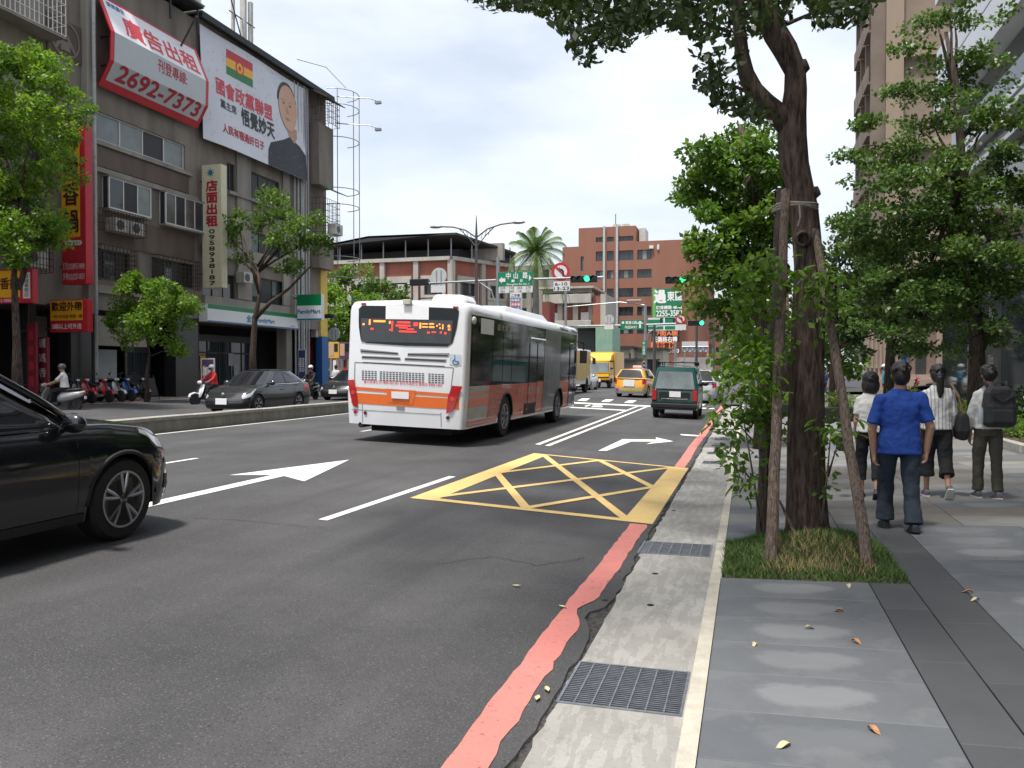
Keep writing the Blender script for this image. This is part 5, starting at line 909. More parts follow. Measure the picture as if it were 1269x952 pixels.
def in_poly(x, y, poly):
    r = np.zeros(len(x), bool); n = len(poly)
    for i in range(n):
        (x0, y0), (x1, y1) = poly[i], poly[(i + 1) % n]; c = ((y0 > y) != (y1 > y)) & (x < (x1 - x0) * (y - y0) / (y1 - y0 + 1e-9) + x0); r ^= c
    return r
def projn(V):
    d = V - np.array(_C); k = d @ np.array(_F); return PW / 2 + FPX * (d @ np.array(_R)) / k, PH / 2 - FPX * (d @ np.array(_U)) / k, k
def hero_mask(V):              # the low sprays hang where they do in the photograph; the rest of the crown stays higher
    x, y, k = projn(V); fr = (x > -20) & (x < PW + 20) & (y > -12) & (y < PH) & (k > .2); return (~fr | in_poly(x, y, MA)) & (V[:, 2] > 3.6)
cl = []
while len(cl) < 330:
    x, y = rnd.uniform(555, 1095), rnd.uniform(-14, 155)
    if not in_poly(np.array([x]), np.array([y]), MA)[0]: continue
    if y > 60 and rnd.random() < .35: continue
    c = at_y(x, y, YH + rnd.uniform(-1.6, 2.2) + (0 if y < 40 else .4)); cl.append((tuple(c), (.17, .17, .13)))
top_ = []  # upper crown, mostly out of view, spread wide to shade the foreground
for _ in range(520):
    u = Vector((rnd.gauss(0, 1), rnd.gauss(0, 1), rnd.gauss(0, 1))).normalized() * rnd.uniform(.3, 1) ** .5; top_.append(((.0 + u.x * 5.4, 7.6 + u.y * 5.6, 8.6 + u.z * 2.4), (.5, .5, .35)))
sub = lambda C_: [((c[0] - o0.x, c[1] - o0.y, c[2] - o0.z), r) for c, r in C_]
mk = lambda V: hero_mask(V + np.array(o0))
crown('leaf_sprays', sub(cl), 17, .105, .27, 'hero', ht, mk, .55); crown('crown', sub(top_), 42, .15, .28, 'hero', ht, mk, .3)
q = MB()
for pts in ([(905, 40), (850, 20), (780, 25), (730, 55)], [(780, 25), (700, 5), (620, 0)], [(935, 118), (905, 105), (875, 100), (862, 108)], [(960, 145), (930, 140), (895, 135)], [(975, 30), (1010, 15), (1050, 20)], [(850, 20), (820, 30), (800, 40)]): q.tube([H_(a, b, .25 * i) - o0 for i, (a, b) in enumerate(pts)], [.022, .016, .011, .006][:len(pts)], 5)
q.obj('twig', MATS['bark'], ht)
# stakes and rope
def stake(label, a, b, ra, rb, ya, yb, m):
    p0, p1 = at_y(*a, ya), at_y(*b, yb); p0.z = max(p0.z, zg(p0.x)); t = thing('support_stake', label, 'stake', p0); q = MB(); n = 9; q.tube([(p1 - p0) * (i / n) + Vector((rnd.uniform(-.008, .008), rnd.uniform(-.008, .008), 0)) - Vector((0, 0, .05 if i == 0 else 0)) for i in range(n + 1)], [(ra + (rb - ra) * i / n) * rnd.uniform(.94, 1.06) for i in range(n + 1)], 12, jit=.05); q.obj('pole', MATS[m], t, smooth=30)
stake('weathered wooden stake leaning on the left front of the trunk', (955, 705), (974, 236), .052, .04, 7.42, 8.42, 'stake_wood'); stake('weathered wooden stake leaning in from the right of the tree pit', (1077, 712), (1010, 285), .047, .036, 7.36, 8.62, 'stake_wood'); stake('dark upright stake behind the leafy shoots left of the trunk', (942, 672), (968, 234), .05, .045, 8.62, 8.85, 'stake_dark')
rp = thing('rope', 'grey rope tied round trunk and stakes', 'rope', H_(992, 262)); q = MB(); c = H_(996, 262)
for k in range(3): q.tube([(c.x - rp.location.x - .085 + .215 * math.cos(a), .0 + .29 * math.sin(a) - .03, .018 * k + .01 * math.sin(a * 3 + k)) for a in [i * math.pi / 10 for i in range(21)]], .011, 6)
q.tube([(-.03, -.33, .0), (-.02, -.34, -.12), (-.04, -.33, -.2)], .009, 5); q.obj('rope_coil', mat('rope_grey', (.22, .2, .18), .95, var=.3, scale=40), rp)
p_ = H_(966, 628, -.35); e_ = at_y(992, 682, YH - .75); sk = thing('wooden_stick', 'thin pale stick leaning against the foot of the trunk', 'stick', (e_.x, e_.y, zg(e_.x) + .1)); q = MB(); q.tube([(0, 0, -.02), (p_ - e_) * .5, p_ - e_], [.016, .015, .012], 7, jit=.08); q.obj('rod', MATS['stake_wood'], sk)
# leafy shoots: the leaves one can pick out are parts, the rest one mass
q = MB(); L0 = 1.0; q.grid([[(s_ * .27 * math.sin(math.pi * min(max((k + .2) / 6.2, 0), 1)) ** .8, k / 6, -.06 * abs(s_) * 0 + .10 * abs(s_) - .22 * (k / 6) ** 2) for s_ in (-1, 0, 1)] for k in range(7)]); leaf_me = [q.mesh('leaf', m, True) for m in L_['sprout']]
def shoots(label, base, blobs, Y, stems, nparts, per, dj=.35):
    t = thing('leafy_shoots', label, 'sapling', base); o_ = Vector(base); q = MB()
    for pts in stems: q = MB(); q.tube([at_y(a, b, Y + rnd.uniform(-.15, .15)) - o_ for a, b in pts], [.014 - .010 * i / (len(pts) - 1) for i in range(len(pts))], 6); q.obj('stem', MATS['bark_pale'], t, smooth=True)
    cl = blobs_px(blobs, Y, dj, 2.6, .13, depth=.8); s_ = [((c[0] - o_.x, c[1] - o_.y, c[2] - o_.z), r) for c, r in cl]
    crown('foliage', s_, per, .085, .3, 'sprout', t, droop=.35); front = sorted(s_, key=lambda c: c[0][1])[:max(8, len(s_) // 2)]
    for i in range(nparts):
        c, r = rnd.choice(front); u = Vector((rnd.gauss(0, 1), -abs(rnd.gauss(0, 1)), rnd.gauss(0, .8))).normalized(); o = bpy.data.objects.new('leaf', leaf_me[rnd.randrange(3)]); COL.objects.link(o); o.parent = t
        o.location = Vector(c) + u * r[0]; d = Vector((u.x + rnd.gauss(0, .5), u.y * .6 + rnd.gauss(0, .4), rnd.uniform(-.8, .15))).normalized(); o.rotation_mode = 'QUATERNION'; o.rotation_quaternion = d.to_track_quat('Y', 'Z'); k = rnd.uniform(.075, .115); o.scale = (k, k, k)
shoots('bright green leafy shoots growing up the left side of the staked tree', (.12, 8.5, .05), [(925, 500, 30), (905, 525, 20), (920, 450, 32), (940, 400, 38), (950, 520, 20), (945, 440, 30), (952, 340, 20), (932, 350, 24), (956, 375, 20), (915, 572, 10), (938, 582, 16), (930, 470, 36), (900, 488, 18), (958, 440, 14), (948, 320, 12), (925, 600, 8), (905, 545, 16)], 8.25, [[(945, 670), (935, 600), (925, 540), (915, 480)], [(947, 660), (950, 560), (945, 460), (935, 360)], [(948, 650), (938, 520), (920, 440)], [(935, 600), (915, 575)], [(945, 560), (910, 520)]], 150, 13)
shoots('sparse leafy shoots sprouting from the right side of the trunk', (.85, 8.5, .1), [(1022, 365, 22), (1038, 350, 16), (1008, 345, 14), (1030, 385, 18), (1015, 405, 12), (1032, 560, 13), (1026, 530, 9), (1040, 540, 9), (1030, 590, 11), (1022, 610, 6), (1010, 335, 9), (1042, 375, 9)], 8.35, [[(1012, 420), (1022, 380), (1035, 350)], [(1010, 400), (1010, 350)], [(1018, 650), (1026, 580), (1030, 530)], [(1026, 590), (1038, 550)]], 90, 6)
# ---- the other trees
zs = .36
tree('street_tree', 'bright green street tree before the left hotpot block cropped by the edge', [(-24.4, 22.7, zs), (-24.4, 22.7, 2.5), (-24.6, 22.8, 5), (-24.3, 22.9, 8)], .17, blobs_px([(15, 105, 58), (68, 135, 40), (20, 190, 58), (86, 212, 22), (35, 265, 42), (8, 295, 38), (-35, 150, 70), (-25, 255, 60), (55, 85, 28), (95, 165, 16), (60, 290, 22)], 22.8, .8, 1.3, .36), 95, .15, .3, 'bright', limbs=[([(-24.4, 22.8, 4.5), (-24.0, 23.2, 6.5), (-23.9, 23.6, 8.2)], .1, .03)], droop=.1)
tree('street_tree', 'small bushy street tree in front of the beige shop panel', [(-24.4, 29.1, zs), (-24.4, 29.1, 1.6), (-24.35, 29.2, 2.4), (-24.5, 29.1, 3.6)], .085, blobs_px([(175, 362, 27), (155, 390, 22), (207, 370, 26), (225, 395, 20), (190, 398, 30), (215, 425, 15), (140, 392, 11), (170, 345, 15), (160, 418, 10), (237, 380, 10)], 29.1, .5, 1.3, .34), 90, .16, .3, 'bright', nlimb=7, droop=.15)
tm = at_x(314, 487, -24.3); q3 = lambda px, py, dy=0: tuple(at_y(px, py, tm.y + dy))
tree('street_tree', 'leaning street tree with forked trunk before the convenience store', [(tm.x, tm.y, zs), q3(313, 440), q3(316, 395), q3(322, 365), q3(320, 330)], .2, blobs_px([(300, 272, 19), (340, 258, 24), (375, 283, 22), (386, 308, 18), (352, 298, 24), (322, 285, 17), (393, 272, 8), (290, 292, 9), (325, 245, 10), (350, 328, 13), (302, 322, 6), (368, 332, 8), (405, 300, 5)], tm.y, .9, 1.1, .42), 70, .19, .3, 'mid', nlimb=6, limbs=[([q3(316, 395), q3(335, 375, .2), q3(358, 358, .4), q3(385, 330, .5)], .13, .04), ([q3(322, 365), q3(312, 330, -.2), q3(300, 290, -.3)], .1, .03), ([q3(320, 330), q3(330, 312), q3(335, 270, .3)], .09, .03), ([q3(320, 345), q3(303, 325), q3(298, 285)], .07, .02)], droop=.15)
tree('street_tree', 'bright green tree at the junction behind the bus roof', [(-32.3, 64, .3), (-32.3, 64, 3), (-32.2, 64, 5)], .2, blobs_px([(428, 402, 34), (452, 388, 30), (412, 380, 22), (470, 400, 28), (440, 430, 26), (410, 430, 22)], 64, 1.2, 1.4, .7), 95, .3, .32, 'bright', droop=.1)
tree('street_tree', 'darker green tree rising behind the bright one at the junction', [(-38, 76, .3), (-38, 76, 4), (-38, 76, 7)], .22, blobs_px([(418, 352, 20), (442, 345, 20), (468, 362, 20), (485, 372, 16), (405, 365, 18), (455, 370, 20)], 76, 1.2, 1.4, .8), 95, .34, .32, 'mid', droop=.1)
tree('street_tree', 'large bright camphor tree standing behind the staked tree', [(.35, 18.6, .02), (.35, 18.6, 1.6), (.25, 18.6, 3), (.1, 18.7, 5), (-.2, 18.7, 7)], .2, blobs_px([(905, 200, 36), (938, 192, 28), (882, 238, 36), (920, 245, 40), (958, 218, 24), (893, 290, 36), (935, 300, 40), (868, 335, 24), (905, 350, 34), (945, 352, 30), (882, 378, 20), (912, 388, 24), (958, 265, 30), (860, 245, 14), (875, 195, 16), (930, 170, 10), (975, 250, 18)], 18.6, .9, 2.1, .36), 150, .14, .3, 'camphor', nlimb=12, droop=.1)
def lay(L_list, Y, rc=.3):
    out = []
    for cx, cy, rx, ry in L_list:
        Yb = Y + rnd.uniform(-1.2, 1.2); c = at_y(cx, cy, Yb); k = (c - _C).dot(_F) / FPX; n = int(rx * k * rx * k * 11 + 6)
        for _ in range(n):
            a, rr = rnd.uniform(0, 6.283), math.sqrt(rnd.random()); out.append(((c.x + rx * k * rr * math.cos(a), c.y + rx * k * .75 * rr * math.sin(a), c.z + ry * k * rnd.uniform(-.8, .8) - .10 * rr), (rc, rc, rc * .42)))
    return out
tt = at_y(1212, 498, 22.0)
tree('layered_tree', 'tall tiered tree with cord-wrapped trunk before the grey office', [(tt.x, 22, zg(tt.x)), (tt.x - .05, 22, 2.5), tuple(at_y(1200, 330, 22)), tuple(at_y(1192, 200, 22)), tuple(at_y(1184, 100, 22)), tuple(at_y(1172, 40, 22))], .19, lay([(1178, 75, 42, 12), (1190, 18, 60, 10), (1135, 55, 22, 8), (1135, 112, 40, 8), (1195, 105, 50, 10), (1245, 150, 40, 9), (1112, 185, 55, 10), (1205, 195, 70, 14), (1150, 225, 95, 15), (1235, 238, 55, 14), (1115, 262, 75, 14), (1200, 280, 80, 16), (1090, 305, 50, 13), (1175, 330, 95, 18), (1240, 345, 45, 16), (1130, 372, 75, 16), (1205, 392, 60, 15), (1100, 405, 50, 13), (1160, 430, 34, 9), (1228, 415, 40, 10), (1165, 150, 60, 16), (1225, 70, 40, 14), (1170, 250, 70, 18), (1140, 300, 85, 18), (1210, 235, 70, 18), (1215, 310, 70, 18), (1150, 350, 90, 18), (1120, 345, 60, 16), (1190, 360, 80, 20), (1140, 205, 60, 14), (1225, 130, 50, 14), (1100, 285, 45, 12), (1052, 190, 14, 5), (1075, 150, 16, 5)], 22), 52, .115, .34, 'term', nlimb=26, r1=.2, droop=.0)
cw_ = MB(); cw_.tube([(tt.x - .02 * a / 12.6 + (.212 - .0021 * a) * math.cos(a), 22 + (.212 - .0021 * a) * math.sin(a), zg(tt.x) + .35 + .066 * a) for a in [i * .42 for i in range(136)]], .022, 5)
tag(cw_.obj('light_cord', mat('cord_dark', (.02, .02, .02), .6)), 'dark light cord wound round the tiered tree trunk', 'cord')
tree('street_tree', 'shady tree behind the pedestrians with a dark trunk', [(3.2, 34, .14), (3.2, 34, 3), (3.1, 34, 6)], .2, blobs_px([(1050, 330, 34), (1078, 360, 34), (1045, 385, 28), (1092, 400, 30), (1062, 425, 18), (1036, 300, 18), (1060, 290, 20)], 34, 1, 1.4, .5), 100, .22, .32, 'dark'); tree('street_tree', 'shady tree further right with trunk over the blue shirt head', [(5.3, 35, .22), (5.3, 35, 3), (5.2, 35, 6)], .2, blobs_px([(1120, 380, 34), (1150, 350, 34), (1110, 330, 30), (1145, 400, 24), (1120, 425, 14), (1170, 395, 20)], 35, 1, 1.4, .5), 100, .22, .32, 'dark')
for i, (x, y, bl, lab) in enumerate(((.2, 66, [(950, 400, 26), (975, 380, 30), (930, 420, 18), (960, 430, 20)], 'far street tree seen between the shoots and trunk'), (1.9, 45, [(1032, 400, 30), (1042, 438, 22), (1015, 430, 20), (1050, 462, 12), (1020, 370, 22)], 'shady tree between the trunk and the right stake'), (2.4, 72, [(1025, 395, 26), (1045, 420, 20), (1010, 420, 20), (1030, 440, 14)], 'far street tree seen right of the staked trunk'))): tree('street_tree', lab, [(x, y, .1), (x, y, 3), (x, y, 6)], .2, blobs_px(bl, y, 1.2, 1.4, .8), 90, .34, .32, 'mid')
# ---- palm
pp = at_y(664, 312, 63); pt_ = thing('palm_tree', 'royal palm with drooping fronds beside the green street sign', 'palm', (pp.x, 63, .2)); q = MB(); zt = pp.z - .2; q.tube([(0, 0, 0), (.05, 0, zt * .3), (0, 0, zt * .6), (.03, 0, zt * .8)], [.34, .3, .27, .2], 12); q.obj('trunk', mat('palm_trunk', (.2, .19, .17), .9, var=.2, scale=2), pt_, smooth=True); q = MB(); q.tube([(.03, 0, zt * .8), (.03, 0, zt * .9), (0, 0, zt)], [.2, .18, .1], 10); q.obj('crownshaft', MATS['turf_green'], pt_, smooth=True)
for i in range(36):
    a = i * 2.399; el = 1.3 - 1.95 * (i / 36); Lf = rnd.uniform(3.4, 4.4); d = Vector((math.cos(a), math.sin(a), 0)); pts = []
    for k in range(15): s_ = k / 14 * Lf; pts.append(Vector((0, 0, zt)) + d * s_ * math.cos(el) * (1 - .25 * (s_ / Lf) ** 2) + Vector((0, 0, s_ * math.sin(el) - .20 * s_ * s_ * (.6 + .5 * (el < .4)))))
    Vs = []; q = MB(); q.tube(pts[::2], [.035 - .004 * j for j in range(8)], 4)
    for k in range(2, 15):
        for sd_ in (-1, 1):
            for h2_ in range(3):
                p = pts[k - 1].lerp(pts[k], h2_ / 3); tg = (pts[k] - pts[k - 1]).normalized(); s2 = tg.cross(Z3).normalized() * sd_; ln = (.75 * math.sin(math.pi * (k / 15) ** .7) + .15) * rnd.uniform(.8, 1.1); e = p + (s2 * .75 + tg * .45 + Vector((0, 0, -.55))) * ln; q.add([p - tg * .028, p + tg * .028, e], [(0, 1, 2)])
    q.obj('frond', [L_['term'][i % 3]], pt_)
# ---- hedges, planters
def hedge(label, x0, x1, y0, y1, h, key, n, L=.09, name='hedge'):
    t = thing(name, label, 'hedge', ((x0 + x1) / 2, (y0 + y1) / 2, zg((x0 + x1) / 2))); cl = [((rnd.uniform(x0, x1) - t.location.x, rnd.uniform(y0, y1) - t.location.y, rnd.uniform(.12, h)), (.14, .14, .12)) for _ in range(n)]; crown('foliage', cl, 34, L, .32, key, t, droop=-.1); return t
pk = thing('planter_kerb', 'low stone kerb round the planting bed by the office', 'kerb', (4.9, 17, .2))
for i in range(16): q = MB(); q.box(-.09, .09, -.545, .545, 0, .16); o = q.obj('kerb_stone', MATS['kerb_grey'], pk, bevel=.01); o.location = (-.02 * i, -4 + i * 1.1, 0)
for i in range(2): q = MB(); q.box(-.5, .5, -.09, .09, 0, .16); o = q.obj('kerb_stone', MATS['kerb_grey'], pk, bevel=.01); o.location = (.45 + 1.02 * i, -4.65, 0)
q = MB(); q.grid([[(x, y, zg(x) + .1) for x in (4.75, 6.9)] for y in (12.5, 30)]); q.obj('planting_bed', MATS['soil'], kind='structure')
hedge('low green hedge in the bed at the right edge', 5.0, 6.8, 12.6, 20, .5, 'mid', 150); hedge('taller dark shrubs against the office glass', 5.9, 6.9, 19, 24, .95, 'dark', 120); hedge('ground cover along the far part of the office bed', 4.9, 6.8, 24, 30, .45, 'mid', 90)
for i, (x, y, lab) in enumerate(((1.35, 31, 'clipped light green shrub in a black planter right of the trunk'), (2.6, 27.5, 'second clipped green shrub planter behind the shoulder stake'), (5.7, 34.5, 'clipped green shrub behind the striped shirt woman'))):
    t = hedge(lab, x - .55, x + .55, y - .4, y + .4, .85, 'bright', 34, .08, 'planter_shrub'); q = MB(); q.loft([[(-.45, -.35, 0), (.45, -.35, 0), (.45, .35, 0), (-.45, .35, 0)], [(-.62, -.45, .42), (.62, -.45, .42), (.62, .45, .42), (-.62, .45, .42)]]); q.obj('tub', MATS['dark_granite'], t)

# ================================================================ VEHICLES
def carpaint(name, col, rough=.28, metal=0, coat=.8): return mat(name, col, rough, metal, var=.04, scale=2, coat=coat, dirt=.06, dcol=(.15, .14, .13))
mat('paint_black', (.004, .0045, .006), .12, var=.02, coat=1); carpaint('paint_gunmetal', (.026, .028, .032), .22, .2); carpaint('paint_green', (.004, .075, .062), .32); carpaint('paint_taxi', (.80, .34, .015), .3); carpaint('paint_silver', (.52, .53, .55), .3, .35); carpaint('paint_truck', (.83, .42, .005), .4, 0, .3); carpaint('paint_white', (.72, .73, .74), .32); carpaint('paint_dark', (.012, .013, .016), .25)
mat('car_glass', (.012, .014, .016), .03, var=.1, spec=.7); mat('car_glass_pale', (.16, .19, .19), .08, var=.35, scale=1.5, spec=.7); mat('rubber', (.018, .018, .019), .75, var=.2); mat('trim_black', (.014, .014, .015), .5); mat('chrome', (.62, .63, .65), .15, 1); mat('alloy', (.42, .43, .45), .28, .9, var=.1); mat('hub_black', (.03, .03, .032), .5)
mat('lamp_clear', (.55, .58, .6), .08, .3, spec=.8); mat('lamp_red', (.42, .008, .012), .15, spec=.8, var=.1); mat('lamp_orange', (.7, .2, .01), .2); mat('plate_white', (.82, .82, .82), .5, var=.02); mat('underbody', (.012, .012, .012), .9)
class Body:
    """lower body lofted from a plan outline; s runs from rear centre (0) along the right side to front centre (1)"""
    def __init__(b, L, W, cl, belt, axles, wr, cf=.7, cr=.5, kf=.32, kr=.2, nose=.16, tail=.10, bf=.10, br=.06, tuck=.06, top=.93, arch=1.13, sq=2.4, sh=.62):
        b.L, b.W, b.cl, b.axles, b.wr, b.arch = L, W, cl, axles, wr, arch; b.bx, b.bz = [p[0] for p in belt], [p[1] for p in belt]; b.nose, b.tail, b.tuck, b.topk, b.sh = nose, tail, tuck, top, sh; h = W / 2; b.cf, b.cr = cf, cr
        ys = set([-L / 2 + cr, L / 2 - cf]); 
        for a in axles: ys |= {a + math.cos(t) * wr * arch for t in [math.pi * i / 12 for i in range(13)]} | {a + wr * arch + .002, a - wr * arch - .002}
        ys |= {-L / 2 + cr + (L - cr - cf) * i / 22 for i in range(23)}; ys = sorted(y for y in ys if -L / 2 + cr - 1e-6 <= y <= L / 2 - cf + 1e-6)
        xr, xf = h * (1 - kr), h * (1 - kf); out = [(xr * i / 4, -L / 2 - 0 * i + (br * ((i / 4) ** 2))) for i in range(4)]
        for i in range(9): t = i / 8; out.append((xr + (h - xr) * (1 - (1 - t) ** sq), -L / 2 + br + (cr - br) * t ** 1.6))
        out += [(h, y) for y in ys[1:-1]]
        for i in range(9): t = 1 - i / 8; out.append((xf + (h - xf) * (1 - (1 - t) ** sq), L / 2 - bf - (cf - bf) * t ** 1.6))
        out += [(xf * i / 4, L / 2 - bf * ((i / 4) ** 2)) for i in (3, 2, 1, 0)]; b.out = out; b.n = len(out)
        b.ts = [0, .08, .2, .34, .48, .62, .75, .86, .94, 1.0]
    def zb(b, x, y):
        z = b.cl
        for a in b.axles:
            r = b.wr * b.arch
            if abs(y - a) < r and abs(x) > b.W / 2 - .06: z = max(z, b.wr + math.sqrt(r * r - (y - a) ** 2))
        return z
    def zt(b, y): return float(np.interp(y, b.bx, b.bz))
    def prof(b, t): return 1 - b.tuck * max(0, (.30 - t) / .30) ** 1.5 - .012 * max(0, 1 - abs(t - .55) / .12) * 0 - (1 - b.topk) * max(0, (t - b.sh) / (1 - b.sh)) ** 2
    def pt(b, i, t, off=0, sx=1):
        i0 = int(min(max(i, 0), b.n - 1)); i1 = min(i0 + 1, b.n - 1); f = i - i0
        def P(k):
            x, y = b.out[k]; z0, z1 = b.zb(x, y), b.zt(y); z = z0 + (z1 - z0) * t; k_ = b.prof((z - b.cl) / max(z1 - b.cl, .1)); yy = y
            wf = max(0, (y - (b.L / 2 - b.cf)) / b.cf); wr_ = max(0, (-y - (b.L / 2 - b.cr)) / b.cr); tt = (z - b.cl) / max(z1 - b.cl, .1)
            yy -= wf * (b.nose * max(0, (tt - .35) / .65) ** 1.6 + .06 * max(0, (.3 - tt) / .3)); yy += wr_ * (b.tail * max(0, (tt - .45) / .55) ** 1.4 + .05 * max(0, (.3 - tt) / .3)); return Vector((x * k_, yy, z))
        p = P(i0).lerp(P(i1), f)
        if off:
            d = P(i1) - P(max(i0 - 1, 0)); nn = Vector((d.y, -d.x, 0)); nn = nn.normalized() if nn.length > 1e-6 else Vector((1, 0, 0)); p = p + nn * off
        return Vector((p.x * sx, p.y, p.z))
    def idx(b, y, side=True):     # outline index of a y position on the side
        k = [i for i in range(b.n)]; ys = [p[1] for p in b.out]; return float(np.interp(y, ys[4:-4], k[4:-4]))
    def build(b, mats, root, crown=.03, name='body'):
        q = MB(); ring = [(i, 1) for i in range(b.n)] + [(i, -1) for i in range(b.n - 2, 0, -1)]
        q.loft([[b.pt(i, t, 0, s) for i, s in ring] for t in b.ts], False); us = [-1, -.97, -.88, -.7, -.35, 0, .35, .7, .88, .97, 1]
        P = [[(lambda p, u: (p.x * u, p.y, p.z + crown * (1 - u ** 4) * (1 - abs(p.y / b.L * 2) ** 8)))(b.pt(i, 1.0), u) for u in us] for i in range(b.n)]; q.grid(P)
        o = q.obj(name, mats, root, smooth=38, weld=True); q = MB(); q.box(-b.W / 2 * .86, b.W / 2 * .86, -b.L / 2 + .25, b.L / 2 - .3, b.cl + .02, b.cl + .1)
        for a in b.axles:
            for s in (-1, 1):
                r = b.wr * b.arch + .004; x0, x1 = s * (b.W / 2 - .34), s * (b.W / 2 - .012); arc = [(a + r * math.cos(t), b.wr + r * math.sin(t)) for t in [math.pi * i / 12 for i in range(13)]]
                q.grid([[(x, y, z) for y, z in arc] for x in (x0, x1)]); q.poly([(x0, y, z) for y, z in arc] + [(x0, a - r, b.cl), (x0, a + r, b.cl)])
        q.obj('underbody', MATS['underbody'], root); return o
    def patch(b, root, name, m, i0, i1, t0, t1, off=.004, ni=6, nt=4, sides=(1, -1), thick=True, smooth=True):
        r = []
        for s in sides:
            f = lambda v, k: v if isinstance(v, (int, float)) else v[0] + (v[1] - v[0]) * k
            q = MB(); q.grid([[b.pt(i0 + (i1 - i0) * a / ni, f(t0, a / ni) + (f(t1, a / ni) - f(t0, a / ni)) * c / nt, off, s) for a in range(ni + 1)] for c in range(nt + 1)]); r.append(q.obj(name, MATS[m] if isinstance(m, str) else m, root, smooth=smooth))
        return r
    def front(b, root, name, m, u0, u1, t0, t1, off=.005, end='f', nu=8, nt=3):      # panel across the nose or tail, u in -1..1 of the flat part
        q = MB(); P = []
        for c in range(nt + 1):
            t = t0 + (t1 - t0) * c / nt; row = []
            for a in range(nu + 1): u = u0 + (u1 - u0) * a / nu; i = (b.n - 1) - abs(u) * 7.9 if end == 'f' else abs(u) * 7.9; p = b.pt(i, t, 0, 1 if u >= 0 else -1); row.append(p + Vector((0, off if end == 'f' else -off, 0)) + Vector((math.copysign(off * .6 * (abs(u) > .5), u), 0, 0)))
            P.append(row)
        q.grid(P); return q.obj(name, MATS[m] if isinstance(m, str) else m, root, smooth=True)
class Cabin:
    def __init__(g, W0, W1, z0, H, yf0, yf1, yr1, yr0, bowf=.12, bowr=.08, roofc=.05, z0r=None):
        g.W0, g.W1, g.z0, g.H, g.yf0, g.yf1, g.yr1, g.yr0, g.bf, g.br, g.rc, g.z0r = W0, W1, z0, H, yf0, yf1, yr1, yr0, bowf, bowr, roofc, z0 if z0r is None else z0r
    def w(g, t): return (g.W0 + (g.W1 - g.W0) * (max(t, 0) ** 1.25)) / 2
    def yf(g, t): return g.yf0 + (g.yf1 - g.yf0) * (max(t, 0) ** .94)
    def yr(g, t): return g.yr0 + (g.yr1 - g.yr0) * (max(t, 0) ** .94)
    def zz(g, y, t): zb = g.z0r + (g.z0 - g.z0r) * (y - g.yr0) / (g.yf0 - g.yr0); return zb + (g.H - .05 - zb) * t
    def F(g, u, t): y = g.yf(t); return Vector((u * g.w(t), y + g.bf * (1 - u * u) * (1 - t * .5), g.zz(y, t)))
    def Rr(g, u, t): y = g.yr(t); return Vector((u * g.w(t), y - g.br * (1 - u * u) * (1 - t * .5), g.zz(y, t)))
    def Sd(g, v, t, s=1): y = g.yr(t) + (g.yf(t) - g.yr(t)) * v; return Vector((s * g.w(t) * (1 + .02 * math.sin(math.pi * v)), y, g.zz(y, t)))
    def build(g, m, root, name='cabin'):
        q = MB(); T = [0, .2, .4, .6, .8, .93, 1]; U = [-1, -.9, -.6, -.3, 0, .3, .6, .9, 1]; V = [i / 12 for i in range(13)]
        for f in (g.F, g.Rr): q.grid([[f(u, t) for u in (U if f == g.F else U[::-1])] for t in T])
        for s in (1, -1): q.grid([[g.Sd(v, t, s) for v in (V[::-1] if s == 1 else V)] for t in T])
        P = []
        for v in V:
            row = []
            for u in U: a, b_ = g.F(u, 1), g.Rr(u, 1); p = b_.lerp(a, v); e = min(1, (1 - abs(u)) * 4) * min(1, min(v, 1 - v) * 5 + .0); sx = 1 + .02 * math.sin(math.pi * v); row.append((p.x * sx, p.y, p.z + .028 * min(1, (1 - abs(u)) * 6) + g.rc * (1 - u * u) * math.sin(math.pi * min(max(v, .0), 1)) ** .5))
            P.append(row)
        q.grid(P); return q.obj(name, m, root, smooth=42, weld=True)
    def pane(g, root, kind, c, m='car_glass', off=.007, name=None, s=1, rim=.018, tmesh=None):
        """c: four (a,t) corners"""
        f = {'F': lambda a, t: g.F(a, t), 'R': lambda a, t: g.Rr(a, t), 'S': lambda a, t: g.Sd(a, t, s)}[kind]; n = {'F': Vector((0, .8, .6)), 'R': Vector((0, -.85, .5)), 'S': Vector((s, 0, .25))}[kind].normalized()
        def quad(k, o, nm, mm):
            ca, ct = sum(p[0] for p in c) / 4, sum(p[1] for p in c) / 4; cc = [(ca + (a - ca) * k, ct + (t - ct) * k) for a, t in c]; P = []
            for j in range(7):
                t = j / 6; row = []
                for i in range(9): u = i / 8; a0, t0 = cc[0][0] + (cc[1][0] - cc[0][0]) * u, cc[0][1] + (cc[1][1] - cc[0][1]) * u; a1, t1 = cc[3][0] + (cc[2][0] - cc[3][0]) * u, cc[3][1] + (cc[2][1] - cc[3][1]) * u; row.append(f(a0 + (a1 - a0) * t, t0 + (t1 - t0) * t) + n * o)
                P.append(row)
            q = MB(); q.grid(P); return q.obj(nm, MATS[mm], root, smooth=True)
        quad(1.06, off - .003, 'seal', 'trim_black'); return quad(1.0, off, name or {'F': 'windscreen', 'R': 'rear_window', 'S': 'side_window'}[kind], m)
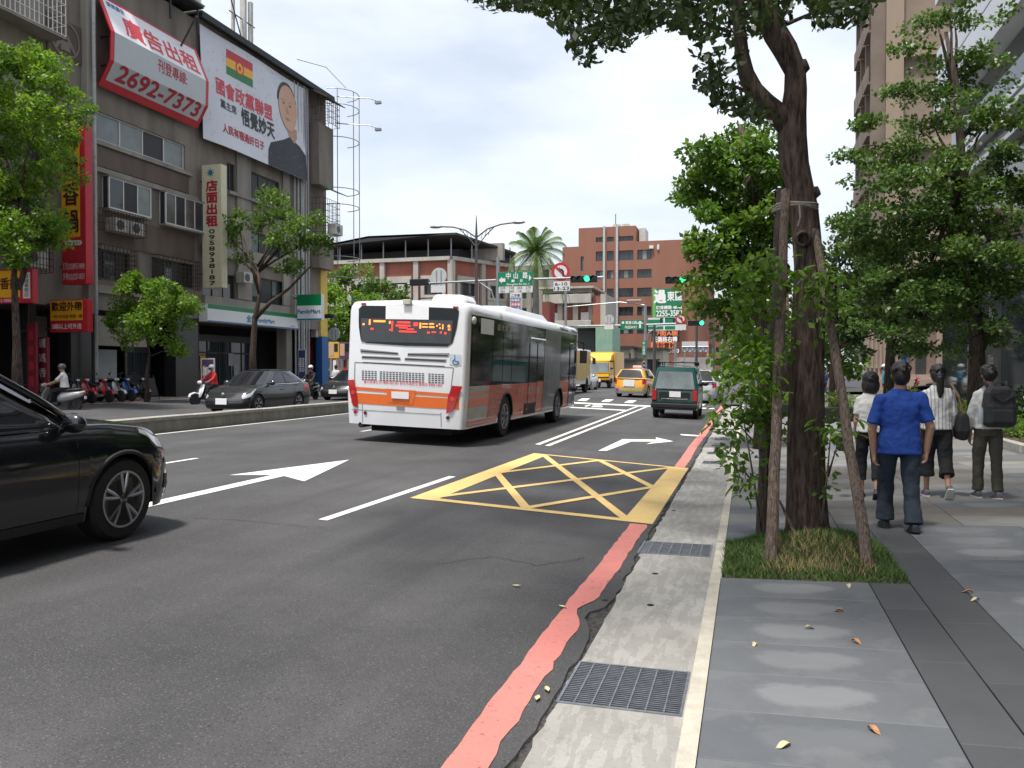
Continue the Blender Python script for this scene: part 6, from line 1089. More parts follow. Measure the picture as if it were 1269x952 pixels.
def wheel(root, x, y, r, w=.22, rimm='alloy', spokes=5, double=True, rimr=.66):
    s = 1 if x > 0 else -1; q = MB(); q.lathe([(r * rimr, -w / 2), (r * .93, -w / 2), (r, -w / 2 + .035), (r, w / 2 - .035), (r * .93, w / 2), (r * rimr, w / 2)], (0, 0, 0), 'x', 36); o = q.obj('wheel', MATS['rubber'], root, smooth=30); o.location = (x - s * w / 2, y, r)
    k = MB(); rr = r * rimr; k.lathe([(rr, s * w * .5), (rr, s * (w * .5 + .006)), (rr * .93, s * (w * .5 + .006)), (rr * .9, s * w * .2)], (0, 0, 0), 'x', 36); k.lathe([(rr * .2, s * w * .44), (rr * .18, s * w * .5), (.01, s * w * .5)], (0, 0, 0), 'x', 16)
    for i in range(spokes):
        a = 2 * math.pi * i / spokes + .3
        for d in ((-.17, .17) if double else (0,)):
            p0 = Vector((s * w * .42, math.cos(a) * rr * .14, math.sin(a) * rr * .14)); p1 = Vector((s * w * .46, math.cos(a + d) * rr * .95, math.sin(a + d) * rr * .95)); k.tube([p0, p0.lerp(p1, .5) + Vector((s * .012, 0, 0)), p1], [rr * .075, rr * .065, rr * .075], 6)
    k.obj('rim', MATS[rimm], o, smooth=30); k = MB(); k.lathe([(rr * .9, 0), (rr * .88, s * w * .22), (.0101, s * w * .22)], (0, 0, 0), 'x', 24); k.obj('brake_drum', MATS['hub_black'], o); return o
def mirror(root, x, y, z, m, s): q = MB(); q.ell((x + s * .13, y, z + .05), (.12, .07, .085), 12, 8); q.tube([(x - s * .02, y + .01, z - .02), (x + s * .08, y, z + .01)], .028, 6); return q.obj('wing_mirror', MATS[m], root, smooth=True)
def seam(b, root, y, t0=.06, t1=.97, sides=(1, -1), w=.006):
    i = b.idx(y); a = b.idx(y + w); b.patch(root, 'door_gap', 'trim_black', i, a, t0, t1, .0015, 1, 6, sides)
def handle(b, root, y, t, m='chrome', sides=(1, -1)):
    for s in sides: p = b.pt(b.idx(y), t, .012, s); q = MB(); q.cbox(p, (.024, .19, .03)); q.obj('door_handle', MATS[m], root, bevel=.008)
def plate(root, y, z, s, w=.38, h=.16, x=0): q = MB(); q.cbox((x, y + s * .012, z), (w, .02, h)); return q.obj('number_plate', MATS['plate_white'], root, bevel=.004)

# ---- black crossover at the left edge
suv = thing('suv', 'glossy black crossover entering at the left edge beside the straight arrow', 'car', (-6.42, 4.74, zg(-6.42)), 0, roll=.037); M_ = 'paint_black'
b = Body(4.70, 1.90, .24, [(-2.35, 1.0), (-1.9, 1.10), (.4, 1.07), (1.0, 1.075), (1.35, 1.06), (1.8, 1.005), (2.15, .93), (2.35, .86)], (1.47, -1.40), .375, cf=.62, kf=.26, nose=.15, bf=.12, tuck=.045, top=.90, arch=1.14); b.build(MATS[M_], suv, .05)
g = Cabin(1.72, 1.22, 1.045, 1.66, 1.02, .10, -1.85, -2.2, .14, .05); g.build(MATS[M_], suv)
g.pane(suv, 'F', [(-.93, .03), (.93, .03), (.9, .95), (-.9, .95)]); g.pane(suv, 'R', [(-.85, .1), (.85, .1), (.8, .9), (-.8, .9)])
for s in (1, -1):
    for c, nm in (([(.60, .08), (.94, .08), (.80, .88), (.60, .9)], 'side_window'), ([(.26, .08), (.575, .08), (.575, .9), (.27, .9)], 'side_window'), ([(.08, .12), (.235, .10), (.245, .88), (.14, .82)], 'quarter_window')): g.pane(suv, 'S', c, name=nm, s=s)
    q = MB(); q.grid([[g.Sd(v, t, s) + Vector((s * .012, 0, 0)) for v in [.06 + .9 * i / 12 for i in range(13)]] for t in (.015, .05)]); q.obj('window_trim', MATS['chrome'], suv)
    q = MB(); q.tube([(s * .84 * (1 - .0), 1.02, 1.075), (s * .79, .62, 1.32), (s * .66, .12, 1.615)], .03, 8); q.obj('pillar_trim', MATS[M_], suv, smooth=True)
    mirror(suv, s * .86, .82, 1.06, M_, s); q = MB(); q.tube([(s * .62, .2, 1.68), (s * .66, -.6, 1.71), (s * .62, -1.6, 1.69)], .018, 6); q.obj('roof_rail', MATS['chrome'], suv)
    q = MB(); a0 = [(1.47 + .375 * 1.15 * math.cos(t), .375 + .375 * 1.15 * math.sin(t)) for t in [math.pi * i / 18 for i in range(19)]]; q.tube([(s * (.95 - .055 * abs(math.cos(math.pi * i / 18)) ** 3 * (1 if y > 1.47 else .3)), y, max(z, .26)) for i, (y, z) in enumerate(a0)], .022, 6); q.obj('arch_trim', MATS['trim_black'], suv, smooth=True)
i0 = b.n - 13.5; b.patch(suv, 'headlight', 'lamp_clear', i0, b.n - 5.2, (.80, .76), (.93, .90), .006); b.patch(suv, 'headlight_bezel', 'trim_black', i0 - .6, b.n - 4.8, (.77, .72), (.95, .93), .003); b.patch(suv, 'bumper_vent', 'trim_black', b.n - 9.5, b.n - 6, .22, .42, .005); b.patch(suv, 'taillight', 'lamp_red', 5, 12, .6, .95, .006)
b.front(suv, 'grille', 'trim_black', -.62, .62, .55, .86, .012); b.front(suv, 'lower_intake', 'trim_black', -.8, .8, .12, .3, .01); plate(suv, 2.33, .55, 1)
b.patch(suv, 'sill_trim', 'trim_black', b.idx(-.95), b.idx(1.02), 0, .10, .008); [seam(b, suv, y) for y in (.93, -.12, -1.15)]; [handle(b, suv, y, .77) for y in (.05, -.95)]
b.patch(suv, 'bonnet_gap', 'trim_black', b.idx(.98), b.idx(1.72), .972, .985, .003, 8, 1)
for x in (.95, -.95):
    for y in (1.47, -1.40): wheel(suv, x * .99, y, .375, .25, 'alloy', 5, True, .69)
# ---- sedan maker
def sedan(name, label, cat, loc, rz, m, L=4.42, W=1.73, H=1.475, roll=0, glass='car_glass', lowres=False, rr=.315, hatch=False, plates=(1, 1), group=None, cab=None, belt=None, wb=2.55, front_off=.83, win2=True, clip=.17):
    t = thing(name, label, cat, loc, rz, group, roll); h = L / 2; fa = h - front_off; ra = fa - wb
    b = Body(L, W, clip, belt or [(-h, .86), (-h + .25, .98), (-h + .75, 1.0), (0, .93), (.85, .945), (h - .7, .84), (h - .25, .74), (h, .66)], (fa, ra), rr, cf=.72, cr=.55, kf=.3, nose=.22); b.build(MATS[m], t)
    cz = cab or dict(yf0=fa - .42, yf1=.18, yr1=-h + 1.25, yr0=-h + .42); g = Cabin(W * .915, W * .66, .93, H, cz['yf0'], cz['yf1'], cz['yr1'], cz['yr0'], .14, .1, .03, cz.get('z0r', .97)); g.build(MATS[m], t)
    g.pane(t, 'F', [(-.94, .02), (.94, .02), (.9, .95), (-.9, .95)], glass); g.pane(t, 'R', [(-.88, .08), (.88, .08), (.82, .93), (-.82, .93)], cz.get('rg', glass))
    for s in (1, -1):
        for c in ([(.52, .1), (.9, .1), (.78, .88), (.53, .9)], [(.2, .13), (.495, .1), (.505, .9), (.26, .86)]): g.pane(t, 'S', c, s=s)
        q = MB(); q.grid([[g.Sd(v, tt, s) + Vector((s * .012, 0, 0)) for v in [.1 + .84 * i / 8 for i in range(9)]] for tt in (.02, .06)]); q.obj('window_trim', MATS['chrome'], t); mirror(t, s * W * .45, cz['yf0'] - .32, .96, m, s)
    b.patch(t, 'headlight', 'lamp_clear', b.n - 14, b.n - 5.5, (.72, .62), (.96, .82), .006); b.patch(t, 'taillight', 'lamp_red', 4.2, 13, .66, .93, .006); b.front(t, 'grille', 'trim_black', -.6, .6, .5, .72, .01); b.front(t, 'lower_intake', 'trim_black', -.85, .85, .08, .38, .01); q = MB(); q.ell((0, h - .07, .66), (.07, .02, .05), 10, 6); q.obj('front_badge', MATS['chrome'], t)
    b.patch(t, 'fog_surround', 'trim_black', b.n - 9, b.n - 6, .1, .4, .006); plate(t, h + .0, .42, 1, .42, .2) if plates[0] else None; plate(t, -h - .0, .78, -1) if plates[1] else None
    [seam(b, t, y) for y in (cz['yf0'] - .12, -.22, ra + .32)]; [handle(b, t, y, .8, m) for y in (-.05, -1.05)]
    for x in (W / 2, -W / 2):
        for y in (fa, ra): wheel(t, x * .985, y, rr, .2, 'alloy', 5, True, .64)
    return t, b, g
xs, ys_c = -16.55, 25.4
sedan('sedan', 'dark grey sedan coming toward the camera beyond the median', 'car', (xs, ys_c, zg(xs)), math.pi, 'paint_gunmetal'); sedan('sedan', 'second black car behind the grey sedan near the bus rear', 'car', (-18.9, 37.2, zg(-18.9)), math.pi, 'paint_dark', 4.3, 1.72, 1.46)
# ---- green minivan ahead, seen from behind
vc = ground(835, 519); van = thing('minivan', 'old dark green minivan with roof rack driving away in the kerb lane', 'car', (vc.x, vc.y + 1.75, zg(vc.x)), 0, roll=.03)
h = 1.8; b = Body(3.6, 1.55, .30, [(-1.8, .98), (-1.7, 1.0), (1.2, 1.0), (1.8, .92)], (1.05, -1.05), .285, cf=.3, cr=.16, kf=.12, kr=.05, nose=.06, tail=.02, bf=.05, br=.02, tuck=.03, top=.99, arch=1.16); b.build(MATS['paint_green'], van, .0)
g = Cabin(1.535, 1.25, .995, 1.80, 1.62, 1.0, -1.62, -1.77, .06, .03, .05); g.build(MATS['paint_green'], van); g.pane(van, 'R', [(-.86, .02), (.86, .02), (.84, .80), (-.84, .80)], 'car_glass_pale'); g.pane(van, 'F', [(-.92, .05), (.92, .05), (.9, .92), (-.9, .92)])
for s in (1, -1):
    for c in ([(.72, .1), (.93, .1), (.86, .85), (.72, .88)], [(.38, .1), (.69, .1), (.69, .88), (.38, .88)], [(.06, .1), (.35, .1), (.35, .88), (.07, .88)]): g.pane(van, 'S', c, s=s)
    mirror(van, s * .74, 1.1, 1.12, 'trim_black', s)
    q = MB(); q.box(s * .6 if s > 0 else -.75, .75 if s > 0 else -.6, -1.83, -1.79, .62, .98); q.obj('taillight', MATS['lamp_red'], van, bevel=.01)
    q = MB(); q.box(s * .7 - .03, s * .7 + .03, -1.3, -1.27, .12, .32); q.obj('mudflap', MATS['rubber'], van)
    for y in (1.05, -1.05): wheel(van, s * .765, y, .285, .17, 'hub_black', 5, False)
q = MB(); q.box(-.78, .78, -1.86, -1.7, .36, .52); q.obj('rear_bumper', MATS['trim_black'], van, bevel=.03); q = MB(); q.box(-.44, .44, -1.825, -1.80, .665, .69); q.obj('chrome_strip', MATS['chrome'], van); q = MB(); q.box(-.52, .52, -1.812, -1.795, .70, .90); q.obj('plate_recess', MATS['trim_black'], van); plate(van, -1.82, .83, -1, .38, .19, .02)
q = MB(); q.box(-.62, -.60, -1.82, -1.79, .56, .97); q.box(.6, .62, -1.82, -1.79, .56, .97); q.box(-.62, .62, -1.82, -1.79, .54, .56); q.obj('tailgate_gap', MATS['trim_black'], van); q = MB(); q.bar((-.3, -1.72, 1.08), (.1, -1.70, 1.12), .02); q.obj('wiper', MATS['trim_black'], van)
q = MB()
for y in (-1.4, -.7, 0, .7): q.bar((-.62, y, 1.93), (.62, y, 1.93), .03); [q.bar((x, y, 1.82), (x, y, 1.93), .03) for x in (-.62, .62)]
for x in (-.62, .62, -.2, .2): q.bar((x, -1.5, 1.94), (x, .8, 1.94), .03)
q.obj('roof_rack', MATS['trim_black'], van); q = MB(); q.box(-.28, .12, -1.5, -1.3, 1.2, 1.5); q.ell((.3, .6, 1.35), (.12, .12, .16)); q.obj('interior_seat', MATS['trim_black'], van)
# ---- taxi, silver SUV, others ahead
tc_ = ground(784, 493); t, b, g = sedan('taxi', 'yellow taxi with silver lower bumper crossing the junction ahead', 'taxi', (tc_.x, tc_.y + 2.2, zg(tc_.x)), RD(-6), 'paint_taxi', 4.3, 1.76, 1.60, .02, rr=.33, plates=(1, 0), belt=[(-2.15, .98), (-1.9, 1.08), (-1.2, 1.08), (0, 1.0), (.85, 1.0), (1.5, .92), (1.9, .82), (2.15, .74)], cab=dict(yf0=1.02, yf1=.3, yr1=-1.62, yr0=-2.0, z0r=1.05), clip=.22)
plate(t, -2.16, .80, -1, .62, .36); b.front(t, 'silver_bumper', 'paint_silver', -.99, .99, .0, .42, .012, 'r'); b.front(t, 'yellow_plate', mat('plate_yellow', (.75, .6, .03), .5), -.35, .6, .18, .32, .03, 'r'); b.front(t, 'magenta_sticker', mat('sticker_magenta', (.6, .02, .25), .5), -.62, -.42, .2, .34, .03, 'r'); q = MB(); q.box(-.25, .25, -.35, -.15, 1.62, 1.76); q.obj('roof_sign', mat('roof_sign_pink', (.75, .5, .48), .4), t, bevel=.03)
sc_ = ground(858, 500); t, b, g = sedan('suv', 'silver suv ahead of the green van half hidden by leaves', 'car', (sc_.x + .35, sc_.y + 2.3, zg(sc_.x)), RD(-4), 'paint_silver', 4.6, 1.82, 1.70, .03, rr=.36, plates=(1, 0), belt=[(-2.3, 1.0), (-2.1, 1.1), (-1.2, 1.1), (0, 1.05), (.95, 1.05), (1.6, .98), (2.0, .88), (2.3, .8)], cab=dict(yf0=1.05, yf1=.3, yr1=-1.95, yr0=-2.2, z0r=1.08), wb=2.65, clip=.25); plate(t, -2.31, .86, -1, .58, .3); b.front(t, 'rear_bumper', 'paint_silver', -.98, .98, .08, .4, .03, 'r')
for lab, px, py, m, rz, dims in (('silver car glimpsed between the coach and the yellow truck', 715, 484, 'paint_silver', math.pi, (4.3, 1.7, 1.46)), ('white car beyond the green van roof', 868, 478, 'paint_white', 0, (4.3, 1.72, 1.5)), ('white car further along beside the far signal post', 893, 476, 'paint_white', 0, (4.4, 1.74, 1.5)), ('white car farthest ahead over the van roof edge', 845, 474, 'paint_white', 0, (4.3, 1.72, 1.45))):
    p = ground(px, py); sedan('sedan', lab, 'car', (p.x, p.y + 2, zg(p.x)), rz, m, *dims)
# ---- yellow box truck, front toward us
p = ground(736, 482); tr = thing('box_truck', 'yellow box truck facing the camera across the junction', 'truck', (p.x, p.y + 2.6, zg(p.x)), math.pi - .05)
b = Body(1.7, 1.9, .5, [(-.85, 1.28), (.85, 1.2)], (.25,), .38, cf=.28, cr=.1, kf=.14, kr=.02, nose=.05, bf=.05, br=.01, tuck=.02, top=1.0); b.build(MATS['paint_truck'], tr, 0); g = Cabin(1.88, 1.72, 1.2, 2.12, .78, .56, -.8, -.84, .06, .0, .03, 1.27); g.build(MATS['paint_truck'], tr); g.pane(tr, 'F', [(-.92, .06), (.92, .06), (.9, .9), (-.9, .9)], 'car_glass_pale')
for s in (1, -1): g.pane(tr, 'S', [(.3, .1), (.93, .1), (.86, .85), (.3, .85)], s=s); mirror(tr, s * .98, .8, 1.5, 'trim_black', s); [wheel(tr, s * .9, y, .38, .22, 'hub_black', 5, False) for y in (.25, -3.0)]
b.patch(tr, 'headlight', 'lamp_clear', b.n - 9, b.n - 5.2, .28, .55, .008); b.front(tr, 'grille', 'trim_black', -.8, .8, .42, .56, .01); b.front(tr, 'front_bumper', 'trim_black', -1, 1, 0, .2, .03); plate(tr, .86, .62, 1, .5, .22)
q = MB(); q.box(-1.0, 1.0, -4.6, -.95, .85, 2.85); q.obj('cargo_box', MATS['paint_truck'], tr, bevel=.02); q = MB(); q.prism([(-.9, -.9, 2.14), (-.9, .35, 2.14), (-.9, -.1, 2.55), (-.9, -.9, 2.8)], (1.8, 0, 0)); q.obj('air_deflector', MATS['paint_truck'], tr, bevel=.03); q = MB(); q.box(-.45, .45, -4.5, .6, .45, .8); q.obj('chassis', MATS['underbody'], tr)
# ---- coach partly hidden behind the bus
p = ground(676, 490); co = thing('coach', 'white coach with yellow side peeking out past the bus front', 'bus', (p.x, p.y + 4, zg(p.x)), 0)
b = Body(8, 2.3, .55, [(-4, 2.7), (4, 2.7)], (2.4, -2.2), .45, cf=.3, cr=.2, kf=.1, kr=.06, nose=.1, tail=.03, tuck=.01, top=.97); b.build(MATS['paint_white'], co, .08); b.patch(co, 'yellow_side_panel', mat('coach_yellow', (.6, .42, .12), .5), b.idx(-3.7), b.idx(3.4), .1, .95, .006); b.front(co, 'rear_window', 'car_glass', -.95, .95, .58, .97, .012, 'r'); b.front(co, 'rear_bumper', 'trim_black', -1, 1, 0, .16, .02, 'r'); plate(co, -4.0, 1.05, -1, .5, .24)
for s in (1, -1): q = MB(); q.cbox((s * .95, -4.0, .86), (.22, .04, .12)); q.obj('taillight', MATS['lamp_orange'], co); q = MB(); q.cbox((s * 1.32, 3.9, 2.0), (.2, .1, .4)); q.bar((s * 1.1, 3.8, 2.3), (s * 1.3, 3.9, 2.2), .04); q.obj('wing_mirror', MATS['trim_black'], co); [wheel(co, s * 1.12, y, .45, .25, 'hub_black', 5, False) for y in (2.4, -2.2)]

# ---- city bus
BR, HB = 15.3, 5.575; bus = thing('city_bus', 'white city bus with orange bands and dark side windows beside the yellow box', 'bus', (-6.72, BR + HB, zg(-6.72)), 0, roll=.037); BM = local(bus); BI = BM.inverted()
carpaint('bus_white', (.74, .745, .755), .3); mat('bus_orange', (.80, .16, .025), .35, coat=.4, var=.05); mat('bus_brick', (.60, .10, .035), .4, coat=.3, var=.1, scale=1, dirt=.15); mat('bus_cream', (.50, .50, .42), .45, var=.06, dirt=.3); mat('bus_glass', (.010, .012, .014), .06, spec=.35, var=.1); mat('bus_advert', (.055, .056, .06), .3, coat=.3, var=.8, scale=2.4, streak=3); mat('screen_dim', (.045, .05, .055), .15); mat('vent_dark', (.03, .03, .032), .7); mat('seam_grey', (.2, .2, .2), .6); mat('slot_grey', (.22, .22, .22), .6)
led_o = mat('led_amber', (1.0, .22, .03), .4, emit=1.7, var=0); led_r = mat('led_red', (1.0, .03, .02), .4, emit=1.7, var=0)
b = Body(HB * 2, 2.62, .36, [(-HB, 2.83), (-HB + .35, 2.89), (HB - .35, 2.89), (HB, 2.83)], (2.82, -2.64), .48, cf=.4, cr=.26, kf=.12, kr=.075, nose=.1, tail=.05, bf=.08, br=.05, tuck=.03, top=.93, arch=1.14, sq=2.2, sh=.94)
b.ts = [0, .06, .14, .24, .36, .5, .64, .78, .88, .93, .97, 1]; b.build(MATS['bus_white'], bus, .10)
def rl(u, v):      # enlarged photo crop of the tail -> local x, z on the rear face
    p = BI @ at_y(420 + u / 3.966, 350 + v / 3.967, BR + .05); return p.x, p.z
def rear_pt(x, z, off=.006):
    t = (z - .36) / (2.84 - .36)
    for i in range(60):
        k = i * .23
        if b.pt(k, t).x >= abs(x): break
    p0, p1 = b.pt(max(k - .23, 0), t), b.pt(k, t); f = 0 if p1.x - p0.x < 1e-6 else min(1, max(0, (abs(x) - p0.x) / (p1.x - p0.x))); y = p0.y + (p1.y - p0.y) * f; return Vector((x + (off * .4 if abs(x) > 1.05 else 0) * (1 if x > 0 else -1), y - off, z))
def sl(u, v): p = BI @ at_x(570 + u / 5.2875, 380 + v / 5.2888, -5.5); return p.y, p.z
def side_pt(y, z, off=.006, s=1): z0 = b.zb(b.W / 2, y); return b.pt(b.idx(y), min(max((z - z0) / (b.zt(y) - z0), 0), 1), off, s)
def quadp(f, c, off, nu=10, nv=5):
    return [[f(*[((c[0][k] + (c[1][k] - c[0][k]) * i / nu) * (1 - j / nv) + (c[3][k] + (c[2][k] - c[3][k]) * i / nu) * j / nv) for k in (0, 1)], off) for i in range(nu + 1)] for j in range(nv + 1)]
def rq(name, m, c, off=.006, px=True, nu=10, nv=4, parent=None): q = MB(); q.grid(quadp(rear_pt, [rl(*p) for p in c] if px else c, off, nu, nv)); return q.obj(name, MATS[m] if isinstance(m, str) else m, parent or bus, smooth=True)
def sq_(name, m, c, off=.006, px=True, nu=12, nv=4, parent=None): q = MB(); q.grid(quadp(side_pt, [sl(*p) for p in c] if px else c, off, nu, nv)); return q.obj(name, MATS[m] if isinstance(m, str) else m, parent or bus, smooth=True)
# rear window, rounded, with display
ol = [rl(*p) for p in ((112, 114), (340, 118), (575, 128), (588, 140), (578, 220), (560, 296), (535, 316), (330, 312), (135, 298), (108, 282), (98, 220), (97, 130))]
def rpoly(name, m, pts, off, k=3):
    n = len(pts); cx, cz = sum(p[0] for p in pts) / n, sum(p[1] for p in pts) / n; q = MB(); V = [rear_pt(cx, cz, off)]
    for r in range(1, k + 1): V += [rear_pt(cx + (a - cx) * r / k, cz + (c - cz) * r / k, off) for a, c in pts]
    F = [(0, 1 + i, 1 + (i + 1) % n) for i in range(n)] + [(1 + r * n + i, 1 + (r + 1) * n + i, 1 + (r + 1) * n + (i + 1) % n, 1 + r * n + (i + 1) % n) for r in range(k - 1) for i in range(n)]; q.add(V, F); return q.obj(name, MATS[m] if isinstance(m, str) else m, bus, smooth=True)
def dense(pts, k=3): return [(pts[i][0] + (pts[(i + 1) % len(pts)][0] - pts[i][0]) * j / k, pts[i][1] + (pts[(i + 1) % len(pts)][1] - pts[i][1]) * j / k) for i in range(len(pts)) for j in range(k)]
rw = rpoly('rear_window', 'bus_glass', dense(ol), .012, 5); rq('display_panel', 'screen_dim', [(112, 292), (552, 302), (560, 188), (108, 176)], .016, parent=rw)
segs = [(118, 128, 203, 212, 0), (150, 158, 184, 210, 0), (173, 232, 187, 196, 0), (160, 172, 226, 234, 1), (250, 258, 190, 204, 0), (264, 270, 190, 240, 1), (252, 262, 230, 236, 1), (290, 354, 192, 199, 1), (284, 356, 208, 215, 1), (300, 340, 219, 224, 1), (300, 385, 237, 243, 1), (340, 372, 226, 231, 1), (372, 392, 196, 212, 1), (400, 408, 196, 224, 0), (412, 440, 198, 204, 0), (412, 440, 213, 219, 0), (446, 470, 197, 204, 0), (446, 472, 212, 220, 0), (438, 450, 240, 247, 1), (482, 488, 205, 214, 0), (494, 500, 198, 206, 0), (497, 503, 216, 224, 0), (510, 516, 202, 226, 0), (460, 480, 238, 244, 1), (500, 508, 236, 246, 1), (522, 530, 240, 250, 1), (537, 548, 204, 216, 0), (538, 546, 222, 230, 0), (545, 552, 218, 232, 1)]
for k, m in ((0, led_o), (1, led_r)):
    q = MB()
    for u0, u1, v0, v1, c in segs:
        if c == k: a, z1 = rl(u0, v0 + u0 * .018 - 4); a2, _ = rl(u1, v0); _, z0 = rl(u0, v1 + u0 * .018 - 4); q.grid(quadp(rear_pt, [(a, z0), (a2, z0), (a2, z1), (a, z1)], .021, 2, 1))
    q.obj('display_segments', m, rw, kind='stuff')
rq('route_board', 'plate_white', [(233, 181), (444, 184), (444, 118), (233, 116)], .024, parent=rw)
p = rear_pt(*rl(340, 98), .0); q = MB(); q.cbox((p.x, p.y - .03, p.z), (.17, .12, .10)); q.obj('rear_camera', MATS['bus_cream'], bus, bevel=.01)
for u, v in ((120, 105), (572, 122)): p = rear_pt(*rl(u, v), .0); q = MB(); q.cbox(p, (.11, .05, .04)); q.obj('marker_light', MATS['lamp_red'], bus, bevel=.008)
for c in ([(108, 345), (298, 356), (294, 345), (106, 328)], [(114, 374), (309, 382), (306, 369), (116, 361)], [(341, 361), (540, 366), (546, 348), (344, 348)], [(327, 383), (528, 392), (532, 379), (331, 371)]): rq('vent', 'slot_grey', c, .008); rq('vent_slot', 'vent_dark', [(c[0][0] + 3, c[0][1] - 4), (c[1][0] - 3, c[1][1] - 3), (c[1][0] - 3, c[1][1] - 8), (c[0][0] + 3, c[0][1] - 9)], .011)
rq('panel_gap', 'vent_dark', [(120, 396), (522, 415), (522, 411), (120, 391)], .006)
for c in ([(76, 514), (80, 514), (82, 394), (78, 394)], [(548, 545), (552, 545), (566, 420), (562, 420)], [(80, 395), (562, 421), (562, 417), (80, 391)], [(113, 690), (116, 690), (116, 600), (113, 600)], [(500, 712), (503, 712), (503, 642), (500, 642)], [(60, 626), (500, 652), (500, 649), (60, 623)]): rq('panel_gap', 'seam_grey', c, .005)
q = MB()
for u0, n in ((115, 5), (205, 14), (443, 5)):
    for i in range(n):
        for j in range(5): u = u0 + i * 15.9; v = 433 + j * 10.2 + u * .045 - 5; a, z1 = rl(u, v); a2, z0 = rl(u + 11.5, v + 5); q.grid(quadp(rear_pt, [(a, z0), (a2, z0), (a2, z1), (a, z1)], .006, 1, 1))
q.obj('louvre_slots', MATS['vent_dark'], bus, kind='stuff')
def rtext(s, u0, v0, u1, v1, h, m, name='lettering'):
    v, f = glyphs(s); X0, X1 = min(p[0] for p in v), max(p[0] for p in v); Y0, Y1 = min(p[1] for p in v), max(p[1] for p in v); q = MB(); W = []
    for p in v: k = (p[0] - X0) / (X1 - X0); l = (p[1] - Y0) / (Y1 - Y0); x, z = rl(u0 + (u1 - u0) * k, v0 + (v1 - v0) * k - h * l); W.append(rear_pt(x, z, .007))
    q.add(W, f); return q.obj(name, MATS[m], bus)
rtext('臺北客運公司 0800-003307 新北市政府交通局02-8968-2460', 125, 495, 510, 514, 20, 'ink_red')
rq('orange_stripe', 'bus_orange', [(60, 526), (592, 566), (592, 550), (60, 511)], .005, nu=24); rq('orange_band', 'bus_orange', [(40, 592), (612, 628), (612, 574), (40, 540)], .005, nu=24)
rq('plate_recess', 'bus_orange', [(246, 590), (366, 601), (385, 532), (236, 522)], .010); rq('number_plate', 'plate_white', [(265, 569), (350, 574), (350, 539), (265, 535)], .03); rq('fuel_flap', 'slot_grey', [(286, 624), (325, 628), (325, 610), (286, 606)], .01)
for c, sg in (([(94, 617), (72, 606), (44, 480), (80, 478), (88, 520)], -1), ([(528, 646), (556, 636), (606, 512), (560, 508), (540, 560)], 1)): rpoly('taillight', 'lamp_red', dense([rl(*p) for p in c], 2), .028, 3); cu, cv = sum(p[0] for p in c) / 5, sum(p[1] for p in c) / 5; rpoly('taillight_lens', mat('lens_bright', (.75, .05, .03), .1, spec=.9), [(rl(cu + 10 * math.cos(a), cv + 12 * math.sin(a))) for a in [i * .7 for i in range(9)]], .034, 1)
for u, v, m in ((80, 637, 'lamp_red'), (130, 642, 'taillight_dark'), (535, 666, 'taillight_dark')): mat('taillight_dark', (.12, .01, .012), .3); rpoly('reflector', m, [rl(u + 9 * math.cos(a), v + 9 * math.sin(a)) for a in [i * .524 for i in range(12)]], .014, 1)
ws = rq('access_sign', mat('sign_pale_blue', (.5, .56, .62), .5), [(546, 404), (600, 408), (600, 356), (546, 352)], .009); q = MB(); P = lambda u, v: rear_pt(*rl(u, v), .014)
q.tube([P(570, 366), P(570, 385), P(584, 386), P(590, 397)], .009, 4); q.tube([P(575 + 14 * math.cos(a), 390 + 13 * math.sin(a)) for a in [.2 + i * .45 for i in range(10)]], .008, 4); q.ell(P(569, 360), (.012, .004, .012), 8, 5); q.obj('wheelchair_symbol', MATS['fm_blue'], ws)
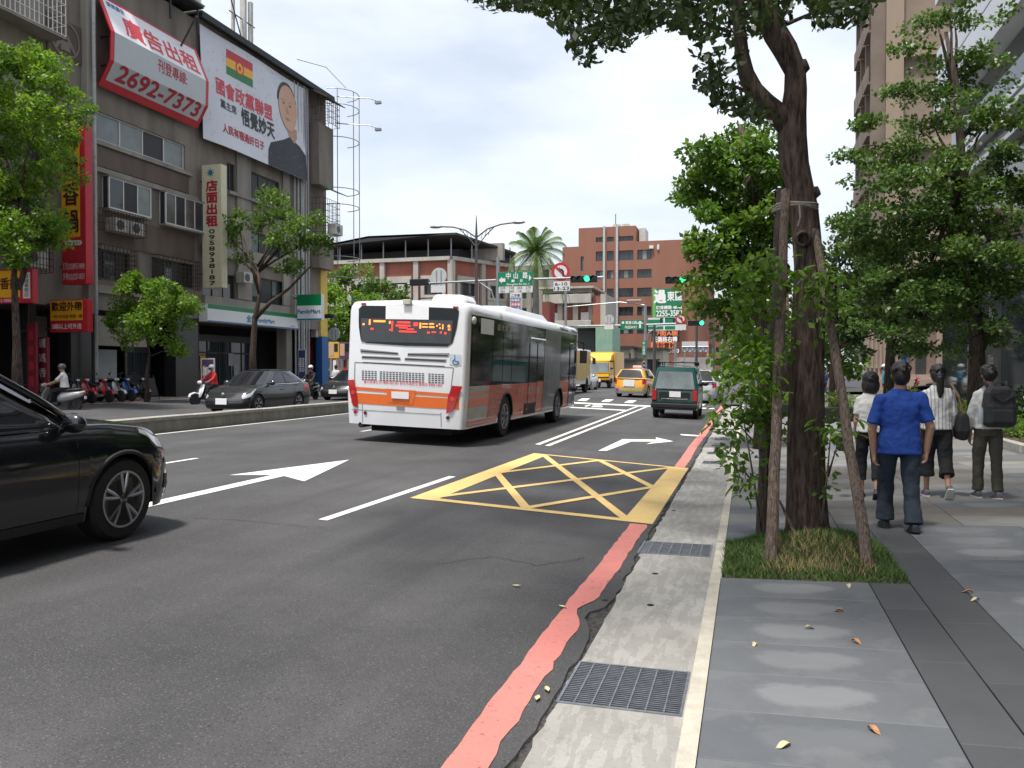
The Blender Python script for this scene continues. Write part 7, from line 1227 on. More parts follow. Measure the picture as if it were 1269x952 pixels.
# right side
yR = -HB + .26; zW0, zW1 = 1.22, 2.66
def sp(name, m, y0, y1, z0, z1, off=.006, parent=None): return sq_(name, m, [(y0, z0), (y1, z0), (y1, z1), (y0, z1)], off, False, max(3, int((y1 - y0) * 3)), 4, parent)
yv = lambda u, v=600: sl(u, v)[0]
for s in (1, -1):
    def S2(name, m, y0, y1, z0, z1, off=.006): q = MB(); n = max(3, int((y1 - y0) * 3)); q.grid([[side_pt(y0 + (y1 - y0) * i / n, z0 + (z1 - z0) * j / 4, off, s) for i in range(n + 1)] for j in range(5)]); return q.obj(name, MATS[m] if isinstance(m, str) else m, bus, smooth=True)
    S2('window_band', 'bus_glass', yR, HB - .45, zW0, zW1, .004)
    ws_ = [yR + .05] + [yv(u, 400) for u in (165, 235, 295, 410)] + ([yv(515, 400), yv(622, 400), yv(682, 400), HB - .45] if s > 0 else [0.9, 2.5, 4.1, HB - .45])
    for i in range(len(ws_) - 1):
        if s > 0 and i in (4, 5, 7): continue
        S2('side_window', mat('bus_window_tint', (.022, .03, .032), .06, spec=.4, var=.5, scale=.9), ws_[i] + .03, ws_[i + 1] - .03, zW0 + .05, zW1 - .28, .009)
    if s > 0:
        S2('rear_side_panel', 'bus_cream', yR, yv(148), .55, zW0 - .01, .006); S2('orange_band', 'bus_orange', yR, yv(150), .80, .98, .010); S2('orange_stripe', 'bus_orange', yR, yv(150), 1.05, 1.10, .010)
        # lower skirt with the wheel arches cut out
        q = MB(); y = yR; ysk = [yR + (yv(515) - yR) * i / 70 for i in range(71)]
        q.grid([[side_pt(y, max(.40, (lambda d: .48 + math.sqrt(max(.565 ** 2 - d * d, 0)) if abs(d) < .565 else 0)(y + 2.64)) * (1 - j / 4) + (.52 if y < yv(148) else zW0 - .01) * j / 4 if not (y < yv(148) and j == 9) else 0, .0075) for y in ysk] for j in range(5)]); q.obj('brick_red_skirt', MATS['bus_brick'], bus, smooth=True)
        q = MB(); ysk = [yv(622) + (yv(682) - yv(622)) * i / 30 for i in range(31)]; q.grid([[side_pt(y, max(.40, (lambda d: .48 + math.sqrt(max(.565 ** 2 - d * d, 0)) if abs(d) < .565 else 0)(y - 2.82)) * (1 - j / 4) + (zW0 - .01) * j / 4, .0075) for y in ysk] for j in range(5)]); q.obj('brick_red_skirt', MATS['bus_brick'], bus, smooth=True)
        q = MB(); ysk = [yv(515) + (yv(622) - yv(515)) * i / 24 for i in range(25)]; q.grid([[side_pt(y, max(.40, (lambda d: .48 + math.sqrt(max(.565 ** 2 - d * d, 0)) if abs(d) < .565 else 0)(y - 2.82)) * (1 - j / 8) + 2.66 * j / 8, .012) for y in ysk] for j in range(9)]); q.obj('advert_panel', MATS['bus_advert'], bus, smooth=True)
        for nm, y0, y1, z0 in (('middle_door', yv(412), yv(513), .46), ('front_door', yv(684), yv(742), .42)):
            d = S2(nm, 'bus_glass' if nm == 'front_door' else 'bus_brick', y0, y1, z0, zW0 if nm == 'middle_door' else 2.3, .014); q = MB()
            for yy in (y0, (y0 + y1) / 2 - .02, y1 - .04): q.grid([[side_pt(yy + .04 * i, z0 + (2.3 - z0) * j / 5, .020) for i in (0, 1)] for j in range(6)])
            q.obj('door_frame', MATS['trim_black'], d)
            for k in (0, 1): q = MB(); a = y0 + (y1 - y0) * k / 2 + .06; q.grid([[side_pt(a + ((y1 - y0) / 2 - .12) * i / 2, (1.25 if nm == 'middle_door' else .55) + (2.22 - (1.25 if nm == 'middle_door' else .55)) * j / 3, .019) for i in range(3)] for j in range(4)]); q.obj('door_pane', MATS['bus_window_tint'], d)
            q = MB(); q.tube([side_pt(y0, 2.36, .03), side_pt(y1, 2.36, .03)], .018, 5); q.obj('door_rail', MATS['chrome'], d)
        q = MB(); q.grid([[side_pt(yv(395) + (yv(470) - yv(395)) * i / 3, .42 + .28 * j / 2, .018) for i in range(4)] for j in range(3)]); q.obj('step_vent', MATS['vent_dark'], bus)
    else:
        S2('orange_band', 'bus_orange', yR, -3.2, .78, .98, .006)
    for y in (-2.64, 2.82):
        wheel(bus, s * 1.275, y, .48, .29, 'alloy', 8, False, .6); q = MB(); q.tube([side_pt(y + .55 * math.cos(a), max(.48 + .55 * math.sin(a), .38), .012, s) for a in [math.pi * i / 14 for i in range(15)]], .022, 5); q.obj('arch_trim', MATS['trim_black'], bus)
def stext(s, y0, z0, w, h, m, bold=0):
    v, f = glyphs(s); X0, X1 = min(p[0] for p in v), max(p[0] for p in v); Y0, Y1 = min(p[1] for p in v), max(p[1] for p in v); q = MB(); q.add([side_pt(y0 + w * (p[0] - X0) / (X1 - X0), z0 + h * (p[1] - Y0) / (Y1 - Y0), .017) for p in v], f); return q.obj('lettering', MATS[m], bus)
mat('ink_faded', (.55, .42, .36), .5)
stext('2955-6000', yv(160), .78, yv(258) - yv(160), .15, 'ink_faded'); stext('板橋文化路二段', yv(160), .56, yv(258) - yv(160), .13, 'ink_faded'); stext('5-6-9F全棟7F', yv(160), 1.03, yv(258) - yv(160), .1, 'ink_faded'); stext('牙家．植齒牙醫', yv(342), .93, yv(485) - yv(342), .2, 'ink_faded'); stext('▢植牙美學', yv(395), .72, yv(470) - yv(395), .1, 'ink_faded'); stext('臺北客運', yv(190, 150), 2.42, yv(288, 150) - yv(190, 150), .14, 'ink_faded')
y0, y1 = yv(75, 100), yv(162, 100); q = MB(); q.grid([[side_pt(y0 + (y1 - y0) * i / 3, 2.30 + .32 * j / 2, .03) for i in range(4)] for j in range(3)]); q.obj('side_route_board', MATS['plate_white'], bus)
p = side_pt(-HB + .33, 2.55, .03); q = MB(); q.ell(p, (.05, .09, .08), 10, 6); q.obj('side_lamp', MATS['bus_cream'], bus)
for u in (372, 408, 466, 525): p = side_pt(yv(u, 700), .56, .016); q = MB(); q.ell(p, (.012, .035, .035), 8, 5); q.obj('side_marker', MATS['lamp_orange'], bus)
q = MB(); q.prism([(.15, -4.7, 2.93), (1.0, -4.7, 2.93), (.9, -4.7, 3.10), (.25, -4.7, 3.10)], (0, .7, 0)); q.obj('roof_pod', MATS['bus_white'], bus, bevel=.06); q = MB(); q.loft([[(-.9, y, 2.88), (.9, y, 2.88), (.8, y + d, z), (-.8, y + d, z)] for y, d, z in ((-1.9, 0, 2.93), (-1.2, 0, 3.12), (2.6, 0, 3.12), (3.4, 0, 2.93))]); q.obj('roof_air_unit', MATS['bus_white'], bus, bevel=.03)
for i, m in enumerate(('fm_blue', 'lamp_red', 'plate_white', 'fm_blue', 'lamp_red')): S2 = None; y = 2.75 + i * .5; q = MB(); q.grid([[side_pt(y + .48 * a / 2, 2.72 + .09 * c / 2, .01) for a in range(3)] for c in range(3)]); q.obj('roof_edge_stripe', MATS[m], bus)
b.front(bus, 'windscreen', 'bus_glass', -.97, .97, .42, .93, .01); b.front(bus, 'front_bumper', 'trim_black', -.98, .98, .02, .14, .01)
for s in (1, -1): q = MB(); q.tube([(s * 1.1, 5.4, 2.5), (s * 1.4, 5.8, 2.45), (s * 1.42, 5.8, 2.2)], .03, 6); q.cbox((s * 1.42, 5.79, 1.98), (.22, .12, .42)); q.obj('wing_mirror', MATS['trim_black'], bus, bevel=.02); b.patch(bus, 'headlight', 'lamp_clear', b.n - 11, b.n - 6, .14, .24, .008, sides=(s,))
q = MB(); q.box(-.9, .9, -5.1, -4.3, .2, .38); q.tube([(-.95, -5.5, .34), (-.95, -5.1, .34)], .06, 8); q.obj('exhaust_tray', MATS['underbody'], bus)

# ================================================================ PEOPLE
mat('skin', (.40, .22, .145), .55, var=.08, scale=10); mat('hair_black', (.012, .010, .009), .45, var=.3, scale=40, bump=.4, bscale=90); mat('eye_white', (.7, .7, .68), .3); mat('shoe_black', (.02, .02, .022), .6); mat('shoe_grey', (.11, .10, .115), .7, var=.2); mat('sole_white', (.6, .6, .58), .7)
mat('cloth_blue', (.008, .048, .27), .85, var=.10, scale=9, bump=.35, bscale=14); mat('jeans', (.024, .034, .050), .9, var=.35, scale=7, bump=.4, bscale=26, streak=2); mat('cloth_white', (.62, .61, .58), .85, var=.06, scale=8, bump=.35, bscale=16); mat('cloth_black', (.014, .014, .016), .9, var=.2, scale=9, bump=.4, bscale=18); mat('cloth_khaki', (.075, .068, .05), .9, var=.15, scale=9, bump=.4, bscale=18); mat('cloth_red', (.55, .03, .03), .8, var=.1, bump=.3, bscale=14); mat('bag_black', (.018, .018, .02), .7, var=.2, scale=12, bump=.4, bscale=30); mat('helmet_grey', (.10, .10, .11), .25); mat('helmet_white', (.6, .6, .6), .25); mat('cloth_navy', (.02, .03, .09), .85, var=.1)
def _stripes(n, l, b, noise, rng, mixc):
    t = n.new('ShaderNodeTexCoord'); w = n.new('ShaderNodeTexWave'); w.bands_direction = 'X'; w.inputs['Scale'].default_value = 7.5; w.inputs['Distortion'].default_value = .6; w.inputs['Detail'].default_value = 1; l.new(t.outputs['Object'], w.inputs['Vector'])
    l.new(mixc(rng(w.outputs['Fac'], .10, .03, 0, 1), (.60, .60, .58), (.12, .12, .13)), b.inputs['Base Color']); _bump(n, l, b, noise(14, 4, .6).outputs[0], .35, .02)
special('cloth_striped', _stripes, .85)
def remesh(name, q, m, parent, vox=.008, it=4, fac=.5, wr=0):
    me = q.mesh('tmp', MATS[m]); o = bpy.data.objects.new('tmp', me); TMP.collection.objects.link(o)
    r = o.modifiers.new('r', 'REMESH'); r.mode = 'VOXEL'; r.voxel_size = vox; s = o.modifiers.new('s', 'SMOOTH'); s.factor = fac; s.iterations = it
    if wr:
        tx = bpy.data.textures.new('wr', 'CLOUDS'); tx.noise_scale = .13; d = o.modifiers.new('d', 'DISPLACE'); d.texture = tx; d.strength = wr; d.mid_level = .5; d.texture_coords = 'LOCAL'
    TMP.view_layers[0].update(); dg = TMP.view_layers[0].depsgraph; nm = bpy.data.meshes.new_from_object(o.evaluated_get(dg)); nm.shade_smooth(); nm.materials.clear(); nm.materials.append(MATS[m]); bpy.data.objects.remove(o)
    o = bpy.data.objects.new(name, nm); COL.objects.link(o); o.parent = parent; return o
def cap(q, a, b_, ra, rb, n=12):
    a, b_ = Vector(a), Vector(b_); q.tube([a, a.lerp(b_, .5), b_], [ra, (ra + rb) / 2, rb], n); q.ell(a, (ra,) * 3, n, 8); q.ell(b_, (rb,) * 3, n, 8)
def sect(q, secs, n=18): q.loft([[(cx + rx * math.copysign(abs(math.cos(t)) ** .85, math.cos(t)), cy + ry * math.copysign(abs(math.sin(t)) ** .9, math.sin(t)), z) for t in [2 * math.pi * k / n for k in range(n)]] for cx, cy, z, rx, ry in secs])
def hand(q, w, d, s, curl=.5, k=1.0):
    """palm and five fingers from wrist w pointing along d, thumb toward the front"""
    d = Vector(d).normalized(); f = Vector((0, 1, 0)); f = (f - d * f.dot(d)).normalized(); inn = d.cross(f) * (1 if s > 0 else -1); inn = Vector((-s, 0, 0)) - d * Vector((-s, 0, 0)).dot(d); inn.normalize()
    w = Vector(w); q.loft([[w + d * z * k + f * (ry * math.cos(t)) * k + inn * (rx * math.sin(t)) * k for t in [2 * math.pi * i / 10 for i in range(10)]] for z, ry, rx in ((-.02, .024, .02), (.02, .032, .02), (.06, .040, .019), (.09, .038, .016))])
    for i, (o, L) in enumerate(((.030, .070), (.010, .080), (-.011, .075), (-.031, .058))):
        p = w + d * .085 * k + f * o * k; a = curl * (.7 + .1 * i); d1 = (d * math.cos(a) + inn * math.sin(a)); d2 = d * math.cos(a * 2) + inn * math.sin(a * 2); p1 = p + d1 * L * .5 * k; p2 = p1 + d2 * L * .5 * k; q.tube([p - d * .02, p, p1, p2], [.0095 * k, .0095 * k, .0088 * k, .0065 * k], 8); q.ell(p2, (.0066 * k,) * 3, 8, 5)
    p = w + d * .025 * k + f * .03 * k; t1 = (d * .75 + f * .6 + inn * .25).normalized(); p1 = p + t1 * .035 * k; p2 = p1 + (d * .95 + f * .2 + inn * .3).normalized() * .032 * k; q.tube([p - t1 * .015, p, p1, p2], [.014 * k, .012 * k, .011 * k, .008 * k], 8); q.ell(p2, (.008 * k,) * 3, 8, 5)
def person(label, loc, rz, pose, H=1.70, top='cloth_white', legs='cloth_black', shoes='shoe_black', hair='short', sleeve=.55, legl=1.0, wide=1.0, fem=False, vox=.009, helmet=None, flare=0, group=None, lean=.03, tuckz=.92):
    k = H / 1.70; t = thing('person', label, 'person', loc, rz, group); sw_ = (.172 if not fem else .152) * wide; hz = pose.get('hz', .90); J = {}
    for s in (-1, 1):
        a, c = pose['leg'][0 if s < 0 else 1]; h_ = Vector((s * .088 * wide, 0, hz)); ab = pose.get('splay', .02); kn = h_ + Vector((s * ab, math.sin(a), -math.cos(a))).normalized() * .42; an = kn + Vector((s * ab * .3, math.sin(c), -math.cos(c))).normalized() * .41; J[s] = [h_, kn, an]
    dz = .082 - min(J[1][2].z, J[-1][2].z) if 'hz' not in pose else 0
    for s in (-1, 1): J[s] = [p + Vector((0, 0, dz)) for p in J[s]]
    hz += dz; ln = pose.get('lean', lean); tw_, sr_ = pose.get('twist', .12), pose.get('sr', .06); U = lambda z, dx=0, dy=0: Vector((dx * math.cos(tw_) + (z - .9) * pose.get('sway', .02), dy + dx * math.sin(tw_ * (z - .9) * 2) + (z - .9) * math.sin(ln), hz + (z - .9) * math.cos(ln) + dx * sr_))
    A = {}
    for s in (-1, 1):
        a, bnd, out = pose['arm'][0 if s < 0 else 1]; sh = U(1.345, s * sw_); el = sh + Vector((s * out, math.sin(a), -math.cos(a))).normalized() * .305; wr_ = el + Vector((-s * out * .3 + pose.get('inw', 0) * -s, math.sin(a + bnd), -math.cos(a + bnd))).normalized() * .265; A[s] = [sh, el, wr_]
    S_ = Matrix.Scale(k, 4); hd = U(1.585, 0, .02); tilt = pose.get('tilt', 0); yw = pose.get('yaw', 0)
    HR = Matrix.Rotation(yw, 3, 'Z') @ Matrix.Rotation(-tilt, 3, 'X'); hp_ = lambda x, y, z: hd + HR @ Vector((x, y, z)) * 1.07
    # body: one continuous surface
    q = MB(S_); sect(q, [(0, U(z).y, U(z).z, rx * wide, ry) for z, rx, ry in ((.86, .14, .10), (.95, .15, .105), (1.08, .135, .095), (1.22, .155, .105), (1.32, .15, .10), (1.40, .10, .072), (1.45, .06, .055))]); cap(q, U(1.42, 0, -.005), U(1.54, 0, .015), .064, .056)
    q.ell(hp_(0, .005, .03), (.074, .092, .095), 16, 12); q.ell(hp_(0, .03, -.045), (.058, .066, .065), 14, 10); q.ell(hp_(0, .10, -.01), (.014, .02, .025), 8, 6); q.ell(hp_(0, .085, -.06), (.025, .012, .012), 8, 6)
    for s in (-1, 1):
        q.ell(hp_(s * .076, -.005, .0), (.012, .02, .032), 8, 6); h_, kn, an = J[s]; cap(q, h_, kn, .07 * wide, .042); cap(q, kn, an, .042, .033); (q.ell(kn.lerp(an, .3) + Vector((0, -.012, 0)), (.043, .046, .09), 10, 8) if legl < .9 else None); cap(q, an, an + Vector((0, .05, -.03)), .034, .03)
        sh, el, wr_ = A[s]; cap(q, U(1.355, s * (sw_ - .05)), sh, .045, .045); cap(q, sh, el, .047 * wide, .039 * wide); cap(q, el, wr_, .040 * wide, .027); hand(q, wr_, wr_ - el, s, pose.get('curl', .45))
    bd = remesh('body', q, 'skin', t, vox * .8 * k, 3)
    for s in (-1, 1):
        e = MB(S_); e.ell(hp_(s * .031, .088, .018), (.013, .008, .008), 10, 6); e.obj('eye', MATS['eye_white'], bd, smooth=True); e = MB(S_); e.ell(hp_(s * .031, .0955, .018), (.006, .003, .006), 8, 5); e.obj('pupil', MATS['hair_black'], bd); e = MB(S_); e.tube([hp_(s * .015, .097, .04), hp_(s * .033, .094, .046), hp_(s * .052, .08, .040)], .005, 5); e.obj('eyebrow', MATS['hair_black'], bd)
    e = MB(S_); e.tube([hp_(-.024, .089, -.060), hp_(0, .098, -.060), hp_(.024, .089, -.060)], .006, 6); e.obj('mouth', mat('lip', (.36, .12, .1), .5), bd)
    # shirt
    q = MB(S_); sect(q, [(0, U(z).y, U(z).z, rx * wide, ry) for z, rx, ry in ((tuckz - .10 + .08 * (legs != 'jeans'), .188, .142), (.93, .182, .136), (1.05, .168, .124), (1.2, .176, .124), (1.29, .180, .118), (1.345, .16, .10), (1.395, .115, .082), (1.435, .075, .066), (1.45, .066, .06))])
    for s in (-1, 1):
        sh, el, wr_ = A[s]; cap(q, U(1.355, s * (sw_ - .07)), sh, .060, .058); e = sh.lerp(el, min(sleeve * 1.6, 1)); q.ell(sh, (.060 * wide,) * 3, 12, 8); q.tube([sh, sh.lerp(e, .5), e], [.060 * wide, .059 * wide, .063 * wide], 14)
        if sleeve > .65: cap(q, el, el.lerp(wr_, (sleeve - .62) * 2.4), .056, .05)
    st_ = remesh('shirt', q, top, t, vox * k, 5, .5, .03)
    # trousers
    q = MB(S_); sect(q, [(0, U(z).y, U(z).z, rx * wide, ry) for z, rx, ry in ((.80, .14, .11), (.88, .158, .118), (.95, .152, .11), (1.0, .146, .104))])
    for s in (-1, 1):
        h_, kn, an = J[s]; cap(q, h_ + Vector((0, -.012, -.02)), kn, .092 * wide, .074 + flare); q.ell(kn, (.073 + flare,) * 3, 12, 8); e = kn.lerp(an, legl); q.tube([kn, kn.lerp(e, .5), e], [.072 + flare, .068 + flare, (.064 if not flare else .076) + flare * 1.3], 16)
    remesh('trousers', q, legs, t, vox * k, 5, .5, .028)
    for s in (-1, 1):
        an = J[s][2]; pit_ = pose['foot'][0 if s < 0 else 1]; q = MB(S_ @ Matrix.Translation(an) @ Matrix.Rotation(pit_, 4, 'X')); q.loft([[(x * w, y, z) for x, z in ((-1, -.075), (1, -.075), (1.0, -.045), (.8, zt_), (-.8, zt_), (-1.0, -.045))] for y, w, zt_ in ((-.075, .030, -.02), (-.05, .038, .01), (.0, .040, .015), (.05, .044, -.015), (.10, .048, -.035), (.15, .042, -.045), (.185, .022, -.055))]); o = remesh('shoe', q, shoes, t, .007, 2)
        q = MB(S_ @ Matrix.Translation(an) @ Matrix.Rotation(pit_, 4, 'X')); q.loft([[(x * w, y, z) for x, z in ((-1, -.084), (1, -.084), (1, -.066), (-1, -.066))] for y, w in ((-.078, .032), (-.05, .041), (.05, .047), (.10, .051), (.15, .045), (.188, .024))]); q.obj('sole', MATS['sole_white' if shoes != 'shoe_black' else 'shoe_black'], o)
    # hair or helmet
    q = MB(S_)
    if helmet:
        q.ell(hp_(0, 0, .055), (.118, .135, .118), 18, 12); o = q.obj('helmet', MATS[helmet], t, smooth=True); q = MB(S_); q.grid([[hp_(.112 * math.sin(a), .125 * math.cos(a) + .005, .03 - .07 * j) for a in [-1.1 + i * .22 for i in range(11)]] for j in (0, 1)]); q.obj('visor', MATS['car_glass'], o, smooth=True)
    else:
        q.ell(hp_(0, -.012, .05), (.094, .112, .100), 18, 12); q.ell(hp_(0, -.045, .0), (.088, .082, .108), 16, 12)
        for i in range(26): a, e_ = rnd.uniform(0, 6.28), rnd.uniform(-.3, 1.3); d_ = Vector((math.cos(a) * math.cos(e_), math.sin(a) * math.cos(e_) * 1.1 - .2, math.sin(e_))); (q.ell(hp_(0, -.015, .045) + d_ * .089, (.018, .018, .024), 7, 5) if d_.y < .45 else None)
        if hair == 'bob': q.ell(hp_(0, -.035, -.05), (.118, .10, .14), 16, 12); q.ell(hp_(0, -.02, .04), (.108, .118, .11), 16, 12)
        if hair == 'tail': cap(q, hp_(0, -.10, .02), hp_(0, -.135, -.04), .035, .045); cap(q, hp_(0, -.135, -.04), hp_(.01, -.13, -.20), .048, .042); cap(q, hp_(.01, -.13, -.20), hp_(0, -.12, -.30), .040, .012)
        if hair == 'bun': q.ell(hp_(.0, -.10, -.03), (.042, .04, .042), 12, 8)
        remesh('hair', q, 'hair_black', t, .006, 5, .5, .010)
        if hair == 'tail': q = MB(S_); q.lathe([(.04, -.012), (.047, 0), (.04, .012)], hp_(0, -.125, .0), 'z', 12); q.obj('hair_band', MATS['cloth_navy'], t)
    return t, A, J, U, S_, hp_
pm = ground(1111, 658)
walk = lambda l, r, arms, **kw: dict(leg=(l, r), arm=arms, **kw)
T_, A, J, U, S_, hp_ = person('man in a bright blue t-shirt and dark jeans walking away', (1.50, 9.28, zg(1.5)), RD(3), walk((.30, .0), (-.08, -.34), ((-.04, .15, .27), (-.12, .25, .30)), foot=(0.0, -.25), curl=.7, splay=.01), 1.72, 'cloth_blue', 'jeans', 'shoe_black', 'short', .52, 1.0, 1.13, vox=.009, flare=.012, tuckz=.885)
pw1 = ground(1083, 627)
T_, *_ = person('woman with short bobbed hair in cream top and black cropped trousers', (1.50, 11.5, zg(1.5)), RD(-6), walk((.12, -.05), (-.08, -.42), ((-.1, .5, .12), (.1, .4, .12)), foot=(0, -.7), curl=.6), 1.60, 'cloth_white', 'cloth_black', 'shoe_black', 'bob', .42, .62, .92, True, .009)
bg_ = thing('handbag', 'small black bag held at the side of the bobbed woman', 'bag', (1.16, 11.45, zg(1.2) + .62)); q = MB(); q.prism([(-.06, -.12, 0), (-.06, .12, 0), (-.06, .1, .2), (-.06, -.1, .2)], (.12, 0, 0)); q.obj('pouch', MATS['bag_black'], bg_, bevel=.03); q = MB(); q.tube([(0, -.08, .18), (.02, -.03, .32), (.02, .03, .32), (0, .08, .18)], .009, 6); q.obj('strap', MATS['bag_black'], bg_)
wx, wy = 2.30, 11.55
T_, A, J, U, S_, hp_ = person('woman with long ponytail in striped white shirt and black culottes', (wx, wy, zg(wx)), RD(0), walk((.14, .06), (-.06, -.55), ((.12, .35, .10), (-.05, .25, .12)), foot=(0, -.9), curl=.5), 1.66, 'cloth_striped', 'cloth_black', 'shoe_grey', 'tail', .78, .55, 1.02, True, .009, flare=.018, tuckz=.9)
sb_ = thing('shoulder_bag', 'black shoulder bag at the right hip of the striped shirt woman', 'bag', (wx + .27, wy - .04, zg(wx) + .74)); q = MB(); q.loft([[(x * w, y * L, z) for x, y in ((-1, -1), (1, -1), (1, 1), (-1, 1))] for z, w, L in ((0, .05, .14), (.12, .075, .17), (.30, .06, .15), (.36, .03, .13))]); q.obj('pouch', MATS['bag_black'], sb_, bevel=.03); q = MB(); q.tube([(0, -.13, .33), (-.05, -.10, .55), (-.11, .02, .70), (-.05, .12, .52), (0, .13, .33)], .014, 6); q.obj('strap', mat('strap_tan', (.2, .12, .06), .7), sb_)
bx_, by_ = 2.86, 11.45
T_, A, J, U, S_, hp_ = person('woman with a low bun in white shirt and khaki trousers looking down', (bx_, by_, zg(bx_)), RD(4), walk((.14, .02), (-.04, -.16), ((.1, .25, .22), (.1, .9, .15)), foot=(0, -.15), curl=.5, tilt=.5), 1.63, 'cloth_white', 'cloth_khaki', 'shoe_grey', 'bun', .80, .96, .95, True, .009)
bp_ = thing('backpack', 'dark grey backpack worn over the white shirt', 'backpack', (bx_ + .06, by_ - .13, zg(bx_) + .90), RD(4)); q = MB(); q.loft([[(x * w, y0 - d * (.5 + .5 * abs(y)) * (1 if y < 0 else 0) + 0, z) for x, y in ((-1, 0), (1, 0), (1.0, -.6), (.6, -1), (-.6, -1), (-1.0, -.6))] for z, w, d, y0 in ((0, .15, .16, 0), (.06, .175, .2, 0), (.25, .18, .2, .0), (.42, .16, .16, 0), (.50, .11, .10, 0))]); pk_ = q.obj('pack', mat('pack_grey', (.030, .031, .033), .75, var=.2, scale=8, bump=.3, bscale=40), bp_, bevel=.03)
q = MB(); q.box(-.12, .12, -.225, -.19, .06, .22); q.obj('front_pocket', MATS['pack_grey'], pk_, bevel=.02); q = MB(); q.prism([(-.15, -.205, .40), (0, -.212, .30), (.15, -.205, .40), (.12, -.18, .46), (-.12, -.18, .46)], (0, .01, 0)); q.obj('top_flap', MATS['bag_black'], pk_); q = MB(); q.tube([(-.04, -.05, .49), (-.03, -.06, .54), (.03, -.06, .54), (.04, -.05, .49)], .01, 6); q.obj('grab_handle', MATS['bag_black'], pk_)
for s in (-1, 1): q = MB(); q.tube([(s * .10, -.02, .47), (s * .12, .05, .545), (s * .125, .16, .50), (s * .14, .22, .35), (s * .15, .12, .12), (s * .14, .0, .06)], .022, 6); q.obj('shoulder_strap', MATS['bag_black'], bp_, smooth=True)
q = MB(); q.lathe([(.03, 0), (.033, .02), (.033, .16), (.02, .2)], (-.20, -.07, .04), 'z', 12); q.obj('side_bottle', mat('bottle_clear', (.45, .5, .52), .15), bp_, smooth=30)
# people further off
stand = walk((.03, -.02), (-.03, -.05), ((0, .2, .1), (0, .3, .1)), foot=(0, 0))
p = ground(1021, 497); person('distant person in a long navy dress beyond the tree trunk', (p.x, p.y, zg(p.x)), RD(180), stand, 1.62, 'cloth_navy', 'cloth_navy', 'shoe_black', 'short', .5, .5, .9, True, .018)
p = at_y(1097, 497, 38); person('distant person in a turquoise shirt with pale helmet near the stone building', (p.x, 38, zg(p.x)), RD(90), stand, 1.66, 'cloth_teal' if mat('cloth_teal', (.02, .25, .36), .8) else '', 'cloth_black', 'shoe_black', 'short', .5, 1, 1, False, .02, 'helmet_white')
p = ground(416, 490); person('distant pedestrian in a white shirt beside the blue post', (p.x, min(p.y, 52), .3), RD(20), stand, 1.66, 'cloth_white', 'cloth_khaki', 'shoe_black', 'short', .6, 1, 1, False, .02)
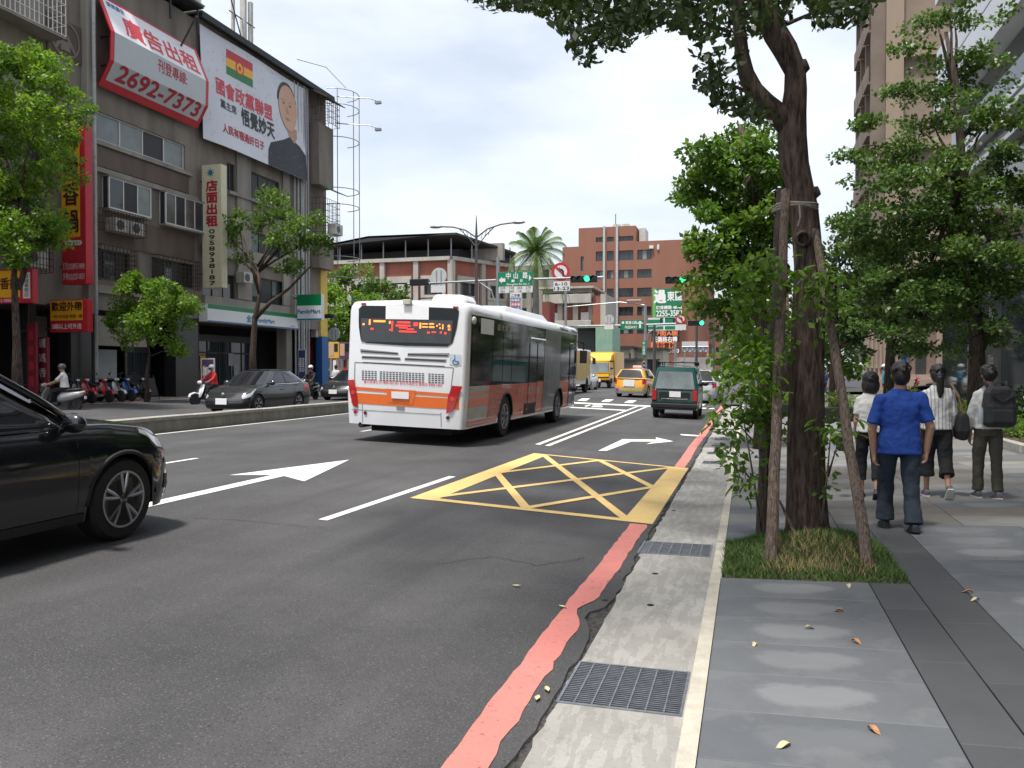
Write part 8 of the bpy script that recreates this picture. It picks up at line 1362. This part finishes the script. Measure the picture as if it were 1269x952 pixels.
# ================================================================ SCOOTERS
def scooter(label, loc, rz, m, m2='trim_black', group=None, lean=.0, seat='trim_black', name='scooter'):
    t = thing(name, label, 'scooter', loc, rz, group, lean); mm = MATS[m] if isinstance(m, str) else m
    for y in (.62, -.60):
        q = MB(); q.lathe([(.15, -.05), (.22, -.055), (.25, -.03), (.25, .03), (.22, .055), (.15, .05)], (0, 0, 0), 'x', 24); o = q.obj('wheel', MATS['rubber'], t, smooth=30); o.location = (0, y, .25); q = MB(); q.lathe([(.155, -.02), (.155, .02)], (0, 0, 0), 'x', 20)
        for a in range(3): q.cbox((0, 0, 0), (.07, .3, .035), Matrix.Rotation(a * 1.047, 3, 'X'))
        q.obj('rim', MATS['alloy'], o)
    q = MB(); q.loft([[(x * w, y - .10 * abs(x) ** 2, z) for x in (-1, -.7, -.3, .3, .7, 1)] + [(x * w * .8, y - .12, z) for x in (1, .3, -.3, -1)] for y, z, w in ((.52, .34, .10), (.50, .48, .17), (.46, .62, .20), (.40, .76, .17), (.36, .86, .11))]); q.obj('front_shield', mm, t, smooth=40)
    q = MB(); q.loft([[(-.05, y, z), (.05, y, z), (.07, y - .02, z - .05), (-.07, y - .02, z - .05)] for y, z in ((.92, .38), (.85, .50), (.66, .56), (.45, .50), (.34, .38))]); q.obj('front_fender', mm, t, bevel=.01); q = MB(); q.tube([(0, .62, .25), (0, .50, .60), (0, .38, .90)], .03, 8); q.obj('fork', MATS['dark_alu'], t)
    q = MB(); q.loft([[(-w, y, z - h_), (w, y, z - h_), (w, y, z), (-w, y, z)] for y, z, w, h_ in ((.38, .36, .15, .10), (.0, .33, .17, .10), (-.12, .36, .17, .12))]); q.obj('footboard', MATS[m2], t, bevel=.02)
    q = MB(); q.loft([[(w * math.cos(a), y, zc + hh * math.sin(a)) for a in [i * .5236 for i in range(12)]] for y, zc, w, hh in ((-.08, .46, .13, .14), (-.20, .52, .17, .19), (-.50, .56, .17, .17), (-.78, .62, .12, .12), (-.95, .68, .05, .06))]); q.obj('rear_body', mm, t, smooth=True)
    q = MB(); q.loft([[(w * math.cos(a), y, zc + hh * math.sin(a)) for a in [i * .5236 for i in range(12)]] for y, zc, w, hh in ((-.02, .70, .07, .04), (-.15, .73, .13, .06), (-.45, .76, .15, .06), (-.78, .79, .11, .05), (-.86, .79, .05, .03))]); q.obj('seat', MATS[seat], t, smooth=True)
    q = MB(); q.tube([(-.33, .28, 1.0), (-.18, .35, .99), (0, .38, .95), (.18, .35, .99), (.33, .28, 1.0)], .017, 8); q.obj('handlebar', MATS['dark_alu'], t); q = MB(); q.ell((0, .40, .94), (.13, .09, .08), 14, 8); hs = q.obj('headset', mm, t, smooth=True); q = MB(); q.ell((0, .47, .935), (.08, .03, .05), 12, 6); q.obj('headlight', MATS['lamp_clear'], hs, smooth=True)
    for s in (-1, 1): q = MB(); q.tube([(s * .2, .34, 1.0), (s * .27, .36, 1.13), (s * .31, .36, 1.17)], .007, 5); q.ell((s * .33, .36, 1.20), (.055, .014, .038), 10, 6); q.obj('mirror', MATS['trim_black'], t)
    q = MB(); q.cbox((0, -.93, .66), (.16, .05, .06)); q.obj('taillight', MATS['lamp_red'], t, bevel=.01); q = MB(); q.box(-.05, .05, -.62, .15, .2, .36); q.tube([(.12, -.2, .24), (.14, -.75, .32)], .045, 8); q.obj('engine', MATS['hub_black'], t); q = MB(); q.cbox((0, -.97, .5), (.18, .01, .1)); q.obj('number_plate', MATS['plate_white'], t)
    return t
carpaint('scoot_red', (.42, .012, .02)); carpaint('scoot_silver', (.42, .42, .42), .35, .3); carpaint('scoot_blue', (.02, .06, .33))
for px, py, m, m2, rz, lab in ((99, 502, 'scoot_red', 'trim_black', .35, 'dark red scooter parked nearest the riding man'), (122, 501, 'scoot_red', 'scoot_silver', .3, 'red and silver scooter parked second in the kerb row'), (137, 500.5, 'scoot_silver', 'trim_black', .3, 'silver scooter parked between the red and blue ones'), (150, 500, 'scoot_blue', 'trim_black', .3, 'blue scooter parked in the kerb row'), (169, 499, 'paint_black', 'trim_black', .25, 'black scooter parked last in the row before the small tree'), (88, 502, 'paint_black', 'trim_black', .3, 'black scooter parked behind the riding man')):
    p = at_x(px, 498, -26.0); scooter(lab, (-26.0, p.y, ZF), -math.pi / 2 + rz - .4, m, m2, 'scooters parked along the far kerb', .05)
sit = lambda **k: dict(leg=((1.25, .1), (1.25, .1)), arm=((.75, .45, .22), (.75, .45, .22)), foot=(0, 0), hz=.86, splay=.12, lean=.12, curl=.9, inw=-.1, **k)
def ride(label, slabel, px, X, m, top, legs, helmet, rz, vox=.014):
    p = at_x(px, 490, X); z = zg(X); scooter(slabel, (X, p.y, z), rz, m); c = Vector((0, -.28, 0)); c.rotate(Matrix.Rotation(rz, 3, 'Z')); return person(label, (X + c.x, p.y + c.y, z), rz, sit(), 1.68, top, legs, 'shoe_black', 'short', .5 if top == 'cloth_white' else .85, .95, 1, False, vox, helmet)
ride('rider in a white shirt and grey helmet on a silver scooter', 'silver grey scooter ridden by the man in white', 70, -23.2, 'scoot_silver', 'cloth_white', 'cloth_black', 'helmet_grey', math.pi * .62)
ride('rider in a red jacket with white helmet behind the grey sedan', 'white scooter under the red jacket rider', 258, -21.5, 'paint_white', 'cloth_red', 'cloth_black', 'helmet_white', math.pi * .9)
ride('rider in black with white helmet between the two dark cars', 'black scooter ridden between the two dark cars', 383, -20.2, 'paint_black', 'cloth_black', 'cloth_black', 'helmet_white', math.pi)
for i, (px, X, Y, m, lab) in enumerate(((1128, 6.2, 36.5, 'paint_black', 'black motor scooter parked beside the stone building'), (1180, 8.6, 40.5, 'scoot_silver', 'silver scooter parked by the glass corner'), (1147, 7.6, 41.5, 'scoot_red', 'red scooter parked by the stone building steps'))): p = at_y(px, 490, Y); scooter(lab, (p.x, Y, zg(p.x)), RD(70), m)

# ================================================================ SIGNALS, STREET SIGNS, LAMPS
mat('galv_pole', (.33, .35, .36), .45, .5, var=.12); mat('dark_pole', (.09, .09, .09), .5, .3); mat('signal_green', (.02, 1.0, .25), .3, emit=4.0, var=0); mat('signal_off', (.02, .02, .02), .25); mat('sign_white', (.68, .68, .68), .5, var=.04); mat('sign_red_ring', (.5, .015, .03), .4, var=.03); mat('sign_back', (.55, .56, .57), .5, .2, var=.05)
MZ, MY = 0, 40.0
pl_ = at_y(617, 480, MY); z_arm = at_y(700, 345, MY).z
ms = thing('signal_mast', 'grey mast with long arms carrying signals and street signs on the median', 'signal mast', (pl_.x, MY, .26)); q = MB(); q.tube([(0, 0, 0), (0, 0, z_arm + .9)], [.13, .10], 12); q.lathe([(.25, 0), (.25, .05), (.14, .3)], (0, 0, 0), 'z', 12); q.obj('pole', MATS['galv_pole'], ms)
xa, xb = at_y(505, 350, MY).x - pl_.x, at_y(748, 345, MY).x - pl_.x; za = z_arm - .26; q = MB(); q.tube([(xa, 0, za - .05), (0, 0, za + .02)], .055, 8); q.tube([(0, 0, za + .02), (xb, 0, za)], .055, 8); q.tube([(-.1, 0, za - 1.3), (-.35, 0, za - .5), (-1.0, 0, za - .05)], .04, 8); q.obj('mast_arm', MATS['galv_pole'], ms)
def signal(label, px, py, Y, n=3, lit=True, back=False, w=.34, name='traffic_signal', vert=False):
    c = at_y(px, py, Y); t = thing(name, label, 'traffic signal', c); h_ = w / 2; q = MB()
    if vert: q.box(-h_, h_, -.15, .15, -n * h_, n * h_)
    else: q.box(-n * h_, n * h_, -.15, .15, -h_, h_)
    q.obj('housing', MATS['led_black'], t, bevel=.03)
    for i in range(n):
        x = (i - (n - 1) / 2) * w; o = (x, 0, 0) if not vert else (0, 0, x); s = 1 if back else -1; q = MB(); q.lathe([(h_ * .78, s * .155), (h_ * .7, s * .17), (.01, s * .175)], o, 'y', 16); q.obj('lens', MATS['signal_green' if (lit and i == 2 - (n == 2)) else 'signal_off'], t); q = MB(); q.grid([[(o[0] + h_ * .85 * math.cos(a), s * yy, o[2] + h_ * .85 * math.sin(a)) for a in [i_ * math.pi / 8 - .2 for i_ in range(10)]] for yy in (.15, .36)]); q.obj('visor', MATS['led_black'], t)
    return t
signal('green traffic signal on the median mast beside the no left turn sign', 724, 346, MY, 4, True, w=.33); signal('traffic signal seen from behind at the left end of the median mast', 520, 350, MY, 3, False, True)
def disc(label, px, py, Y, r, kind, name='road_sign', pl=None):
    c = at_y(px, py, Y); t = thing(name, label, 'road sign', c); q = MB(); q.lathe([(r, -.02), (r, .02)], (0, 0, 0), 'y', 32); q.obj('disc', MATS['sign_red_ring' if kind == 'noturn' else 'sign_back' if kind == 'back' else 'sign_blue'], t)
    if kind == 'noturn':
        q = MB(); q.lathe([(r * .70, -.026), (r * .70, -.02)], (0, 0, 0), 'y', 28); q.obj('white_field', MATS['sign_white'], t); q = MB(); k = r * .7
        q.tube([(k * .38, -.034, -k * .62), (k * .38, -.034, k * .1), (k * .1, -.034, k * .38), (-k * .2, -.034, k * .38)], k * .13, 4); q.prism([(-k * .15, -.036, k * .72), (-k * .68, -.036, k * .38), (-k * .15, -.036, k * .04)], (0, .006, 0)); q.obj('arrow', MATS['ink_black'], t); q = MB(); q.prism([(-k * .82, -.042, k * .62), (-k * .62, -.042, k * .82), (k * .82, -.042, -k * .62), (k * .62, -.042, -k * .82)], (0, .006, 0)); q.obj('slash', MATS['sign_red_ring'], t)
    elif kind == 'back':
        q = MB(); [q.box(x - .025, x + .025, -.05, -.02, -r * 1.0, r * .7) for x in (-r * .3, r * .3)]; q.obj('clamp_bar', MATS['galv_pole'], t)
    else: q = MB(); q.prism([(-r * .6, -.03, r * .5), (-r * .45, -.03, r * .7), (r * .65, -.03, -r * .25), (r * .5, -.03, -r * .5)], (0, .006, 0)); q.obj('arrow', MATS['sign_white'], t)
    if pl: q = MB(); q.box(-r * pl[0], r * pl[1], -.02, .02, -r * 2.05, -r * 1.02); q.obj('plate', MATS['sign_white'], t); text(pl[2], (-r * pl[0] * .9, -.02, -r * 1.95), X3, Z3, r * (pl[0] + pl[1]) * .9, r * .8, MATS['ink_black'], t, .02) if pl[2] else None
    return t
disc('large no left turn sign with hours plate on the median mast', 695, 337, MY, .46, 'noturn', pl=(.8, 1.0, '6-10\n13-23')); disc('round white back of a sign on the left mast arm', 544, 342, MY, .42, 'back', pl=(1.05, .85, '')); 
t, put, pan, w, h = board('street_sign', 'green street name sign with white arrows on the median mast', 617, 660, 337.5, 354.5, MY - .12, 'sign_green', .05)
put('中', .24, .37, .52, .94, 'ink_white', .03); put('山', .46, .58, .52, .94, 'ink_white', .03); put('路', .72, .86, .52, .94, 'ink_white', .03); put('一', .40, .48, .30, .46, 'ink_white', .03); put('段', .64, .72, .28, .48, 'ink_white', .03); put('Zhongshan Rd. Sec. 1', .25, .9, .05, .22, 'ink_white', .02); q = MB(); q.poly([(w * .03, -.02, h * .45), (w * .12, -.02, h * .68), (w * .12, -.02, h * .22)]); q.poly([(w * .97, -.02, h * .55), (w * .90, -.02, h * .32), (w * .90, -.02, h * .78)]); q.box(w * .12, w * .22, -.02, -.012, h * .33, h * .57); q.obj('arrows', MATS['ink_white'], t)
t, put, pan, w, h = board('house_number_sign', 'white house number plate under the green street name sign', 618, 660, 355, 362.5, MY - .12, 'sign_white', .04); [put(s, .05 + .25 * i, .2 + .25 * i, .1, .9, 'ink_black') for i, s in enumerate(('239\n261', '154\n260', '252\n16', '270\n151'))]
t, put, pan, w, h = board('notice_board', 'tall pale notice sign with coloured rows behind the bus roof', 632, 646, 363, 392, 44, 'sign_white', .2, [.5])
for i, (m, s) in enumerate((('sign_white', '二手車'), ('sign_blue', '板橋區'), ('ink_red', '停車場'), ('sign_blue', '中山路'), ('sign_white', '口腔'))): pan(.06, .94, .8 - .19 * i, .96 - .19 * i, m); put(s, .12, .88, .82 - .19 * i, .94 - .19 * i, 'ink_black' if m == 'sign_white' else 'ink_white', .02)
t, put, pan, w, h = board('parking_sign', 'small blue arrow sign standing just over the bus roof', 609, 622, 378, 386, 42, 'sign_blue', .06, [.3]); pan(.2, .7, .4, .6, 'ink_white'); 
# second mast beyond the junction
M2 = 66.0; p2 = at_y(799.5, 470, M2); ms2 = thing('signal_mast', 'second grey mast beyond the junction with freeway sign', 'signal mast', (p2.x, M2, .2)); z2 = at_y(760, 404, M2).z - .2; q = MB(); q.tube([(0, 0, 0), (0, 0, at_y(799, 381, M2).z)], [.15, .1], 10); q.obj('pole', MATS['galv_pole'], ms2); x0, x1 = at_y(700, 404, M2).x - p2.x, at_y(846, 402, M2).x - p2.x; q = MB(); q.tube([(x0, 0, z2), (0, 0, z2 + .05), (x1, 0, z2 + .1)], .09, 8); q.tube([(.05, 0, z2 - 1.6), (.25, 0, z2 - .6), (1.0, 0, z2 - .1)], .05, 6); q.tube([(-6.5, 0, z2 + 1.6), (-2, 0, z2 + 1.9), (0, 0, z2 + 1.6)], .05, 6); q.obj('mast_arm', MATS['galv_pole'], ms2)
q = MB(); q.cbox((-.9, 0, z2 + 2.0), (1.2, .3, .12)); q.obj('lamp_head', MATS['galv_pole'], ms2, bevel=.04)
t, put, pan, w, h = board('freeway_sign', 'green freeway direction sign with white up arrow', 769, 797.5, 396.5, 408.5, M2 - .2, 'sign_green', .06); put('高速公路', .22, .72, .55, .88, 'ink_white', .03); put('FREEWAY', .2, .72, .12, .38, 'ink_white', .02); q = MB(); x = w * .85; q.box(x - .08, x + .08, -.02, -.012, h * .15, h * .6); q.poly([(x - .28, -.02, h * .58), (x + .28, -.02, h * .58), (x, -.02, h * .88)]); q.lathe([(w * .06, -.02), (w * .06, -.012)], (w * .11, 0, h * .72), 'y', 14); q.obj('arrow', MATS['ink_white'], t)
disc('no left turn sign on the second mast', 843.5, 395.5, M2 - .2, .42, 'noturn', pl=(1.0, 1.0, '')); disc('round white sign back at the left of the second mast', 755, 396, M2 - .2, .38, 'back', pl=(1.0, .9, '')); signal('green traffic signal beside the second no left turn sign', 863, 400.5, M2, 3, True, w=.42)
t, put, pan, w, h = board('street_sign', 'narrow green vertical street sign on the second mast', 795.5, 800.5, 422.5, 441, M2 - .25, 'sign_green', .06); put('中\n山\n路\n段', .2, .8, .06, .94, 'ink_white', .02)
disc('blue keep right arrow sign above the striped post', 797.5, 458, 60, .26, 'blue'); q = MB(); c = at_y(798, 449, 60); hp2 = thing('hazard_post', 'yellow and black striped post with the blue arrow sign', 'post', (c.x, 60.15, .2)); q.tube([(0, 0, 0), (0, 0, c.z - .1)], .06, 8); q.obj('post', MATS['sign_yellow'], hp2); q = MB(); [q.lathe([(.064, z), (.064, z + .16)], (0, 0, 0), 'z', 8) for z in (.3, .7, 1.1, 1.5, 1.9)]; q.obj('stripe', MATS['ink_black'], hp2)
# third mast hidden by the trees, its signal shows beside the leaves
p3 = thing('signal_mast', 'signal mast on the right pavement with its arm reaching left past the leaves', 'signal mast', (.0, 39.5, .02)); z3 = at_y(845, 347, 39.5).z; q = MB(); q.tube([(0, 0, 0), (0, 0, z3 + .5)], [.13, .1], 10); q.obj('pole', MATS['galv_pole'], p3); q = MB(); q.tube([(0, 0, z3), (at_y(830, 347, 39.5).x - .1, 0, z3)], .055, 8); q.obj('mast_arm', MATS['galv_pole'], p3); signal('traffic signal half covered by the camphor leaves', 842, 347, 39.3, 4, True, w=.32)
q = MB(); t = thing('signal_post', 'slim dark signal post over the van and silver car', 'post', (at_y(863, 480, 62).x, 62, .1)); q.tube([(0, 0, 0), (0, 0, at_y(863, 405, 62).z)], .09, 8); q.obj('pole', MATS['dark_pole'], t)
for px, Y, top_, lab in ((811, 58, 405, 'dark lamp post in front of the orange clinic sign'), (837, 70, 425, 'grey post beside the blank white billboard'), (701, 62, 350, 'grey pole in front of the brick wing'), (885, 90, 395, 'far dark pole by the white block'), (895, 80, 400, 'far pole beside the green vertical signs')): c = at_y(px, top_, Y); t = thing('street_pole', lab, 'pole', (c.x, Y, .1)); q = MB(); q.tube([(0, 0, 0), (0, 0, c.z)], [.13, .09], 8); q.obj('pole', MATS['dark_pole' if 'dark' in lab else 'galv_pole'], t)
# twin-arm street lamp on the median
LY = 37.2; lp = at_y(590.5, 480, LY); lt = thing('street_lamp', 'dark twin-arm street lamp rising over the bus roof', 'street lamp', (lp.x, LY, .26)); zt = at_y(590, 267, LY).z - .26; za = at_y(590, 292, LY).z - .26; q = MB(); q.tube([(0, 0, 0), (0, 0, zt - .9), (0, 0, zt)], [.10, .06, .012], 10); q.obj('pole', MATS['dark_pole'], lt)
for sx_, pe in ((-1, (546, 281)), (1, (637, 276))):
    e = at_y(*pe, LY) - Vector((lp.x, LY, .26)); q = MB(); q.tube([(0, 0, za - .1), (e.x * .3, 0, za + (e.z - za) * .55), (e.x * .65, 0, e.z - .05), (e.x, 0, e.z)], .035, 8); q.tube([(0, 0, za - .55), (e.x * .25, 0, za - .02), (e.x * .5, 0, za + (e.z - za) * .78)], .025, 6)
    for f_ in (.12, .22, .32): q.tube([(e.x * f_, 0, za - .30 + f_ * .9), (e.x * (f_ + .05), 0, za + (e.z - za) * (f_ * 1.8))], .015, 5)
    q.obj('lamp_arm', MATS['dark_pole'], lt); q = MB(); q.ell((e.x + sx_ * .22, 0, e.z), (.34, .13, .08), 14, 8); q.obj('lamp_head', MATS['galv_pole'], lt, smooth=True)
# small things on the left beside the bus and on the right pavement
disc('round mirror-like sign back behind the second black car', 414, 414, 48, .42, 'back'); signal('small dark signal seen end-on beside the bus', 437, 388, 47, 3, False, vert=True, w=.3); c = at_y(437, 490, 47); t = thing('signal_post', 'signal post standing behind the bus at the junction', 'post', (c.x, 47, .26)); q = MB(); q.tube([(0, 0, 0), (0, 0, at_y(437, 372, 47).z)], .07, 8); q.obj('pole', MATS['dark_pole'], t); signal('dark signal head pointing left of the store sign', 408, 392, 47.5, 3, False, True, w=.26)
for px0, px1, py0, py1, Y, m, lab in ((407, 420, 424, 444, 60, 'poster_yellow', 'yellow poster board below the round sign'), (420, 434, 424, 444, 61, 'banner_purple', 'pink and dark poster board beside the bus'), (411, 430, 445, 462, 62, 'sign_red', 'red poster board low beside the second black car')): t, put, pan, w, h = board('poster_board', lab, px0, px1, py0, py1, Y, m, .1, [.2, .8]); pan(.1, .5, .15, .9, 'print_skin' if m != 'sign_red' else 'ink_white'); pan(.55, .9, .4, .9, 'ink_black')
t, put, pan, w, h = board('road_sign', 'small blue and red sign on a white post over the blue shirt head', 1117, 1125, 441, 447.5, 42, 'sign_blue', .05, [.5]); t, put, pan, w, h = board('road_sign', 'small blue plate above the other sign on the white post', 1121, 1125, 434, 440.5, 42.02, 'sign_blue', .05)
st = thing('a_frame_stand', 'dark folding stand at the edge of the far pavement', 'stand', (-25.9, at_x(186, 490, -25.9).y, ZF)); q = MB()
for y in (-.3, .3): q.bar((-.25, y, 0), (0, y * .7, 1.1), .035); q.bar((.25, y, 0), (0, y * .7, 1.1), .035)
q.bar((-.13, -.25, .55), (-.13, .25, .55), .03); q.obj('frame', MATS['dark_alu'], st); q = MB(); q.slab((.2, -.26, .2), Y3, Vector((-.2, 0, .9)).normalized(), .52, .8, X3, .01); q.obj('board', MATS['arcade_dark'], st)

bpy.data.scenes.remove(TMP)
